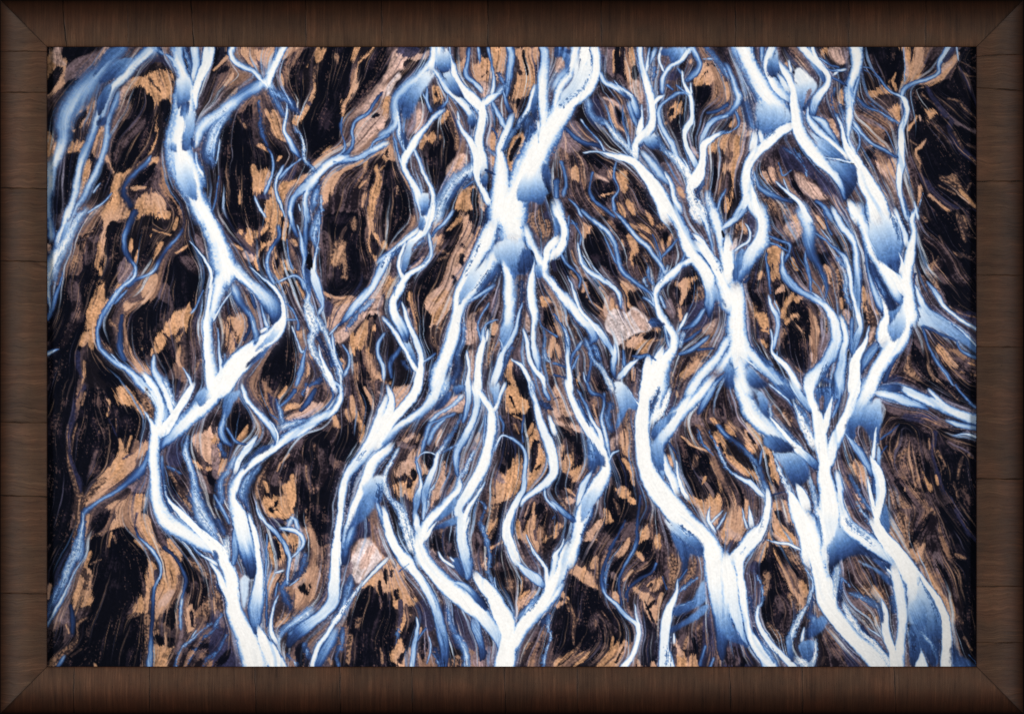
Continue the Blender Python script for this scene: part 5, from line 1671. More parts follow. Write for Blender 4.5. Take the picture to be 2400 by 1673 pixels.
S8,8|80 960 14 .35,0 1080 14 .35
S10,10|700 1340 18 .3,780 1420 14 .4
@900,1200
Pt|-20 430,80 410,180 480,220 640,280 780,290 850,200 900,260 960,180 1080,130 1140,100 1060,160 960,90 860,70 760,20 680
k|70 550 16,70 600 10
k|110 740 16,120 800 14
k|100 460 14,110 510 14
k|10 560 18,20 620 14
Pk|-20 780,60 860,110 960,100 1090,90 1280,60 1300,-20 1300
n|160 860 22,150 960 16,130 1080 12
b|230 620 30,270 750 20
Pt|90 1280,170 1180,220 1400,160 1470,80 1390
k|170 1370 20,210 1290 14
k|40 1420 25,100 1440 20
Pk|180 1120,280 980,310 1040,270 1200,210 1300,170 1200
t|350 1100 14,340 1150 10
t|240 1290 14,240 1420 12
t|320 1330 14,340 1450 14
Pn|290 880,400 800,460 960,480 1100,400 1120,340 1000
Pk|330 1190,420 1170,440 1270,390 1380,340 1470,320 1300
k|430 1410 14,440 1450 14
Pk|430 240,600 150,680 130,690 300,680 420,620 400,560 420,430 330
b|560 260 30,500 200 20
b|620 300 16,580 380 10
Pg|420 350,520 380,600 480,680 560,720 640,640 640,560 580,460 460
b|500 420 20,550 500 14
Pb|840 350,950 250,960 450,1000 640,900 600,830 480
Pq|870 480,940 450,970 520,900 540
g|900 300 14,860 400 14
Pk|1060 600,1140 540,1260 540,1280 700,1280 830,1220 940,1180 920,1100 800
m|1180 670 40,1190 720 25
Pb|1020 520,1130 380,1180 430,1140 530
Pk|1000 300,1120 180,1130 300,1040 440
t|1130 260 10,1000 340 14
Pt|1280 560,1310 580,1320 680,1290 760
Pb|1310 560,1400 600,1480 700,1350 760,1310 700
Pq|1290 800,1340 760,1420 730,1440 780,1380 860,1290 900,1240 960
t|1310 780 18,1360 740 16
Pb|1220 1470,1300 1300,1400 1120,1500 1090,1540 1150,1500 1300,1480 1470
m|1350 1250 25,1280 1390 20
Pk|1560 900,1620 880,1620 1320,1570 1250,1580 1100
Pn|480 740,640 880,780 980,880 1090,890 1300,800 1300,640 1240,600 1080,540 900
Pm|490 740,560 800,560 880
Pg|820 1320,1040 1240,1030 1470,810 1470
Pb|900 1080,960 1120,1040 1290,1000 1260,930 1180
Pm|620 1380,710 1370,700 1470,580 1470
Pb|1540 340,1620 300,1620 480,1540 460
Pt|1230 150,1290 130,1300 200,1400 60,1420 250,1500 240,1430 400,1330 300,1250 280
Pb|1240 250,1400 350,1480 500,1420 540,1300 440,1220 360
W10,15|320 300 55 1,370 420 70 1,450 540 70 1,550 650 80 1,680 760 85 1,820 870 85 1,930 970 78 .88,1020 1080 68 .65,1080 1200 48 .5,1100 1310 22 .3
W10,15|60 220 45 1,130 350 50 1,230 470 50 1,320 590 45 .95,400 720 45 .8,470 860 45 .62,520 1000 45 .5,550 1140 48 .42,570 1280 42 .28,560 1430 38 .22
W12,25|380 620 14 .5,440 760 18 .35,500 900 14 .4
W8,8|140 560 8 .3,230 480 6 .3
W8,12|870 600 38 1,950 690 60 1,1030 800 70 1,1090 920 80 1,1140 1040 90 1,1170 1150 80 1,1160 1280 90 1,1120 1470 90 1
W12,15|1620 700 70 1,1540 800 72 1,1450 900 80 1,1350 1010 80 1,1270 1130 70 1,1210 1260 60 1
F15,1400 860 .4,1240 980 .4|1440 800,1340 880,1230 1000,1260 1000,1400 880
W10,20|730 60 50 .75,740 250 58 .75,760 400 58 .62,780 500 58 .42,790 610 35 .32
W8,8|790 60 14 1,760 200 14 .95,750 330 10 .9
F8,680 440 .3,740 610 .15|640 450,700 430,760 610,720 600,660 520
W6,6|520 370 8 .95,560 440 16 .95,640 500 16 .9
W6,6|630 420 12 .95,650 450 12 .95
W10,15|650 650 18 .6,740 680 28 .6,820 740 38 .35,900 830 38 .18,960 910 22 .12
W6,6|300 990 8 .9,320 1100 18 .6,280 1250 22 .5,260 1460 20 .6
W8,8|320 1190 8 .42,400 1090 14 .28
W6,6|430 1170 8 .75,450 1260 10 .65,400 1400 8 .5
S15,15|490 1280 30 .18,520 1400 30 .2
S8,8|470 1330 10 .4,520 1440 10 .5
S20,20|600 900 18 .35,640 1050 28 .35,700 1180 38 .35,760 1300 42 .5,780 1470 40 .55
W8,12|860 1040 45 .42,890 1150 35 .42,920 1250 28 .28,930 1330 38 .16,915 1385 18 .1
S10,10|900 100 14 .42,950 220 20 .42,990 400 18 .42,990 560 18 .5,1030 690 16 .65,1050 770 12 .8
W6,6|1045 620 6 .7,1055 720 8 .9
W10,10|1600 40 8 .3,1590 60 8 .3
W8,8|1510 520 22 .95,1530 640 25 1,1540 740 40 1
W8,8|1350 250 6 .85,1390 330 12 .9,1450 420 18 .85,1510 520 20 .92
W12,12|1620 420 35 .85,1580 540 30 .75,1560 660 40 .85
W10,10|1250 470 22 .8,1340 560 40 .6,1430 620 48 .55,1500 690 22 .3
S15,15|1430 800 22 .42,1330 920 28 .42
S12,12|1500 1030 35 .18,1530 1000 25 .2
S8,8|1550 960 12 .35,1540 1090 14 .65,1565 1180 16 .42,1510 1310 18 .42,1500 1470 14 .55
S8,8|110 1220 10 .42,130 1100 10 .4
@1300,1200
Pb|440 120,1100 120,1250 400,1180 560,1100 700,1000 1000,960 1470,760 1470,780 1100,460 770,420 500
Pk|240 320,330 280,380 440,300 480,250 440
t|380 440 25,350 500 25
Pt|170 580,210 500,330 560,400 680,430 740,340 710,260 650
m|400 480 14,400 600 16
Pk|160 590,260 660,430 750,480 860,600 950,720 1100,740 1200,620 1300,560 1250,420 1250,330 1290,180 1300,-20 1300,-20 900,60 760
t|80 780 20,100 830 14,30 870 25
m|100 820 8,180 980 8,175 1220 8
m|240 930 6,190 1080 8
m|450 940 10,520 1050 10,535 1160 10
m|110 890 10,130 930 8
b|370 1060 50,400 960 30,580 1120 25
Pt|-20 1390,80 1340,200 1300,350 1290,300 1400,180 1470,-20 1470
k|300 1270 14,60 1420 14
m|240 1240 10,160 1360 16
Pt|400 1470,520 1300,640 1200,700 1230,600 1400,560 1470
k|360 1380 35,470 1290 20
t|550 1180 8,540 1260 10
k|640 1270 10,580 1400 8
Pk|460 130,620 100,640 250,560 260,520 200
Pt|560 380,700 270,690 340,600 390
Pt|780 260,880 150,890 220,800 310,740 370
Pt|920 240,980 230,975 330,930 320
Pk|760 380,840 280,920 240,940 400,960 560,880 640,760 640,860 480
t|800 410 22,820 440 14
m|870 500 8,760 560 16,680 590 14
t|640 640 12,720 560 10
k|560 520 25,640 460 25,540 620 25
g|550 580 14,570 610 10
t|570 790 20,580 830 12
Pk|600 600,640 640,660 720,620 760,610 680
Pt|740 700,860 740,960 900,960 1010,900 1020,840 920,770 800
Pt|800 690,1000 620,960 720,880 740
b|900 690 20,840 760 14
k|930 850 14,870 900 14
k|920 1010 12,850 860 10
Pk|800 860,900 1040,960 1120,980 1200,950 1400,900 1470,800 1470,820 1200,790 1000
m|960 1040 10,980 1160 10
t|780 1400 14,800 1450 14
t|920 1430 14,920 1450 14
Pm|1060 560,1060 430,1150 450,1160 520,1100 720,1060 700
t|1000 780 14,970 900 14
b|1020 450 20,1040 620 20
Pm|1270 480,1320 400,1340 480,1300 600,1200 700
Pk|1140 980,1300 880,1370 860,1300 960,1150 1020
b|1200 960 16,1300 900 14
Pb|1150 1200,1300 1100,1440 1000,1500 1200,1540 1400,1540 1470,1160 1470
Pn|1400 950,1500 1000,1500 1300,1440 1470,1360 1470,1380 1200
k|1300 1200 30,1330 1280 25
Pt|1170 1300,1230 1400,1290 1340,1330 1470,1160 1470
q|1150 1220 20,1180 1320 14
m|1250 1180 12,1230 1260 12
W10,15|1480 340 90 1,1510 480 110 1,1540 600 130 1,1560 720 130 .85,1580 860 125 .62,1590 980 98 .42,1590 1100 85 .28,1570 1250 55 .18,1570 1360 25 .12
W15,15|1600 560 110 1,1640 750 110 .95
F20,1100 180 .35,1200 620 .12|1100 180,1260 300,1380 420,1280 400,1240 560,1170 640,1190 480,1140 330
F15,1380 660 .55,1120 960 .2|1400 640,1420 820,1380 860,1260 920,1150 980,1110 970,1100 930,1150 870,1280 820,1330 740
F12,1400 890 .45,1100 1110 .18|1380 880,1440 880,1400 960,1240 1060,1100 1130,1090 1090,1240 1000
S8,8|1340 610 14 .35,1220 700 18 .35,1150 760 10 .25
W6,6|1240 530 8 .35,1160 640 10 .35
W8,8|1300 820 8 .5,1180 870 8 .5
W8,8|1150 640 8 .7,1140 760 20 .9,1080 900 38 .95,1050 1020 48 .92,1040 1120 48 .82,1030 1250 48 .82,1040 1350 65 .78,1050 1470 78 .82
S15,15|1060 1280 22 .38,1070 1400 25 .38
W6,6|1120 1150 8 .9,1130 1210 12 .95
W8,8|620 150 8 .25,640 130 14 .2,560 280 16 .18,490 430 18 .2,450 560 22 .2,450 700 22 .25,490 790 14 .65,570 860 18 .62,640 940 20 .52,710 1000 22 .65,770 1060 28 .82,780 1160 28 .95,760 1270 28 1,710 1370 28 1,630 1470 35 1
S10,10|490 480 12 .4,480 600 12 .4,480 700 10 .35
W6,6|750 870 4 .9,765 980 12 .95,785 1060 16 1
W8,8|780 260 12 .25,750 340 14 .42,690 450 14 .4,620 560 14 .28,600 680 12 .25,620 870 10 .25
W8,8|950 480 14 .35,900 570 14 .2,760 650 18 .16,690 720 18 .16,660 800 12 .2
W8,8|690 680 8 .2,680 840 10 .2
W8,8|1010 600 6 .25,1050 720 8 .3
W8,8|1410 1260 14 .35,1370 1420 12 .35
W8,8|1490 1370 12 .42,1450 1470 14 .4
W6,6|1460 860 4 .7,1440 980 4 .3
@1700,1200
Pk|350 320,420 340,560 600,650 800,720 920,680 1040,620 1120,570 1220,500 1230,400 1100,350 980,340 880,370 760,350 620,300 540
b|520 850 60,600 960 40,560 1080 40
Pt|380 270,450 350,540 490,620 640,700 800,740 850,720 900,620 760,560 600,480 430
Pm|560 360,680 400,760 500,810 620,820 700,760 680,680 560
b|640 520 25,740 640 20
k|520 380 25,660 580 20
Pt|640 640,700 650,780 740,760 790,700 740
t|345 320 18,320 440 22,370 290 12
m|400 600 35,380 740 25
m|620 800 30,660 900 25
m|500 1130 30,520 1190 25,420 1060 14
Pn|210 560,290 480,300 620,330 780,290 900,280 1000,240 960,200 760
b|240 620 25,250 720 20
Pb|1080 460,1220 430,1400 550,1530 680,1480 720,1280 720,1150 700,1080 600
Pn|1060 700,1140 740,1120 860,1060 940,1040 820
Pm|1290 700,1460 690,1520 780,1540 900,1450 860,1330 780
t|1400 720 25,1460 800 16
Pg|1120 800,1200 770,1360 860,1420 960,1380 1000,1300 980,1240 940
Pm|1260 920,1400 980,1450 1120,1380 1100,1300 1040
t|1410 1000 12,1420 1060 10
Pg|1400 1130,1480 1180,1540 1300,1480 1280
b|1230 960 18,1320 1070 14
Pb|900 1130,1010 1060,1150 1170,1250 1330,1330 1470,860 1470,880 1250
Pn|1050 1150,1200 1260,1280 1470,1150 1470
m|930 1370 25,900 1420 14
Pn|-20 1150,140 1250,190 1330,240 1470,-20 1470
k|160 1400 25,120 1440 25
Pb|0 1270,100 1280,130 1400,0 1440
W8,15|760 80 90 1,820 250 90 1,860 400 80 1,890 550 80 1,920 700 80 1,950 830 90 1,1020 950 80 1,1110 1060 80 1,1210 1170 80 1,1320 1280 90 .95,1450 1400 110 .9,1540 1500 100 .9
W15,15|1000 -20 90 1,1000 100 70 .8
W12,12|880 -20 28 .95,920 150 30 .95,940 300 30 .9,960 430 30 .88,970 560 28 .75
S8,8|865 20 14 .5,880 140 12 .55,905 300 8 .5
F20,1050 90 .85,1180 420 .1|1050 100,1100 80,1200 190,1330 300,1480 380,1620 490,1620 530,1500 480,1340 420,1200 400,1080 450,1030 500,980 570,960 400,950 330,1030 200
W15,12|1110 80 45 1,1180 180 48 .95,1300 270 55 .88,1430 360 50 .7,1550 460 40 .42,1630 540 18 .25
S15,15|1160 80 25 .42,1260 190 25 .45,1380 290 22 .42
F12,1260 460 .6,1580 680 .18|1250 460,1350 500,1480 580,1600 640,1600 680,1540 680,1440 590
F10,1480 480 .2,1540 540 .12|1380 440,1540 490,1560 540,1480 550
S15,15|1050 520 25 .8,1020 680 38 .85,1020 830 30 .85
W8,8|970 640 30 .95,980 780 30 .95,1020 880 25 1
S10,10|1080 640 18 .3,1070 800 25 .2
S8,8|1090 620 10 .35,1160 700 12 .38
S12,12|1170 760 12 .42,1300 800 28 .42,1420 880 28 .42
S10,12|1110 860 18 .8,1160 970 38 .82,1250 1080 32 .75,1360 1190 32 .75,1470 1310 28 .88,1560 1420 25 .8
W8,8|1470 820 10 .9,1500 930 32 .88,1500 1050 38 .88,1520 1180 40 .95,1570 1320 40 1,1590 1470 40 1
F10,1440 900 .35,1480 1040 .25|1420 900,1480 920,1480 1040,1440 990
W10,10|1290 1070 22 .15,1400 1200 12 .12,1530 1350 10 .2
W8,8|1350 1080 5 .9,1450 1160 8 .95
W12,12|300 190 65 .95,190 320 78 .88,130 430 58 .95,130 560 42 1,160 700 42 1,170 850 40 1,190 1000 40 1,220 1130 45 1,290 1250 70 1,370 1360 80 1,440 1490 80 1
S8,8|140 380 12 .5,180 330 8 .5
W12,12|10 420 40 .95,30 520 60 .95,70 660 55 .95,70 800 65 .82,90 930 65 .72,130 1060 48 .6,170 1170 38 .5,205 1260 16 .35
F15,40 1000 .5,180 1250 .18|-20 960,80 1080,200 1260,150 1250,-20 1150
W6,8|750 530 6 .6,820 640 10 .7,820 740 14 .7
S8,8|820 720 14 .7,770 860 20 .75,700 980 25 .75,640 1110 30 .72,600 1230 28 .42,610 1350 18 .35
S20,20|830 820 22 .22,790 960 28 .28,840 1000 35 .35,790 1100 28 .18
F12,900 990 .4,790 1170 .15|760 1110,900 970,960 1030,880 1130,770 1190
W6,8|740 1090 8 .9,720 1190 18 .8
F8,760 1200 .45,790 1400 .28|700 1220,820 1200,830 1320,790 1400,740 1380,690 1300
S8,8|850 1210 18 .8,840 1350 22 .82,790 1440 38 .82,690 1390 38 .8
S8,8|290 570 8 .5,340 700 14 .55,340 830 14 .45,300 900 16 .75
W8,8|300 890 16 .82,300 1000 22 .88,350 1110 28 .88,430 1230 32 .82,540 1340 32 .82,640 1450 32 .82
S10,10|220 800 18 .25,260 960 12 .2
W10,10|270 1080 14 .18,340 1230 18 .25,460 1400 22 .3
F10,600 1220 .5,640 1380 .2|580 1220,620 1200,640 1380,610 1370
S6,6|440 1260 6 .35,520 1370 6 .35
@1900,1200
Pb|740 -20,1200 60,1320 330,1300 500,1330 700,1380 1000,1340 1200,1280 950,1180 750,1080 600,940 450,800 300
Pm|740 20,900 40,980 200,1060 400,1160 560,1280 800,1340 1100,1320 1190,1270 1000,1170 740,1050 560,900 400,800 280
t|780 130 40,880 330 40,990 420 40,1060 320 25
t|1070 550 30,1200 740 35,1280 860 35,1310 1000 22
k|1040 150 30,960 250 25,1080 60 40,930 330 14
g|1180 460 50,1200 560 30
k|1180 560 14,1130 430 14,1290 650 30
Pk|1200 -20,1570 -20,1570 1470,1420 1350,1360 1100,1400 900,1330 500,1300 330
b|1340 650 30,1400 850 30,1400 1050 25
m|1350 520 10,1420 680 8
m|1360 960 10,1420 1030 8
m|1440 1180 10,1510 1280 8
n|1370 -10 20,1430 120 22,1560 270 20
m|1380 400 14,1440 430 8
W8,8|600 110 45 1,690 250 60 1,790 370 70 1,880 480 80 1,950 600 90 .95
W12,15|790 540 50 .9,830 700 60 .88,850 850 58 .82,860 1000 48 .88,850 1150 48 .88,840 1300 58 .95,830 1470 60 .95
F20,940 700 .85,1200 1180 .22|950 640,1050 620,1150 800,1220 960,1235 1150,1200 1200,1080 1130,1000 1060,930 1050,900 900,930 760
F12,980 740 .8,1060 1090 .25|940 760,1060 780,1090 1000,1060 1100,990 1060,930 960
S12,12|1030 600 12 .4,1120 780 22 .35,1200 950 20 .3,1230 1080 8 .3
F12,960 1080 .35,1150 1420 .15|920 1080,1010 1060,1200 1200,1220 1260,1200 1420,1140 1440,1090 1380,1040 1280,990 1430,950 1430,930 1300
S10,10|1040 1120 25 .42,1140 1240 25 .4,1180 1340 18 .4
S10,10|960 1150 25 .3,960 1280 20 .15
W8,8|1040 1280 6 .8,1040 1400 45 .82,1040 1470 60 .85
S10,10|770 780 20 .35,790 940 18 .3
W8,8|960 480 8 .9,1030 580 18 1,1110 690 28 1,1180 810 35 1,1240 930 40 1,1270 1050 45 1,1280 1200 55 1,1280 1320 55 .95,1280 1470 60 .95
W8,8|700 520 6 .9,750 570 20 .95
F20,1340 1250 .12,1450 1460 .25|1330 1200,1400 1330,1570 1450,1570 1470,1330 1470
W6,6|1480 1330 4 .35,1560 1430 6 .35
@100,900
W20,15|960 -70 40 .9,1040 50 55 .9,1095 190 50 .85,1090 320 42 .9,1070 430 45 1
W15,15|1130 20 30 .9,1180 140 40 .9,1200 260 35 .95
@900,900
W20,20|560 330 20 .6,470 420 25 .55,420 540 20 .5
@900,1200
W12,15|1730 340 58 1,1685 490 65 1,1615 640 70 1,1540 790 75 1
@1900,1200
W12,12|930 560 70 1,960 650 70 .95,950 760 60 .8
"""
# ---------------------------------------------------------------- picture on the print
# The river picture is computed here from traced outlines: SPX is the size of one photo pixel in picture samples.
SPX = 2.0 / 3.0
PX0, PY0, PX1, PY1 = 111.5, 110.5, 2289.0, 1562.5      # printed area, in photo pixels
GW, GH = int(round((PX1 - PX0) * SPX)) + 1, int(round((PY1 - PY0) * SPX)) + 1
RNG = np.random.RandomState(7)

def smooth01(t):
    t = np.clip(t, 0.0, 1.0)
    return t * t * (3 - 2 * t)

def vnoise(w, h, scale, seed, sy=None):
    sy = sy or scale
    r = np.random.RandomState(seed)
    nx, ny = int(w / scale) + 3, int(h / sy) + 3
    g = r.randn(ny, nx).astype(np.float32)
    x = np.arange(w, dtype=np.float32) / scale; y = np.arange(h, dtype=np.float32) / sy
    xi = x.astype(int); yi = y.astype(int)
    fx = smooth01(x - xi)[None, :].astype(np.float32); fy = smooth01(y - yi)[:, None].astype(np.float32)
    a = g[np.ix_(yi, xi)]; b = g[np.ix_(yi, xi + 1)]; c = g[np.ix_(yi + 1, xi)]; d = g[np.ix_(yi + 1, xi + 1)]
    n = (a * (1 - fx) + b * fx) * (1 - fy) + (c * (1 - fx) + d * fx) * fy
    return n / n.std()

def boxblur(a, r):
    if r < 1: return a
    k = 2 * r + 1
    for ax in (0, 1):
        pad = [(r + 1, r), (0, 0)] if ax == 0 else [(0, 0), (r + 1, r)]
        c = np.cumsum(np.pad(a, pad, mode='edge'), axis=ax, dtype=np.float64)
        a = ((c[k:] - c[:-k]) if ax == 0 else (c[:, k:] - c[:, :-k])) / k
    return a.astype(np.float32)

def spline(P, sub, closed=False):
    P = np.asarray(P, np.float64)
    n = len(P)
    if n < 3 and not closed:
        t = np.linspace(0, 1, sub + 1)[:, None]
        return P[:1] * (1 - t) + P[-1:] * t if n == 2 else P
    out = []
    rng = range(n) if closed else range(n - 1)
    for i in rng:
        if closed:
            p0, p1, p2, p3 = P[i - 1], P[i], P[(i + 1) % n], P[(i + 2) % n]
        else:
            p0, p1, p2, p3 = P[max(i - 1, 0)], P[i], P[i + 1], P[min(i + 2, n - 1)]
        for k in range(sub):
            t = k / sub
            out.append(0.5 * ((2 * p1) + (-p0 + p2) * t + (2 * p0 - 5 * p1 + 4 * p2 - p3) * t * t + (-p0 + 3 * p1 - 3 * p2 + p3) * t ** 3))
    if not closed: out.append(P[-1])
    return np.array(out)

def parse(text):
    items = []; ox = oy = 0
    for ln in text.strip().splitlines():
        ln = ln.strip()
        if not ln: continue
        if ln[0] == '@':
            ox, oy = [float(v) for v in ln[1:].split(',')]
            continue
        head, body = ln.split('|')
        over = head[0] == '^'
        if over: head = head[1:]
        kind = head[0]; arg = head[1:]
        pts = []
        last = 1.0
        for tok in body.split(','):
            v = [float(q) for q in tok.split()]
            v[0] = (ox + v[0] / 4 - PX0) * SPX; v[1] = (oy + v[1] / 4 - PY0) * SPX
            if kind not in 'PF':
                v[2:] = v[2:]
                w = v[2] if len(v) > 2 else pts[-1][2] / (SPX / 4)
                c = v[3] if len(v) > 3 else last
                last = c
                v = [v[0], v[1], w * SPX / 4, c]
            pts.append(v)
        items.append((kind, arg, over, pts, (ox, oy)))
    return items

SRGB = {'t': (198, 148, 110), 'p': (206, 170, 156), 'q': (201, 158, 134), 'l': (226, 208, 206), 'm': (112, 86, 76),
        'b': (44, 36, 46), 'k': (8, 10, 20), 'n': (43, 44, 72), 'g': (126, 106, 112)}
RAMP_X = np.array([0.0, 0.12, 0.25, 0.38, 0.52, 0.68, 0.82, 1.0])
RAMP_C = np.array([(18, 24, 44), (34, 48, 84), (52, 80, 132), (84, 122, 176), (134, 168, 211), (186, 208, 232), (224, 232, 239), (250, 247, 242)], np.float64)
def ramp(v):
    return np.stack([np.interp(v, RAMP_X, RAMP_C[:, k]) for k in range(3)], -1).astype(np.float32)

def flow_field(items):
    q = 8
    w, h = GW // q + 2, GH // q + 2
    A = np.zeros((h, w), np.float32); B = np.zeros((h, w), np.float32); W = np.zeros((h, w), np.float32)
    for kind, arg, over, pts, o in items:
        if kind in 'PF' or len(pts) < 2: continue
        s = spline([p[:4] for p in pts], 8)
        d = np.diff(s[:, :2], axis=0); L = np.hypot(d[:, 0], d[:, 1]) + 1e-6
        th = 2 * np.arctan2(d[:, 1], d[:, 0])
        xi = np.clip((s[:-1, 0] / q).astype(int), 0, w - 1); yi = np.clip((s[:-1, 1] / q).astype(int), 0, h - 1)
        wt = L * (0.3 + np.minimum(s[:-1, 2], 8) / 8)
        np.add.at(A, (yi, xi), np.cos(th) * wt); np.add.at(B, (yi, xi), np.sin(th) * wt); np.add.at(W, (yi, xi), wt)
    TA = np.zeros_like(A); TB = np.zeros_like(A)
    for r, k in ((1, 6.0), (3, 1.5), (8, .4)):
        a, b = A, B
        for _ in range(2): a = boxblur(a, r); b = boxblur(b, r)
        TA += a * k * r; TB += b * k * r
    TA -= 0.02                                        # falls down the picture where nothing else tells
    yy = np.arange(GH) / q; xx = np.arange(GW) / q
    def up(f):
        y0 = np.minimum(yy.astype(int), h - 2); x0 = np.minimum(xx.astype(int), w - 2)
        fy = (yy - y0)[:, None].astype(np.float32); fx = (xx - x0)[None, :].astype(np.float32)
        return (f[np.ix_(y0, x0)] * (1 - fx) + f[np.ix_(y0, x0 + 1)] * fx) * (1 - fy) + (f[np.ix_(y0 + 1, x0)] * (1 - fx) + f[np.ix_(y0 + 1, x0 + 1)] * fx) * fy
    TA, TB = up(TA), up(TB)
    th = 0.5 * np.arctan2(TB, TA) + 0.12 * vnoise(GW, GH, 26, 91)
    return np.cos(th).astype(np.float32), np.sin(th).astype(np.float32)

def lic(noise, U, V, n, step=1.0):
    h, w = noise.shape
    acc = noise.copy(); tot = 1.0
    X0, Y0 = np.meshgrid(np.arange(w, dtype=np.float32), np.arange(h, dtype=np.float32))
    for sgn in (1, -1):
        x = X0.copy(); y = Y0.copy()
        du = np.zeros_like(x); dv = np.zeros_like(x)
        for k in range(n):
            xi = np.clip(x, 0, w - 1).astype(np.int32); yi = np.clip(y, 0, h - 1).astype(np.int32)
            u = U[yi, xi]; v = V[yi, xi]
            if k: 
                f = np.where(u * du + v * dv < 0, -1, 1).astype(np.float32); u = u * f; v = v * f
            else:
                u = u * sgn; v = v * sgn
            x += u * step; y += v * step
            du, dv = u, v
            xi = np.clip(x, 0, w - 1).astype(np.int32); yi = np.clip(y, 0, h - 1).astype(np.int32)
            wt = 1 - k / n
            acc += noise[yi, xi] * wt; tot += wt
    acc -= acc.mean()
    return acc / acc.std()

def upsample2(a, h, w):
    a = np.pad(a, ((0, 1), (0, 1)), mode='edge')
    o = np.empty((a.shape[0] * 2 - 2, a.shape[1] * 2 - 2), np.float32)
    o[0::2, 0::2] = a[:-1, :-1]
    o[0::2, 1::2] = (a[:-1, :-1] + a[:-1, 1:]) / 2
    o[1::2, 0::2] = (a[:-1, :-1] + a[1:, :-1]) / 2
    o[1::2, 1::2] = (a[:-1, :-1] + a[1:, :-1] + a[:-1, 1:] + a[1:, 1:]) / 4
    return o[:h, :w]

def lic2(scale, seed, U, V, n):
    u, v = U[::2, ::2], V[::2, ::2]
    h, w = u.shape
    return upsample2(lic(vnoise(w, h, scale / 2, seed), u, v, n), GH, GW)

def streamline(x, y, U, V, n, step=4.0):
    """a thread carried along by the flow, both ways from its seed"""
    out = []
    for sg in (-1, 1):
        px, py, du, dv = x, y, 0.0, 0.0
        for k in range(n):
            i, j = int(py), int(px)
            if not (0 <= i < GH and 0 <= j < GW): break
            u, v = float(U[i, j]), float(V[i, j])
            if k == 0: u, v = u * sg, v * sg
            elif u * du + v * dv < 0: u, v = -u, -v
            px += u * step; py += v * step; du, dv = u, v
            out.append((px, py)) if sg > 0 else out.insert(0, (px, py))
        if sg < 0: out.append((x, y))
    return out

def pointed(pts, water=True):
    """streams fade out in a soft tip instead of a round end"""
    pts = [list(p[:4]) + [1.0] for p in pts]
    if len(pts) < 2: return pts
    ends = []
    for end in (0, 1):
        a, b = (pts[0], pts[1]) if end == 0 else (pts[-1], pts[-2])
        if a[3] < 0.4: continue
        d = np.hypot(a[0] - b[0], a[1] - b[1]) + 1e-6
        k = min((1.9 if water else 1.2) * a[2], 16) / d
        ends.append((end, [a[0] + (a[0] - b[0]) * k, a[1] + (a[1] - b[1]) * k, a[2] * 0.3, a[3], 0.0]))
    for end, n in ends:
        if end == 0: pts[0][4] = .9; pts.insert(0, n)
        else: pts[-1][4] = .9; pts.append(n)
    return pts

def stroke_field(s, pad):
    """distance-to-edge, value and side of a stroke with changing half width"""
    x0 = int(max(0, np.floor((s[:, 0] - s[:, 2]).min() - pad))); x1 = int(min(GW, np.ceil((s[:, 0] + s[:, 2]).max() + pad) + 1))
    y0 = int(max(0, np.floor((s[:, 1] - s[:, 2]).min() - pad))); y1 = int(min(GH, np.ceil((s[:, 1] + s[:, 2]).max() + pad) + 1))
    if x1 - x0 < 2 or y1 - y0 < 2: return None
    E = np.full((y1 - y0, x1 - x0), 1e3, np.float32); C = np.zeros_like(E); SD = np.zeros_like(E); HW = np.ones_like(E); AL = np.ones_like(E)
    has_a = s.shape[1] > 4
    for a, b in zip(s[:-1], s[1:]):
        m = max(a[2], b[2]) + pad
        bx0 = int(max(x0, min(a[0], b[0]) - m)); bx1 = int(min(x1, max(a[0], b[0]) + m + 1))
        by0 = int(max(y0, min(a[1], b[1]) - m)); by1 = int(min(y1, max(a[1], b[1]) + m + 1))
        if bx1 <= bx0 or by1 <= by0: continue
        px = WX[by0:by1, bx0:bx1] - a[0]; py = WY[by0:by1, bx0:bx1] - a[1]
        dx, dy = b[0] - a[0], b[1] - a[1]
        L2 = dx * dx + dy * dy + 1e-9
        t = np.clip((px * dx + py * dy) / L2, 0, 1)
        qx = px - t * dx; qy = py - t * dy
        hw = a[2] + (b[2] - a[2]) * t
        e = np.sqrt(qx * qx + qy * qy) - hw
        sl = (slice(by0 - y0, by1 - y0), slice(bx0 - x0, bx1 - x0))
        k = e < E[sl]
        E[sl] = np.where(k, e, E[sl]); C[sl] = np.where(k, a[3] + (b[3] - a[3]) * t, C[sl])
        SD[sl] = np.where(k, px * dy - py * dx, SD[sl]); HW[sl] = np.where(k, hw, HW[sl])
        if has_a: AL[sl] = np.where(k, a[4] + (b[4] - a[4]) * t, AL[sl])
    return y0, y1, x0, x1, E, C, SD, HW, AL

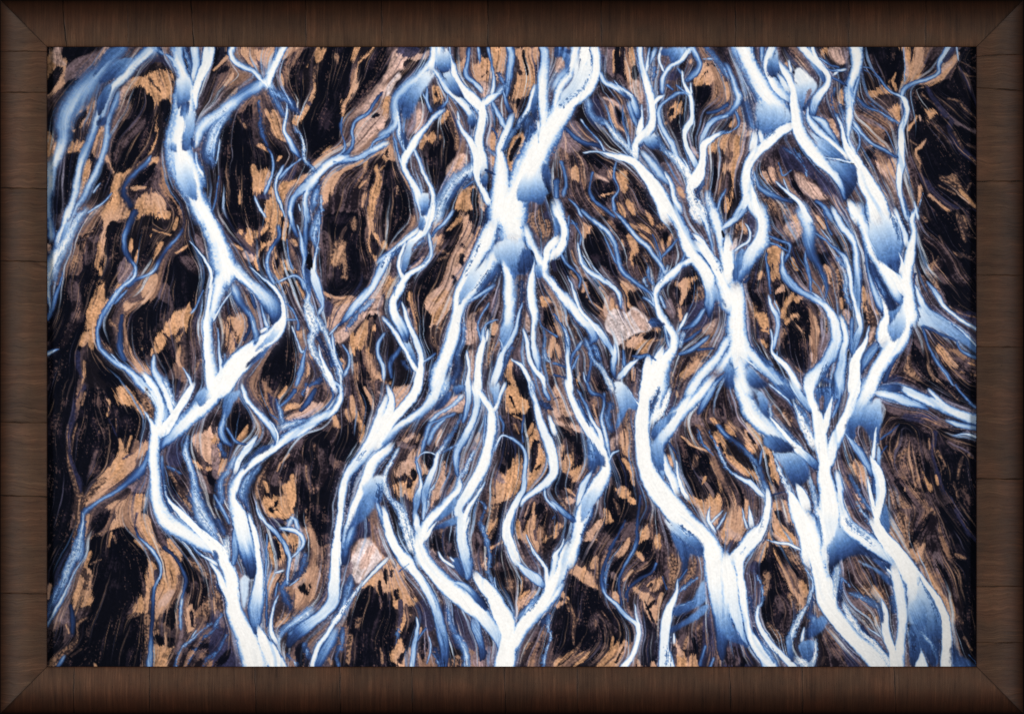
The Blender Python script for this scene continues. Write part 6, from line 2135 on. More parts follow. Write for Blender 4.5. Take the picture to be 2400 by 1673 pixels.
def poly_field(P, pad):
    x0 = int(max(0, np.floor(P[:, 0].min() - pad))); x1 = int(min(GW, np.ceil(P[:, 0].max() + pad) + 1))
    y0 = int(max(0, np.floor(P[:, 1].min() - pad))); y1 = int(min(GH, np.ceil(P[:, 1].max() + pad) + 1))
    if x1 - x0 < 3 or y1 - y0 < 3: return None
    X = WX[y0:y1:2, x0:x1:2]; Y = WY[y0:y1:2, x0:x1:2]
    D = np.full(X.shape, 1e9, np.float32); ins = np.zeros(X.shape, bool)
    Q = np.roll(P, -1, 0)
    for (ax, ay), (bx, by) in zip(P, Q):
        dx, dy = bx - ax, by - ay
        L2 = dx * dx + dy * dy
        if L2 < 1e-9: continue
        px = X - ax; py = Y - ay
        t = np.clip((px * dx + py * dy) / L2, 0, 1)
        np.minimum(D, (px - t * dx) ** 2 + (py - t * dy) ** 2, out=D)
        if abs(dy) > 1e-9:
            ins ^= ((ay > Y) != (by > Y)) & (X < dx * (Y - ay) / dy + ax)
    D = np.sqrt(D); D[ins] *= -1
    h, w = y1 - y0, x1 - x0
    D = np.pad(D, ((0, 1), (0, 1)), mode='edge')
    out = np.empty((D.shape[0] * 2, D.shape[1] * 2), np.float32)
    out[0::2, 0::2] = D
    out[0:-2:2, 1:-1:2] = (D[:-1, :-1] + D[:-1, 1:]) / 2
    out[1:-1:2, 0:-2:2] = (D[:-1, :-1] + D[1:, :-1]) / 2
    out[1:-1:2, 1:-1:2] = (D[:-1, :-1] + D[1:, :-1] + D[:-1, 1:] + D[1:, 1:]) / 4
    return y0, y1, x0, x1, out[:h, :w]

def paint_picture(text):
    global WX, WY
    items = parse(text)
    U, V = flow_field(items)
    white = RNG.randn(GH, GW).astype(np.float32)
    H = boxblur(white, 1); H /= H.std()                                   # grain
    N1 = vnoise(GW, GH, 5, 11); N2 = vnoise(GW, GH, 15, 12); N3 = vnoise(GW, GH, 46, 13)
    S1 = lic(boxblur(RNG.randn(GH, GW).astype(np.float32), 0), U, V, 22)              # fine fibres along the flow
    S2 = lic2(4.4, 17, U, V, 26)                                           # broad fibres
    S3 = lic2(8, 19, U, V, 40)                                            # strands
    S5 = lic2(13, 31, U, V, 50)                                           # bands of silt
    S4 = lic2(9, 20, U, V, 50)                                            # long bands in the water
    X, Y = np.meshgrid(np.arange(GW, dtype=np.float32), np.arange(GH, dtype=np.float32))
    WX = X + 0.7 * vnoise(GW, GH, 24, 21) + 0.22 * vnoise(GW, GH, 7, 22)
    WY = Y + 0.7 * vnoise(GW, GH, 24, 23) + 0.22 * vnoise(GW, GH, 7, 24)
    WAT = np.zeros((GH, GW), np.float32)                                  # brightness of the water painted so far
    COV = np.zeros((GH, GW), np.float32)                                  # where water lies
    # bare ground: black lava sand combed with brown silt
    k = smooth01(0.5 + 0.12 * S2 + 0.06 * S1 + 0.25 * N3 + 0.24 * S5 + 0.06 * H)[..., None]
    IMG = np.array((20, 18, 25), np.float32) * (1 - k) + np.array((80, 65, 70), np.float32) * k
    k = smooth01((0.22 * S2 + 0.35 * S3 + 0.5 * S5 + 0.4 * N3 + 0.1 * H - 0.35) * 0.8)[..., None] * 0.8
    IMG = IMG * (1 - k) + np.array((152, 114, 92), np.float32) * k
    def land(kind, arg, pts, poly):
        col = np.array(SRGB[kind], np.float32)
        rag = (float(arg) if arg else (26.0 if kind in 'tqm' else 10.0 if kind in 'pl' else 17.0)) * SPX / 4
        if poly:
            F = poly_field(spline(np.array(pts)[:, :2], 3, True), 4 + 3 * rag)
            if F is None: return
            y0, y1, x0, x1, E = F
        else:
            rag = min(rag, 0.5 + 0.55 * max(q[2] for q in pts))
            F = stroke_field(spline(pointed(pts, False), 4) if len(pts) > 1 else np.array(pts * 2), 4 + 3 * rag)
            if F is None: return
            y0, y1, x0, x1, E = F[:5]
        sl = (slice(y0, y1), slice(x0, x1))
        s1, s2, n1, n2, hh = S1[sl], S2[sl], N1[sl], N2[sl], H[sl]
        e = E + rag * (0.42 * s2 + 0.10 * n1 + 0.30 * s1 + (0.5 if kind not in 'pl' else 0.1) * S3[sl]) + 0.25 * hh
        a = smooth01(0.5 - e / (1.5 + (0.34 if kind not in 'pl' else 1.6) * rag))
        deep = np.clip(-E / 9.0, 0, 1)
        if kind in 'tq':
            tone = 1 + 0.05 * n2 + 0.04 * s2 + 0.05 * hh
            c = col * tone[..., None]
            mixp = smooth01(0.5 + 0.4 * N3[sl] + 0.2 * s2 + 0.25 * S5[sl])[..., None] * 0.75
            c = c * (1 - mixp) + np.array(SRGB['q' if kind == 't' else 'p'], np.float32) * mixp
            hole = smooth01((0.45 * s2 + 0.25 * s1 + 0.6 * S3[sl] + 0.45 * S5[sl] - 1.05) * 1.0)
            a = a * (1 - 0.8 * hole)
        elif kind == 'm':
            k = smooth01(0.5 + 0.30 * s2 + 0.2 * s1 + 0.35 * hh + 0.2 * n2)[..., None]
            c = np.array((58, 46, 48), np.float32) * (1 - k) + np.array((158, 120, 96), np.float32) * k
            a = a * 0.93
        elif kind == 'b':
            k = smooth01(0.45 + 0.24 * s2 + 0.16 * s1 + 0.26 * n2 + 0.14 * hh)[..., None]
            c = np.array((24, 20, 28), np.float32) * (1 - k) + np.array((92, 75, 80), np.float32) * k
            k = smooth01((0.3 * s2 + 0.15 * s1 + 0.2 * n2 + .12 * hh + 0.6 * S3[sl] + 0.3 * S5[sl] - 0.7) * 1.0)[..., None] * 0.85
            c = c * (1 - k) + np.array((164, 122, 96), np.float32) * k
            a = a * 0.93
        elif kind == 'k':
            k = smooth01((0.25 * s2 + 0.15 * s1 + 0.35 * n2 + 0.15 * hh + 0.05) * 0.7)[..., None]
            c = col * (1 - k) + np.array((40, 33, 44), np.float32) * k
            k = smooth01((0.5 * hh + 0.5 * s1 + 0.5 * S3[sl] + 0.3 * n2 - 1.2) * 1.5)[..., None] * 0.45
            c = c * (1 - k) + np.array((128, 96, 82), np.float32) * k
            a = a * 0.96
        else:
            c = col * (1 + 0.04 * s2 + 0.03 * s1 + 0.05 * n2 + 0.05 * hh)[..., None]
            a = a * (0.9 if kind in 'pl' else 0.82)
        WAT[sl] *= 1 - a; COV[sl] *= 1 - a
        a = a[..., None]
        IMG[sl] = IMG[sl] * (1 - a) + c * a
    def water(kind, arg, pts, o):
        if kind == 'F':
            f = [q.split() for q in arg.split(',')]
            # head: softness, x y c, x y c in tile units
            s = max(float(f[0][0]) * 1.5, 12.0) * SPX / 4
            g = [[float(v) for v in q] for q in f[1:]]
            gx0, gy0 = (o[0] + g[0][0] / 4 - PX0) * SPX, (o[1] + g[0][1] / 4 - PY0) * SPX
            gx1, gy1 = (o[0] + g[1][0] / 4 - PX0) * SPX, (o[1] + g[1][1] / 4 - PY0) * SPX
            F = poly_field(spline(np.array(pts)[:, :2], 3, True), 4 + 2 * s)
            if F is None: return
            y0, y1, x0, x1, E = F
            sl = (slice(y0, y1), slice(x0, x1))
            dx, dy = gx1 - gx0, gy1 - gy0
            t = ((WX[sl] - gx0) * dx + (WY[sl] - gy0) * dy) / (dx * dx + dy * dy + 1e-9)
            t = t + 0.05 * S2[sl] + 0.03 * S1[sl] + 0.03 * S4[sl]
            v = g[0][2] + (g[1][2] - g[0][2]) * np.clip(t, 0, 1) ** 0.9
            e = E + 0.35 * N1[sl] + 0.45 * S1[sl] + 0.10 * s * H[sl]
            a = smooth01(0.5 - e / (1.2 + s))
            if g[0][2] > g[1][2] and g[0][2] > .55: a = a * np.maximum(smooth01((t + 0.10) / 0.34), np.clip(1 - 1.6 * COV[sl], 0, 1))
            v = v + 0.035 * S2[sl] + 0.02 * S1[sl]
            a = a * 0.97
            WAT[sl] = WAT[sl] * (1 - a) + v * a; COV[sl] = COV[sl] * (1 - a) + a
            a = a[..., None]
            IMG[sl] = IMG[sl] * (1 - a) + ramp(v) * a
            return
        q = [float(v) for v in arg.split(',')] if arg else [10, 10]
        if len(q) == 1: q = q * 2
        sl_, sr_ = q[0] * SPX / 4, q[1] * SPX / 4
        F = stroke_field(spline(pointed(pts), 4), 3 + 1.2 * max(q) * SPX / 4)
        if F is None: return
        y0, y1, x0, x1, E, C, SD, HW, AL = F
        C = C + 0.50 * C * (1 - C) * smooth01((C - .18) / .2)
        sl = (slice(y0, y1), slice(x0, x1))
        s1, s2, n1, n2, hh = S1[sl], S2[sl], N1[sl], N2[sl], H[sl]
        soft = np.where(SD > 0, sr_, sl_) * 2.1 + 1.0
        soft = np.maximum(soft, HW * np.interp(np.where(SD > 0, sr_, sl_) * 4 / SPX, [6, 10, 15, 20, 30], [0.28, 0.40, 0.80, 1.25, 1.6]))
        soft = np.minimum(soft, 1.0 + 1.6 * HW)
        e = E + 0.15 * n1 + soft * (0.06 * hh + 0.04 * s1 + 0.09 * s2)
        if kind == 'S':
            e = e + 0.8 * hh + 0.7 * s1 + 0.4 * n1
        arg_u = np.where(SD > 0, sr_, sl_) * 4 / SPX
        aw = 1.3 + soft * np.interp(arg_u, [8, 15, 20, 30, 45], [0.04, 0.10, 0.28, 0.55, 0.8])
        out = 0.5 * aw
        p = np.clip((out - e) / (out + 0.85 * soft), 0, 1)
        ps = smooth01(p * 1.1)
        v = C * (0.26 + 0.74 * ps)
        wv = WAT[sl]
        v = np.where(wv > v, wv + (C - wv) * ps, v)
        v = np.where((wv > 0.05) & (wv <= v), wv + (v - wv) * smooth01(p * 1.3), v)
        amp = 0.016 + 0.10 * np.clip(1 - np.abs(v - 0.5) / 0.42, 0, 1)
        v = v + amp * (0.5 * s2 + 0.3 * s1)
        v = v - 0.30 * C * smooth01(0.55 * S4[sl] + 0.25 * s2 - 0.55) * smooth01((HW - 2.5) / 4.0)
        a = smooth01((out - e) / aw) * np.clip(AL, 0, 1)
        if kind == 'S':
            spk = smooth01(0.5 + 0.32 * hh + 0.22 * s1 + 0.2 * s2)
            v = v * (0.74 + 0.48 * spk)
            a = a * (0.82 + 0.17 * spk)
        a = a * 0.985
        WAT[sl] = WAT[sl] * (1 - a) + v * a; COV[sl] = COV[sl] * (1 - a) + a
        a = a[..., None]
        IMG[sl] = IMG[sl] * (1 - a) + ramp(v) * a
    for kind, arg, over, pts, o in items:
        if over or kind in 'WSF': continue
        if kind == 'P': land(arg[0], arg[1:], pts, True)
        else: land(kind, arg, pts, False)
    # dry run of the water, to know where its banks are
    ground = IMG.copy()
    def all_water():
        for kind, arg, over, pts, o in items:
            if not over and kind not in 'WSF': continue
            if kind in 'WSF': water(kind, arg, pts, o)
            elif kind == 'P': land(arg[0], arg[1:], pts, True)
            else: land(kind, arg, pts, False)
    all_water()
    cw = COV * np.clip(WAT * 1.15, 0, 1)
    d1 = boxblur(boxblur(cw, 2), 2); d2 = boxblur(boxblur(cw, 7), 7); d3 = boxblur(boxblur(cw, 20), 20)
    wet = COV.copy()
    IMG[:] = ground; WAT[:] = 0; COV[:] = 0
    # around the channels: slate-blue wet sand
    lum = IMG.mean(-1)
    shade = smooth01((150 - lum) / 90)
    f = (np.clip(1.5 * d3 + 0.9 * d2 - 0.15, 0, 1) * smooth01(0.45 + 0.3 * S5 + 0.2 * S2) * shade * 0.85)[..., None]
    IMG = IMG * (1 - f) + np.array((84, 78, 98), np.float32) * f
    f = (np.clip(1.7 * d2 - .05, 0, 1) * smooth01(0.35 + 0.35 * S3 + 0.2 * N2) * smooth01((190 - lum) / 90) * 0.7)[..., None]
    IMG = IMG * (1 - f) + np.array((136, 128, 148), np.float32) * f
    f = (np.clip(1.7 * d1, 0, 1) * smooth01((210 - lum) / 90) * 0.6)[..., None]
    IMG = IMG * (1 - f) + np.array((58, 84, 132), np.float32) * f
    # threads of silt and of water carried along by the flow
    rs = np.random.RandomState(5)
    def thread(x, y, n, wd, col, alpha):
        pts = streamline(x, y, U, V, n)
        if len(pts) < 5: return
        m = len(pts)
        q = np.sin(np.pi * (np.arange(m) + .5) / m) ** 0.7
        s = np.column_stack([pts, wd * (0.35 + 0.65 * q) - 0.25, np.ones(m), q])
        F = stroke_field(s, 2.5)
        if F is None: return
        y0, y1, x0, x1, E = F[:5]
        sl = (slice(y0, y1), slice(x0, x1))
        a = smooth01(0.55 - (E + 0.12 * H[sl]) / (1.1 + 0.5 * wd)) * np.clip(F[8], 0, 1) * alpha * np.clip(0.9 + 0.2 * S1[sl], 0.4, 1.2)
        a = np.clip(a, 0, 1)[..., None]
        IMG[sl] = IMG[sl] * (1 - a) + np.array(col, np.float32) * a
    for _ in range(6500):
        x, y = rs.rand() * (GW - 1), rs.rand() * (GH - 1)
        i, j = int(y), int(x)
        z = 1.3 * d3[i, j] + 1.2 * d2[i, j]
        tone = rs.rand()
        l = lum[i, j]
        edge = min(x, GW - x) / GW
        if rs.rand() < z * 1.5 - 0.12:
            wd = 0.6 + 2.0 * rs.rand() ** 2.0
            if tone < .62: col = ramp(0.36 + 0.5 * rs.rand())
            elif tone < .8: col = (170, 164, 184)
            else: col = (46, 52, 84)
            thread(x, y, int(5 + 14 * rs.rand()), wd, col, 0.35 + 0.5 * rs.rand())
        elif l < 95:
            if rs.rand() < (0.30 if l < 35 else 0.75):
                col = (196, 152, 120) if tone < .5 else (150, 118, 104) if tone < .75 else (104, 98, 122)
                thread(x, y, int(4 + 10 * rs.rand()), 0.45 + 1.0 * rs.rand() ** 2, col, (0.2 if l < 35 else 0.3) + 0.45 * rs.rand())
        else:
            col = (42, 32, 36) if tone < .6 else (222, 182, 158)
            thread(x, y, int(3 + 8 * rs.rand()), 0.45 + 1.1 * rs.rand() ** 1.6, col, 0.3 + 0.5 * rs.rand())
    f = (smooth01((H + 0.5 * S1 - 1.0) * 1.2) * np.clip(2.4 * d2 - 0.15, 0, 1) * 0.6)[..., None]
    IMG = IMG * (1 - f) + np.array((168, 182, 210), np.float32) * f
    all_water()
    lum = IMG.mean(-1)
    IMG *= (1 + (0.03 * S1 + 0.045 * H + 0.015 * S2) * (1 - 0.75 * smooth01((lum - 120) / 110)))[..., None]
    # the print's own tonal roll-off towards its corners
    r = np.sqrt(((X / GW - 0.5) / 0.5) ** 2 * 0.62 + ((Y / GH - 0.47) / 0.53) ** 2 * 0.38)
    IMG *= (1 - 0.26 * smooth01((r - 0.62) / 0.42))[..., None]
    return np.clip(IMG, 0, 255)

# ---------------------------------------------------------------- scene
sc = bpy.context.scene
COL = sc.collection

def P3(px, py, h):
    """photo pixel + height in pixels towards the viewer -> world"""
    return ((px - CX) * K, -h * K, (CY - py) * K)

def mesh_object(name, verts, quads, mat, parent, cols=None, uv=None):
    me = bpy.data.meshes.new(name)
    verts = np.asarray(verts, np.float32); quads = np.asarray(quads, np.int32)
    me.vertices.add(len(verts)); me.vertices.foreach_set('co', verts.ravel())
    me.loops.add(quads.size); me.loops.foreach_set('vertex_index', quads.ravel())
    me.polygons.add(len(quads)); me.polygons.foreach_set('loop_start', np.arange(0, quads.size, 4, dtype=np.int32))
    me.update(calc_edges=True)
    if cols is not None:
        a = me.color_attributes.new('ink', 'FLOAT_COLOR', 'POINT')
        c = np.ones((len(verts), 4), np.float32); c[:, :3] = cols
        a.data.foreach_set('color', c.ravel())
    if uv is not None:
        a = me.attributes.new('grain', 'FLOAT_VECTOR', 'POINT')
        a.data.foreach_set('vector', np.asarray(uv, np.float32).ravel())
    me.validate()
    me.polygons.foreach_set('use_smooth', np.ones(len(me.polygons), bool))
    me.materials.append(mat)
    o = bpy.data.objects.new(name, me); COL.objects.link(o)
    if parent: o.parent = parent
    return o

class N:
    def __init__(s, mat):
        mat.use_nodes = True
        s.t = mat.node_tree; s.b = s.t.nodes['Principled BSDF']
    def node(s, kind, **kw):
        n = s.t.nodes.new(kind)
        for k, v in kw.items(): setattr(n, k, v)
        return n
    def link(s, a, b): s.t.links.new(a, b)
    def val(s, sock, v):
        if hasattr(v, 'node'): s.link(v, sock)
        else: sock.default_value = v
    def math(s, op, a, b=0.0, c=None):
        n = s.node('ShaderNodeMath', operation=op)
        s.val(n.inputs[0], a); s.val(n.inputs[1], b)
        if c is not None: s.val(n.inputs[2], c)
        return n.outputs[0]
    def vmul(s, v, xyz):
        n = s.node('ShaderNodeVectorMath', operation='MULTIPLY')
        s.val(n.inputs[0], v); n.inputs[1].default_value = xyz
        return n.outputs[0]
    def noise(s, v, scale=1.0, detail=2.0, rough=0.55, dist=0.0):
        n = s.node('ShaderNodeTexNoise')
        s.link(v, n.inputs['Vector']); n.inputs['Scale'].default_value = scale
        n.inputs['Detail'].default_value = detail; n.inputs['Roughness'].default_value = rough
        n.inputs['Distortion'].default_value = dist
        return n.outputs['Fac']
    def mix(s, f, a, b, blend='MIX'):
        n = s.node('ShaderNodeMix', data_type='RGBA', blend_type=blend)
        s.val(n.inputs['Factor'], f)
        s.val(n.inputs[6], a); s.val(n.inputs[7], b)
        return n.outputs[2]
    def ramp(s, f, stops):
        n = s.node('ShaderNodeValToRGB')
        s.link(f, n.inputs[0])
        e = n.color_ramp.elements
        while len(e) < len(stops): e.new(0.5)
        for q, (p, c) in zip(e, stops): q.position = p; q.color = (*c, 1)
        return n.outputs[0]

def lin(rgb):
    c = np.asarray(rgb, np.float64) / 255
    return tuple(np.where(c <= .04045, c / 12.92, ((c + .055) / 1.055) ** 2.4))

# ---- materials
def print_material():
    m = bpy.data.materials.new('photographic_print'); n = N(m)
    a = n.node('ShaderNodeVertexColor', layer_name='ink')
    tc = n.node('ShaderNodeTexCoord')
    g = n.noise(tc.outputs['Object'], 900.0, 2.0)
    g = n.math('MULTIPLY_ADD', g, 0.06, 0.97)
    n.link(n.mix(1.0, a.outputs['Color'], n.mix(g, (0, 0, 0, 1), (1, 1, 1, 1)), 'MULTIPLY'), n.b.inputs['Base Color'])
    n.b.inputs['Roughness'].default_value = 0.75
    n.b.inputs['Specular IOR Level'].default_value = 0.02
    return m

def wood_material(name, wavy):
    """stained veneer whose grain runs across the rail: 'grain' holds (along, across, block) in photo pixels"""
    m = bpy.data.materials.new(name); n = N(m)
    at = n.node('ShaderNodeAttribute', attribute_name='grain')
    v = at.outputs['Vector']
    sep = n.node('ShaderNodeSeparateXYZ'); n.link(v, sep.inputs[0])
    along, across, block = sep.outputs
    bend = n.noise(n.vmul(v, (0.012, 0.016, 3.1)), 1.0, 2.0)
    wob = n.math('MULTIPLY_ADD', bend, 26.0 if wavy else 5.0, along)
    cmb = n.node('ShaderNodeCombineXYZ'); n.link(wob, cmb.inputs[0]); n.link(across, cmb.inputs[1]); n.link(block, cmb.inputs[2])
    w = cmb.outputs[0]
    fine = n.noise(n.vmul(w, (0.30, 0.010, 7.0)), 1.0, 3.0, 0.7)
    mid = n.noise(n.vmul(w, (0.085, 0.006, 5.0)), 1.0, 3.0, 0.6)
    broad = n.noise(n.vmul(v, (0.012, 0.012, 2.3)), 1.0, 3.0, 0.6)
    pores = n.noise(n.vmul(v, (0.55, 0.12, 1.0)), 1.0, 2.0, 0.6)
    f = n.math('ADD', n.math('MULTIPLY', fine, 0.45), n.math('ADD', n.math('MULTIPLY', mid, 0.38), n.math('MULTIPLY', broad, 0.30)))
    base = n.ramp(f, [(0.36, lin((42, 28, 20))), (0.50, lin((69, 51, 39))), (0.60, lin((78, 59, 45))), (0.74, lin((100, 78, 61)))])
    red = n.ramp(broad, [(0.42, (0, 0, 0)), (0.62, (1, 1, 1))])
    base = n.mix(n.math('MULTIPLY', red, 0.38), base, n.mix(1.0, base, (1.18, 0.82, 0.68, 1), 'MULTIPLY'))
    dk = n.ramp(pores, [(0.24, (0.35, 0.3, 0.28)), (0.36, (1, 1, 1))])
    base = n.mix(1.0, base, dk, 'MULTIPLY')
    ink = n.node('ShaderNodeVertexColor', layer_name='ink')
    base = n.mix(1.0, base, ink.outputs['Color'], 'MULTIPLY')
    n.link(base, n.b.inputs['Base Color'])
    n.b.inputs['Roughness'].default_value = 0.62
    n.b.inputs['Specular IOR Level'].default_value = 0.16
    bp = n.node('ShaderNodeBump'); bp.inputs['Strength'].default_value = 0.8; bp.inputs['Distance'].default_value = K * (2.2 if wavy else 1.2)
    n.link(n.math('ADD', n.math('MULTIPLY', mid, 1.0 if wavy else 0.5), n.math('MULTIPLY', fine, 0.5)), bp.inputs['Height'])
    n.link(bp.outputs[0], n.b.inputs['Normal'])
    return m

M_PRINT = print_material()
M_WAVY = wood_material('wavy_grain_stained_wood', True)
M_FINE = wood_material('fine_grain_stained_wood', False)

# ---- the thing
root = bpy.data.objects.new('framed_picture', None); COL.objects.link(root)
root.location = (0, 0, -CY * K)
root['label'] = 'aerial photograph of white and blue braided river channels in a dark brown stained wood frame'
root['category'] = 'framed picture'
def adopt(o):
    o.location = (0, 0, CY * K)                         # the thing's origin is at the frame's foot

# ---- the print: a thin board whose face carries the picture
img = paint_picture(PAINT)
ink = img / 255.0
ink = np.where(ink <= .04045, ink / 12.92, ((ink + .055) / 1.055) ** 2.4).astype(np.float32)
EDGE = 3.0                                              # the board runs this far under the frame's lip
gx = PX0 + np.arange(GW) / SPX; gy = PY0 + np.arange(GH) / SPX
gx[0] -= EDGE; gx[-1] += EDGE; gy[0] -= EDGE; gy[-1] += EDGE
H_PRINT = 20.0
XX, YY = np.meshgrid(gx, gy)
verts = np.stack([(XX - CX) * K, np.full_like(XX, -H_PRINT * K), (CY - YY) * K], -1).reshape(-1, 3)
idx = np.arange(GW * GH).reshape(GH, GW)
quads = np.stack([idx[:-1, :-1], idx[1:, :-1], idx[1:, 1:], idx[:-1, 1:]], -1).reshape(-1, 4)
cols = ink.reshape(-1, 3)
nb = len(verts)
fc = [idx[0, 0], idx[-1, 0], idx[-1, -1], idx[0, -1]]
corner = [P3(gx[0], gy[0], 10), P3(gx[0], gy[-1], 10), P3(gx[-1], gy[-1], 10), P3(gx[-1], gy[0], 10)]
verts = np.vstack([verts, np.array([verts[i] for i in fc]), np.array(corner)])
cols = np.vstack([cols, np.full((8, 3), 0.6, np.float32)])
f, b = [nb + i for i in range(4)], [nb + 4 + i for i in range(4)]
side = [[f[i], b[i], b[(i + 1) % 4], f[(i + 1) % 4]] for i in range(4)] + [[b[3], b[2], b[1], b[0]]]
quads = np.vstack([quads, np.array(side)])
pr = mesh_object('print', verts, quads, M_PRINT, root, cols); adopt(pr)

# ---- the four mitred rails
X0, X1, Y0, Y1 = 0.5, 2398.5, 0.5, 1671.5                # outer edge of the frame, photo pixels
RW = 110.5                                              # rail width
PROFILE = [(0, -12), (0, 5), (1.5, 9), (4, 14), (8, 19.5), (14, 25), (22, 30.5), (32, 35.5), (44, 39.5), (57, 42), (70, 43), (83, 42.5), (95, 41), (104, 39),
           (108.6, 37.5), (110.2, 36.4), (RW, 34.5), (RW, 21), (RW, -12)]
STAIN_SHADE = {'T': [(0, .34), (12, .36), (30, .42), (56, .62), (80, .84), (100, 1.0), (108, .95), (110, .55), (RW, .25)],
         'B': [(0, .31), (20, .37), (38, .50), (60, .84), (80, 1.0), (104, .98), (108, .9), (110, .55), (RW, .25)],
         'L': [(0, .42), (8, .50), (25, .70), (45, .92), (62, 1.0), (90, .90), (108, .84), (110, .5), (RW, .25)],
         'R': [(0, .40), (8, .50), (20, .60), (45, .86), (60, 1.0), (90, .98), (108, .92), (110, .5), (RW, .25)]}  # edge staining with the shade of slope and lip painted in, per side
def stain_shade(v, side):
    """dark staining plus painted-in shade on outer slope and inner lip, redder where darkest"""
    r = np.interp(v, *zip(*STAIN_SHADE[side]))
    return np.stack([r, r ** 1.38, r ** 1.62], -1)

def rail(side, mat, seams, tint, seed):
    r = np.random.RandomState(seed)
    horiz = side in 'TB'
    L = (X1 - X0) if horiz else (Y1 - Y0)
    prof = np.array(PROFILE, float)
    # finer profile
    pv = []
    for a, c in zip(prof[:-1], prof[1:]):
        k = max(1, int(abs(c[0] - a[0]) / 5))
        for j in range(k): pv.append(a + (c - a) * j / k)
    pv.append(prof[-1]); pv = np.array(pv)
    v, h = pv[:, 0], pv[:, 1]
    GAP = 0.45
    st = []                                             # (station position at v=0, at v=RW, groove depth, dark, block)
    base = list(np.arange(RW + 6, L - RW - 6, 9.0))
    marks = []
    blocks = [r.uniform(0.86, 1.10) for _ in range(len(seams) + 1)]
    for i, (s0, s1, dep) in enumerate(seams):
        for off, dd, dk in ((-3.0, 0, 1), (-1.5, .1, .9), (-.5, 1, .35), (.5, 1, .35), (1.5, -.15, 1.12), (3.0, 0, 1)):
            marks.append((s0 + off, s1 + off, dep * dd, 1 - (1 - dk) * min(1, dep / 2), i + (off > 0)))
    def blk(u): return sum(1 for s0, s1, d in seams if (s0 + s1) / 2 < u)
    for u in base:
        if all(abs(u - (s0 + s1) / 2) > 8 + abs(s0 - s1) / 2 for s0, s1, d in seams): marks.append((u, u, 0, 1, blk(u)))
    marks.sort(key=lambda q: q[0] + q[1])
    rows = []
    first, last = marks[0], marks[-1]
    for j in range(10):
        t = j / 10
        rows.append(('a', t))
    for q in marks: rows.append(('m', q))
    for j in range(1, 11): rows.append(('z', j / 10))
    V, C, G = [], [], []
    wob = r.randn(400)
    for kind, q in rows:
        if kind == 'a':
            u = (v + GAP) * (1 - q) + first[0] * q; dep = np.zeros_like(v); dk = 1; bi = first[4]
            if q == 0: dk = .6
        elif kind == 'z':
            u = last[0] * (1 - q) + (L - v - GAP) * q; dep = np.zeros_like(v); dk = 1; bi = last[4]
            if q == 1: dk = .6
        else:
            s0, s1, d, dk, bi = q
            t = np.clip(v / RW, 0, 1)
            wb = 0.8 * np.sin(v * .07 + bi * 2.1) + .5 * np.sin(v * .19 + bi)
            u = s0 + (s1 - s0) * t + (wb if d or dk != 1 else 0)
            dep = np.full_like(v, d)
        hh = h - np.where((v > 0) & (v < RW), dep, 0)
        if side == 'T': px, py = X0 + u, Y0 + v
        elif side == 'B': px, py = X0 + u, Y1 - v
        elif side == 'L': px, py = X0 + v, Y0 + u
        else: px, py = X1 - v, Y0 + u
        V.append(np.stack([(px - CX) * K, -hh * K, (CY - py) * K], -1))
        C.append(stain_shade(v, side) * np.array(tint) * dk * blocks[bi])
        G.append(np.stack([u, v, np.full_like(v, bi * 1.7 + seed)], -1))
    n, m = len(V), len(v)
    V = np.concatenate(V); C = np.concatenate(C); G = np.concatenate(G)
    ii = np.arange(n * m).reshape(n, m)
    Q = np.stack([ii[:-1, :-1], ii[1:, :-1], ii[1:, 1:], ii[:-1, 1:]], -1).reshape(-1, 4)
    back = np.stack([ii[:-1, -1], ii[1:, -1], ii[1:, 0], ii[:-1, 0]], -1)
    Q = np.vstack([Q, back])
    # mitre faces, on vertices of their own so that the arris stays crisp
    for row in (ii[0], ii[-1]):
        k = len(row); nv = len(V)
        V = np.vstack([V, V[row]]); C = np.vstack([C, C[row] * .5]); G = np.vstack([G, G[row]])
        row = np.arange(nv, nv + k)
        cap = [[row[a], row[a + 1], row[k - 2 - a], row[k - 1 - a]] for a in range((k - 1) // 2) if a + 1 < k - 2 - a]
        Q = np.vstack([Q, np.array(cap)])
    if side in 'TR': Q = Q[:, ::-1]
    o = mesh_object('rail', V, Q, mat, root, C, G)
    adopt(o)
    return o

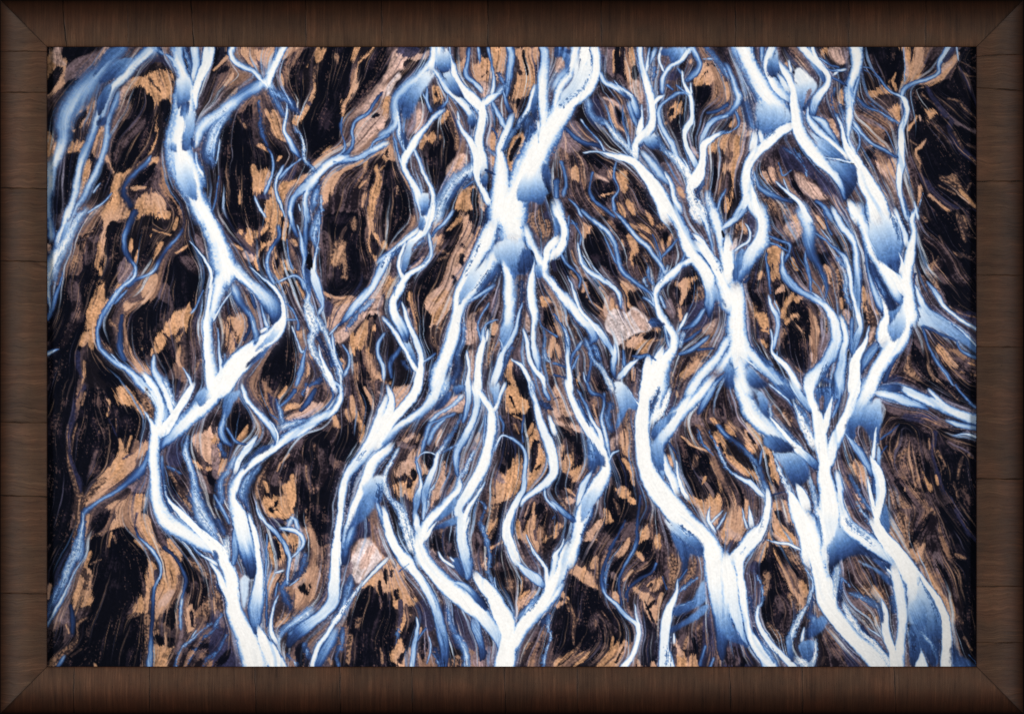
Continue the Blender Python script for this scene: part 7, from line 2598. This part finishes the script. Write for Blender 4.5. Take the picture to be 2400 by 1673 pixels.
rail('T', M_FINE, [(146, 156, 2.2), (298, 300, .7), (447, 455, 2.0), (716, 717, 1.4), (894, 895, 1.5), (1143, 1143, 1.6), (1408, 1410, 1.4), (1723, 1723, 1.7),
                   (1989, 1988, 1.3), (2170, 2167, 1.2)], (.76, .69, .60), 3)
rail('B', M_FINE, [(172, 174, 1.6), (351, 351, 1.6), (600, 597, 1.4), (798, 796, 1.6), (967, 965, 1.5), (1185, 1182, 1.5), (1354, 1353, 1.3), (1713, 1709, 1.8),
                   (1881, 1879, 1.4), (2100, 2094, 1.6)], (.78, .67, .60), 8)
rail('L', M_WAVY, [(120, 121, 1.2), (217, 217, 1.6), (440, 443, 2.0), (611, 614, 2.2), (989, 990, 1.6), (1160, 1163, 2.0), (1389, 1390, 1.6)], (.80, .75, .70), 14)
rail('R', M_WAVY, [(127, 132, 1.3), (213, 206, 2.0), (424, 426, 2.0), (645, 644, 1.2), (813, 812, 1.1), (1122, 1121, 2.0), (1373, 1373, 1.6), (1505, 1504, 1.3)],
     (.70, .62, .56), 21)

# ---- light: two softboxes at either side, as for copying a picture
def softbox(name, x, y, z, sx, sz, power, colour=(1, 1, 1)):
    l = bpy.data.lights.new(name, 'AREA'); l.shape = 'RECTANGLE'; l.size = sx; l.size_y = sz; l.energy = power; l.color = colour
    o = bpy.data.objects.new(name, l); COL.objects.link(o)
    o.location = (x, y, z)
    o.rotation_euler = (Vector((0, 0, 0)) - Vector((x, y, z))).to_track_quat('-Z', 'Y').to_euler()
    return o
LP = 190.0
softbox('softbox', -3.6, -3.4, 0.1, 1.0, 1.2, LP * 1.06)
softbox('softbox', 3.6, -3.4, 0.0, 1.0, 1.2, LP * 0.96)

w = bpy.data.worlds.new('World'); sc.world = w; w.use_nodes = True
w.node_tree.nodes['Background'].inputs['Color'].default_value = (0.02, 0.02, 0.022, 1)
w.node_tree.nodes['Background'].inputs['Strength'].default_value = 0.15

# ---- camera
cam = bpy.data.cameras.new('camera'); co = bpy.data.objects.new('camera', cam); COL.objects.link(co)
D = 14.0
co.location = (0, -D - 24 * K, 0); co.rotation_euler = (math.radians(90), 0, 0)
cam.sensor_width = 36; cam.lens = 36 * D / (2400 * K); cam.clip_end = 100; cam.clip_start = 0.1
sc.camera = co
sc.view_settings.view_transform = 'Standard'; sc.view_settings.look = 'None'
sc.view_settings.gamma = 1; sc.view_settings.use_curve_mapping = False; sc.view_settings.exposure = 0
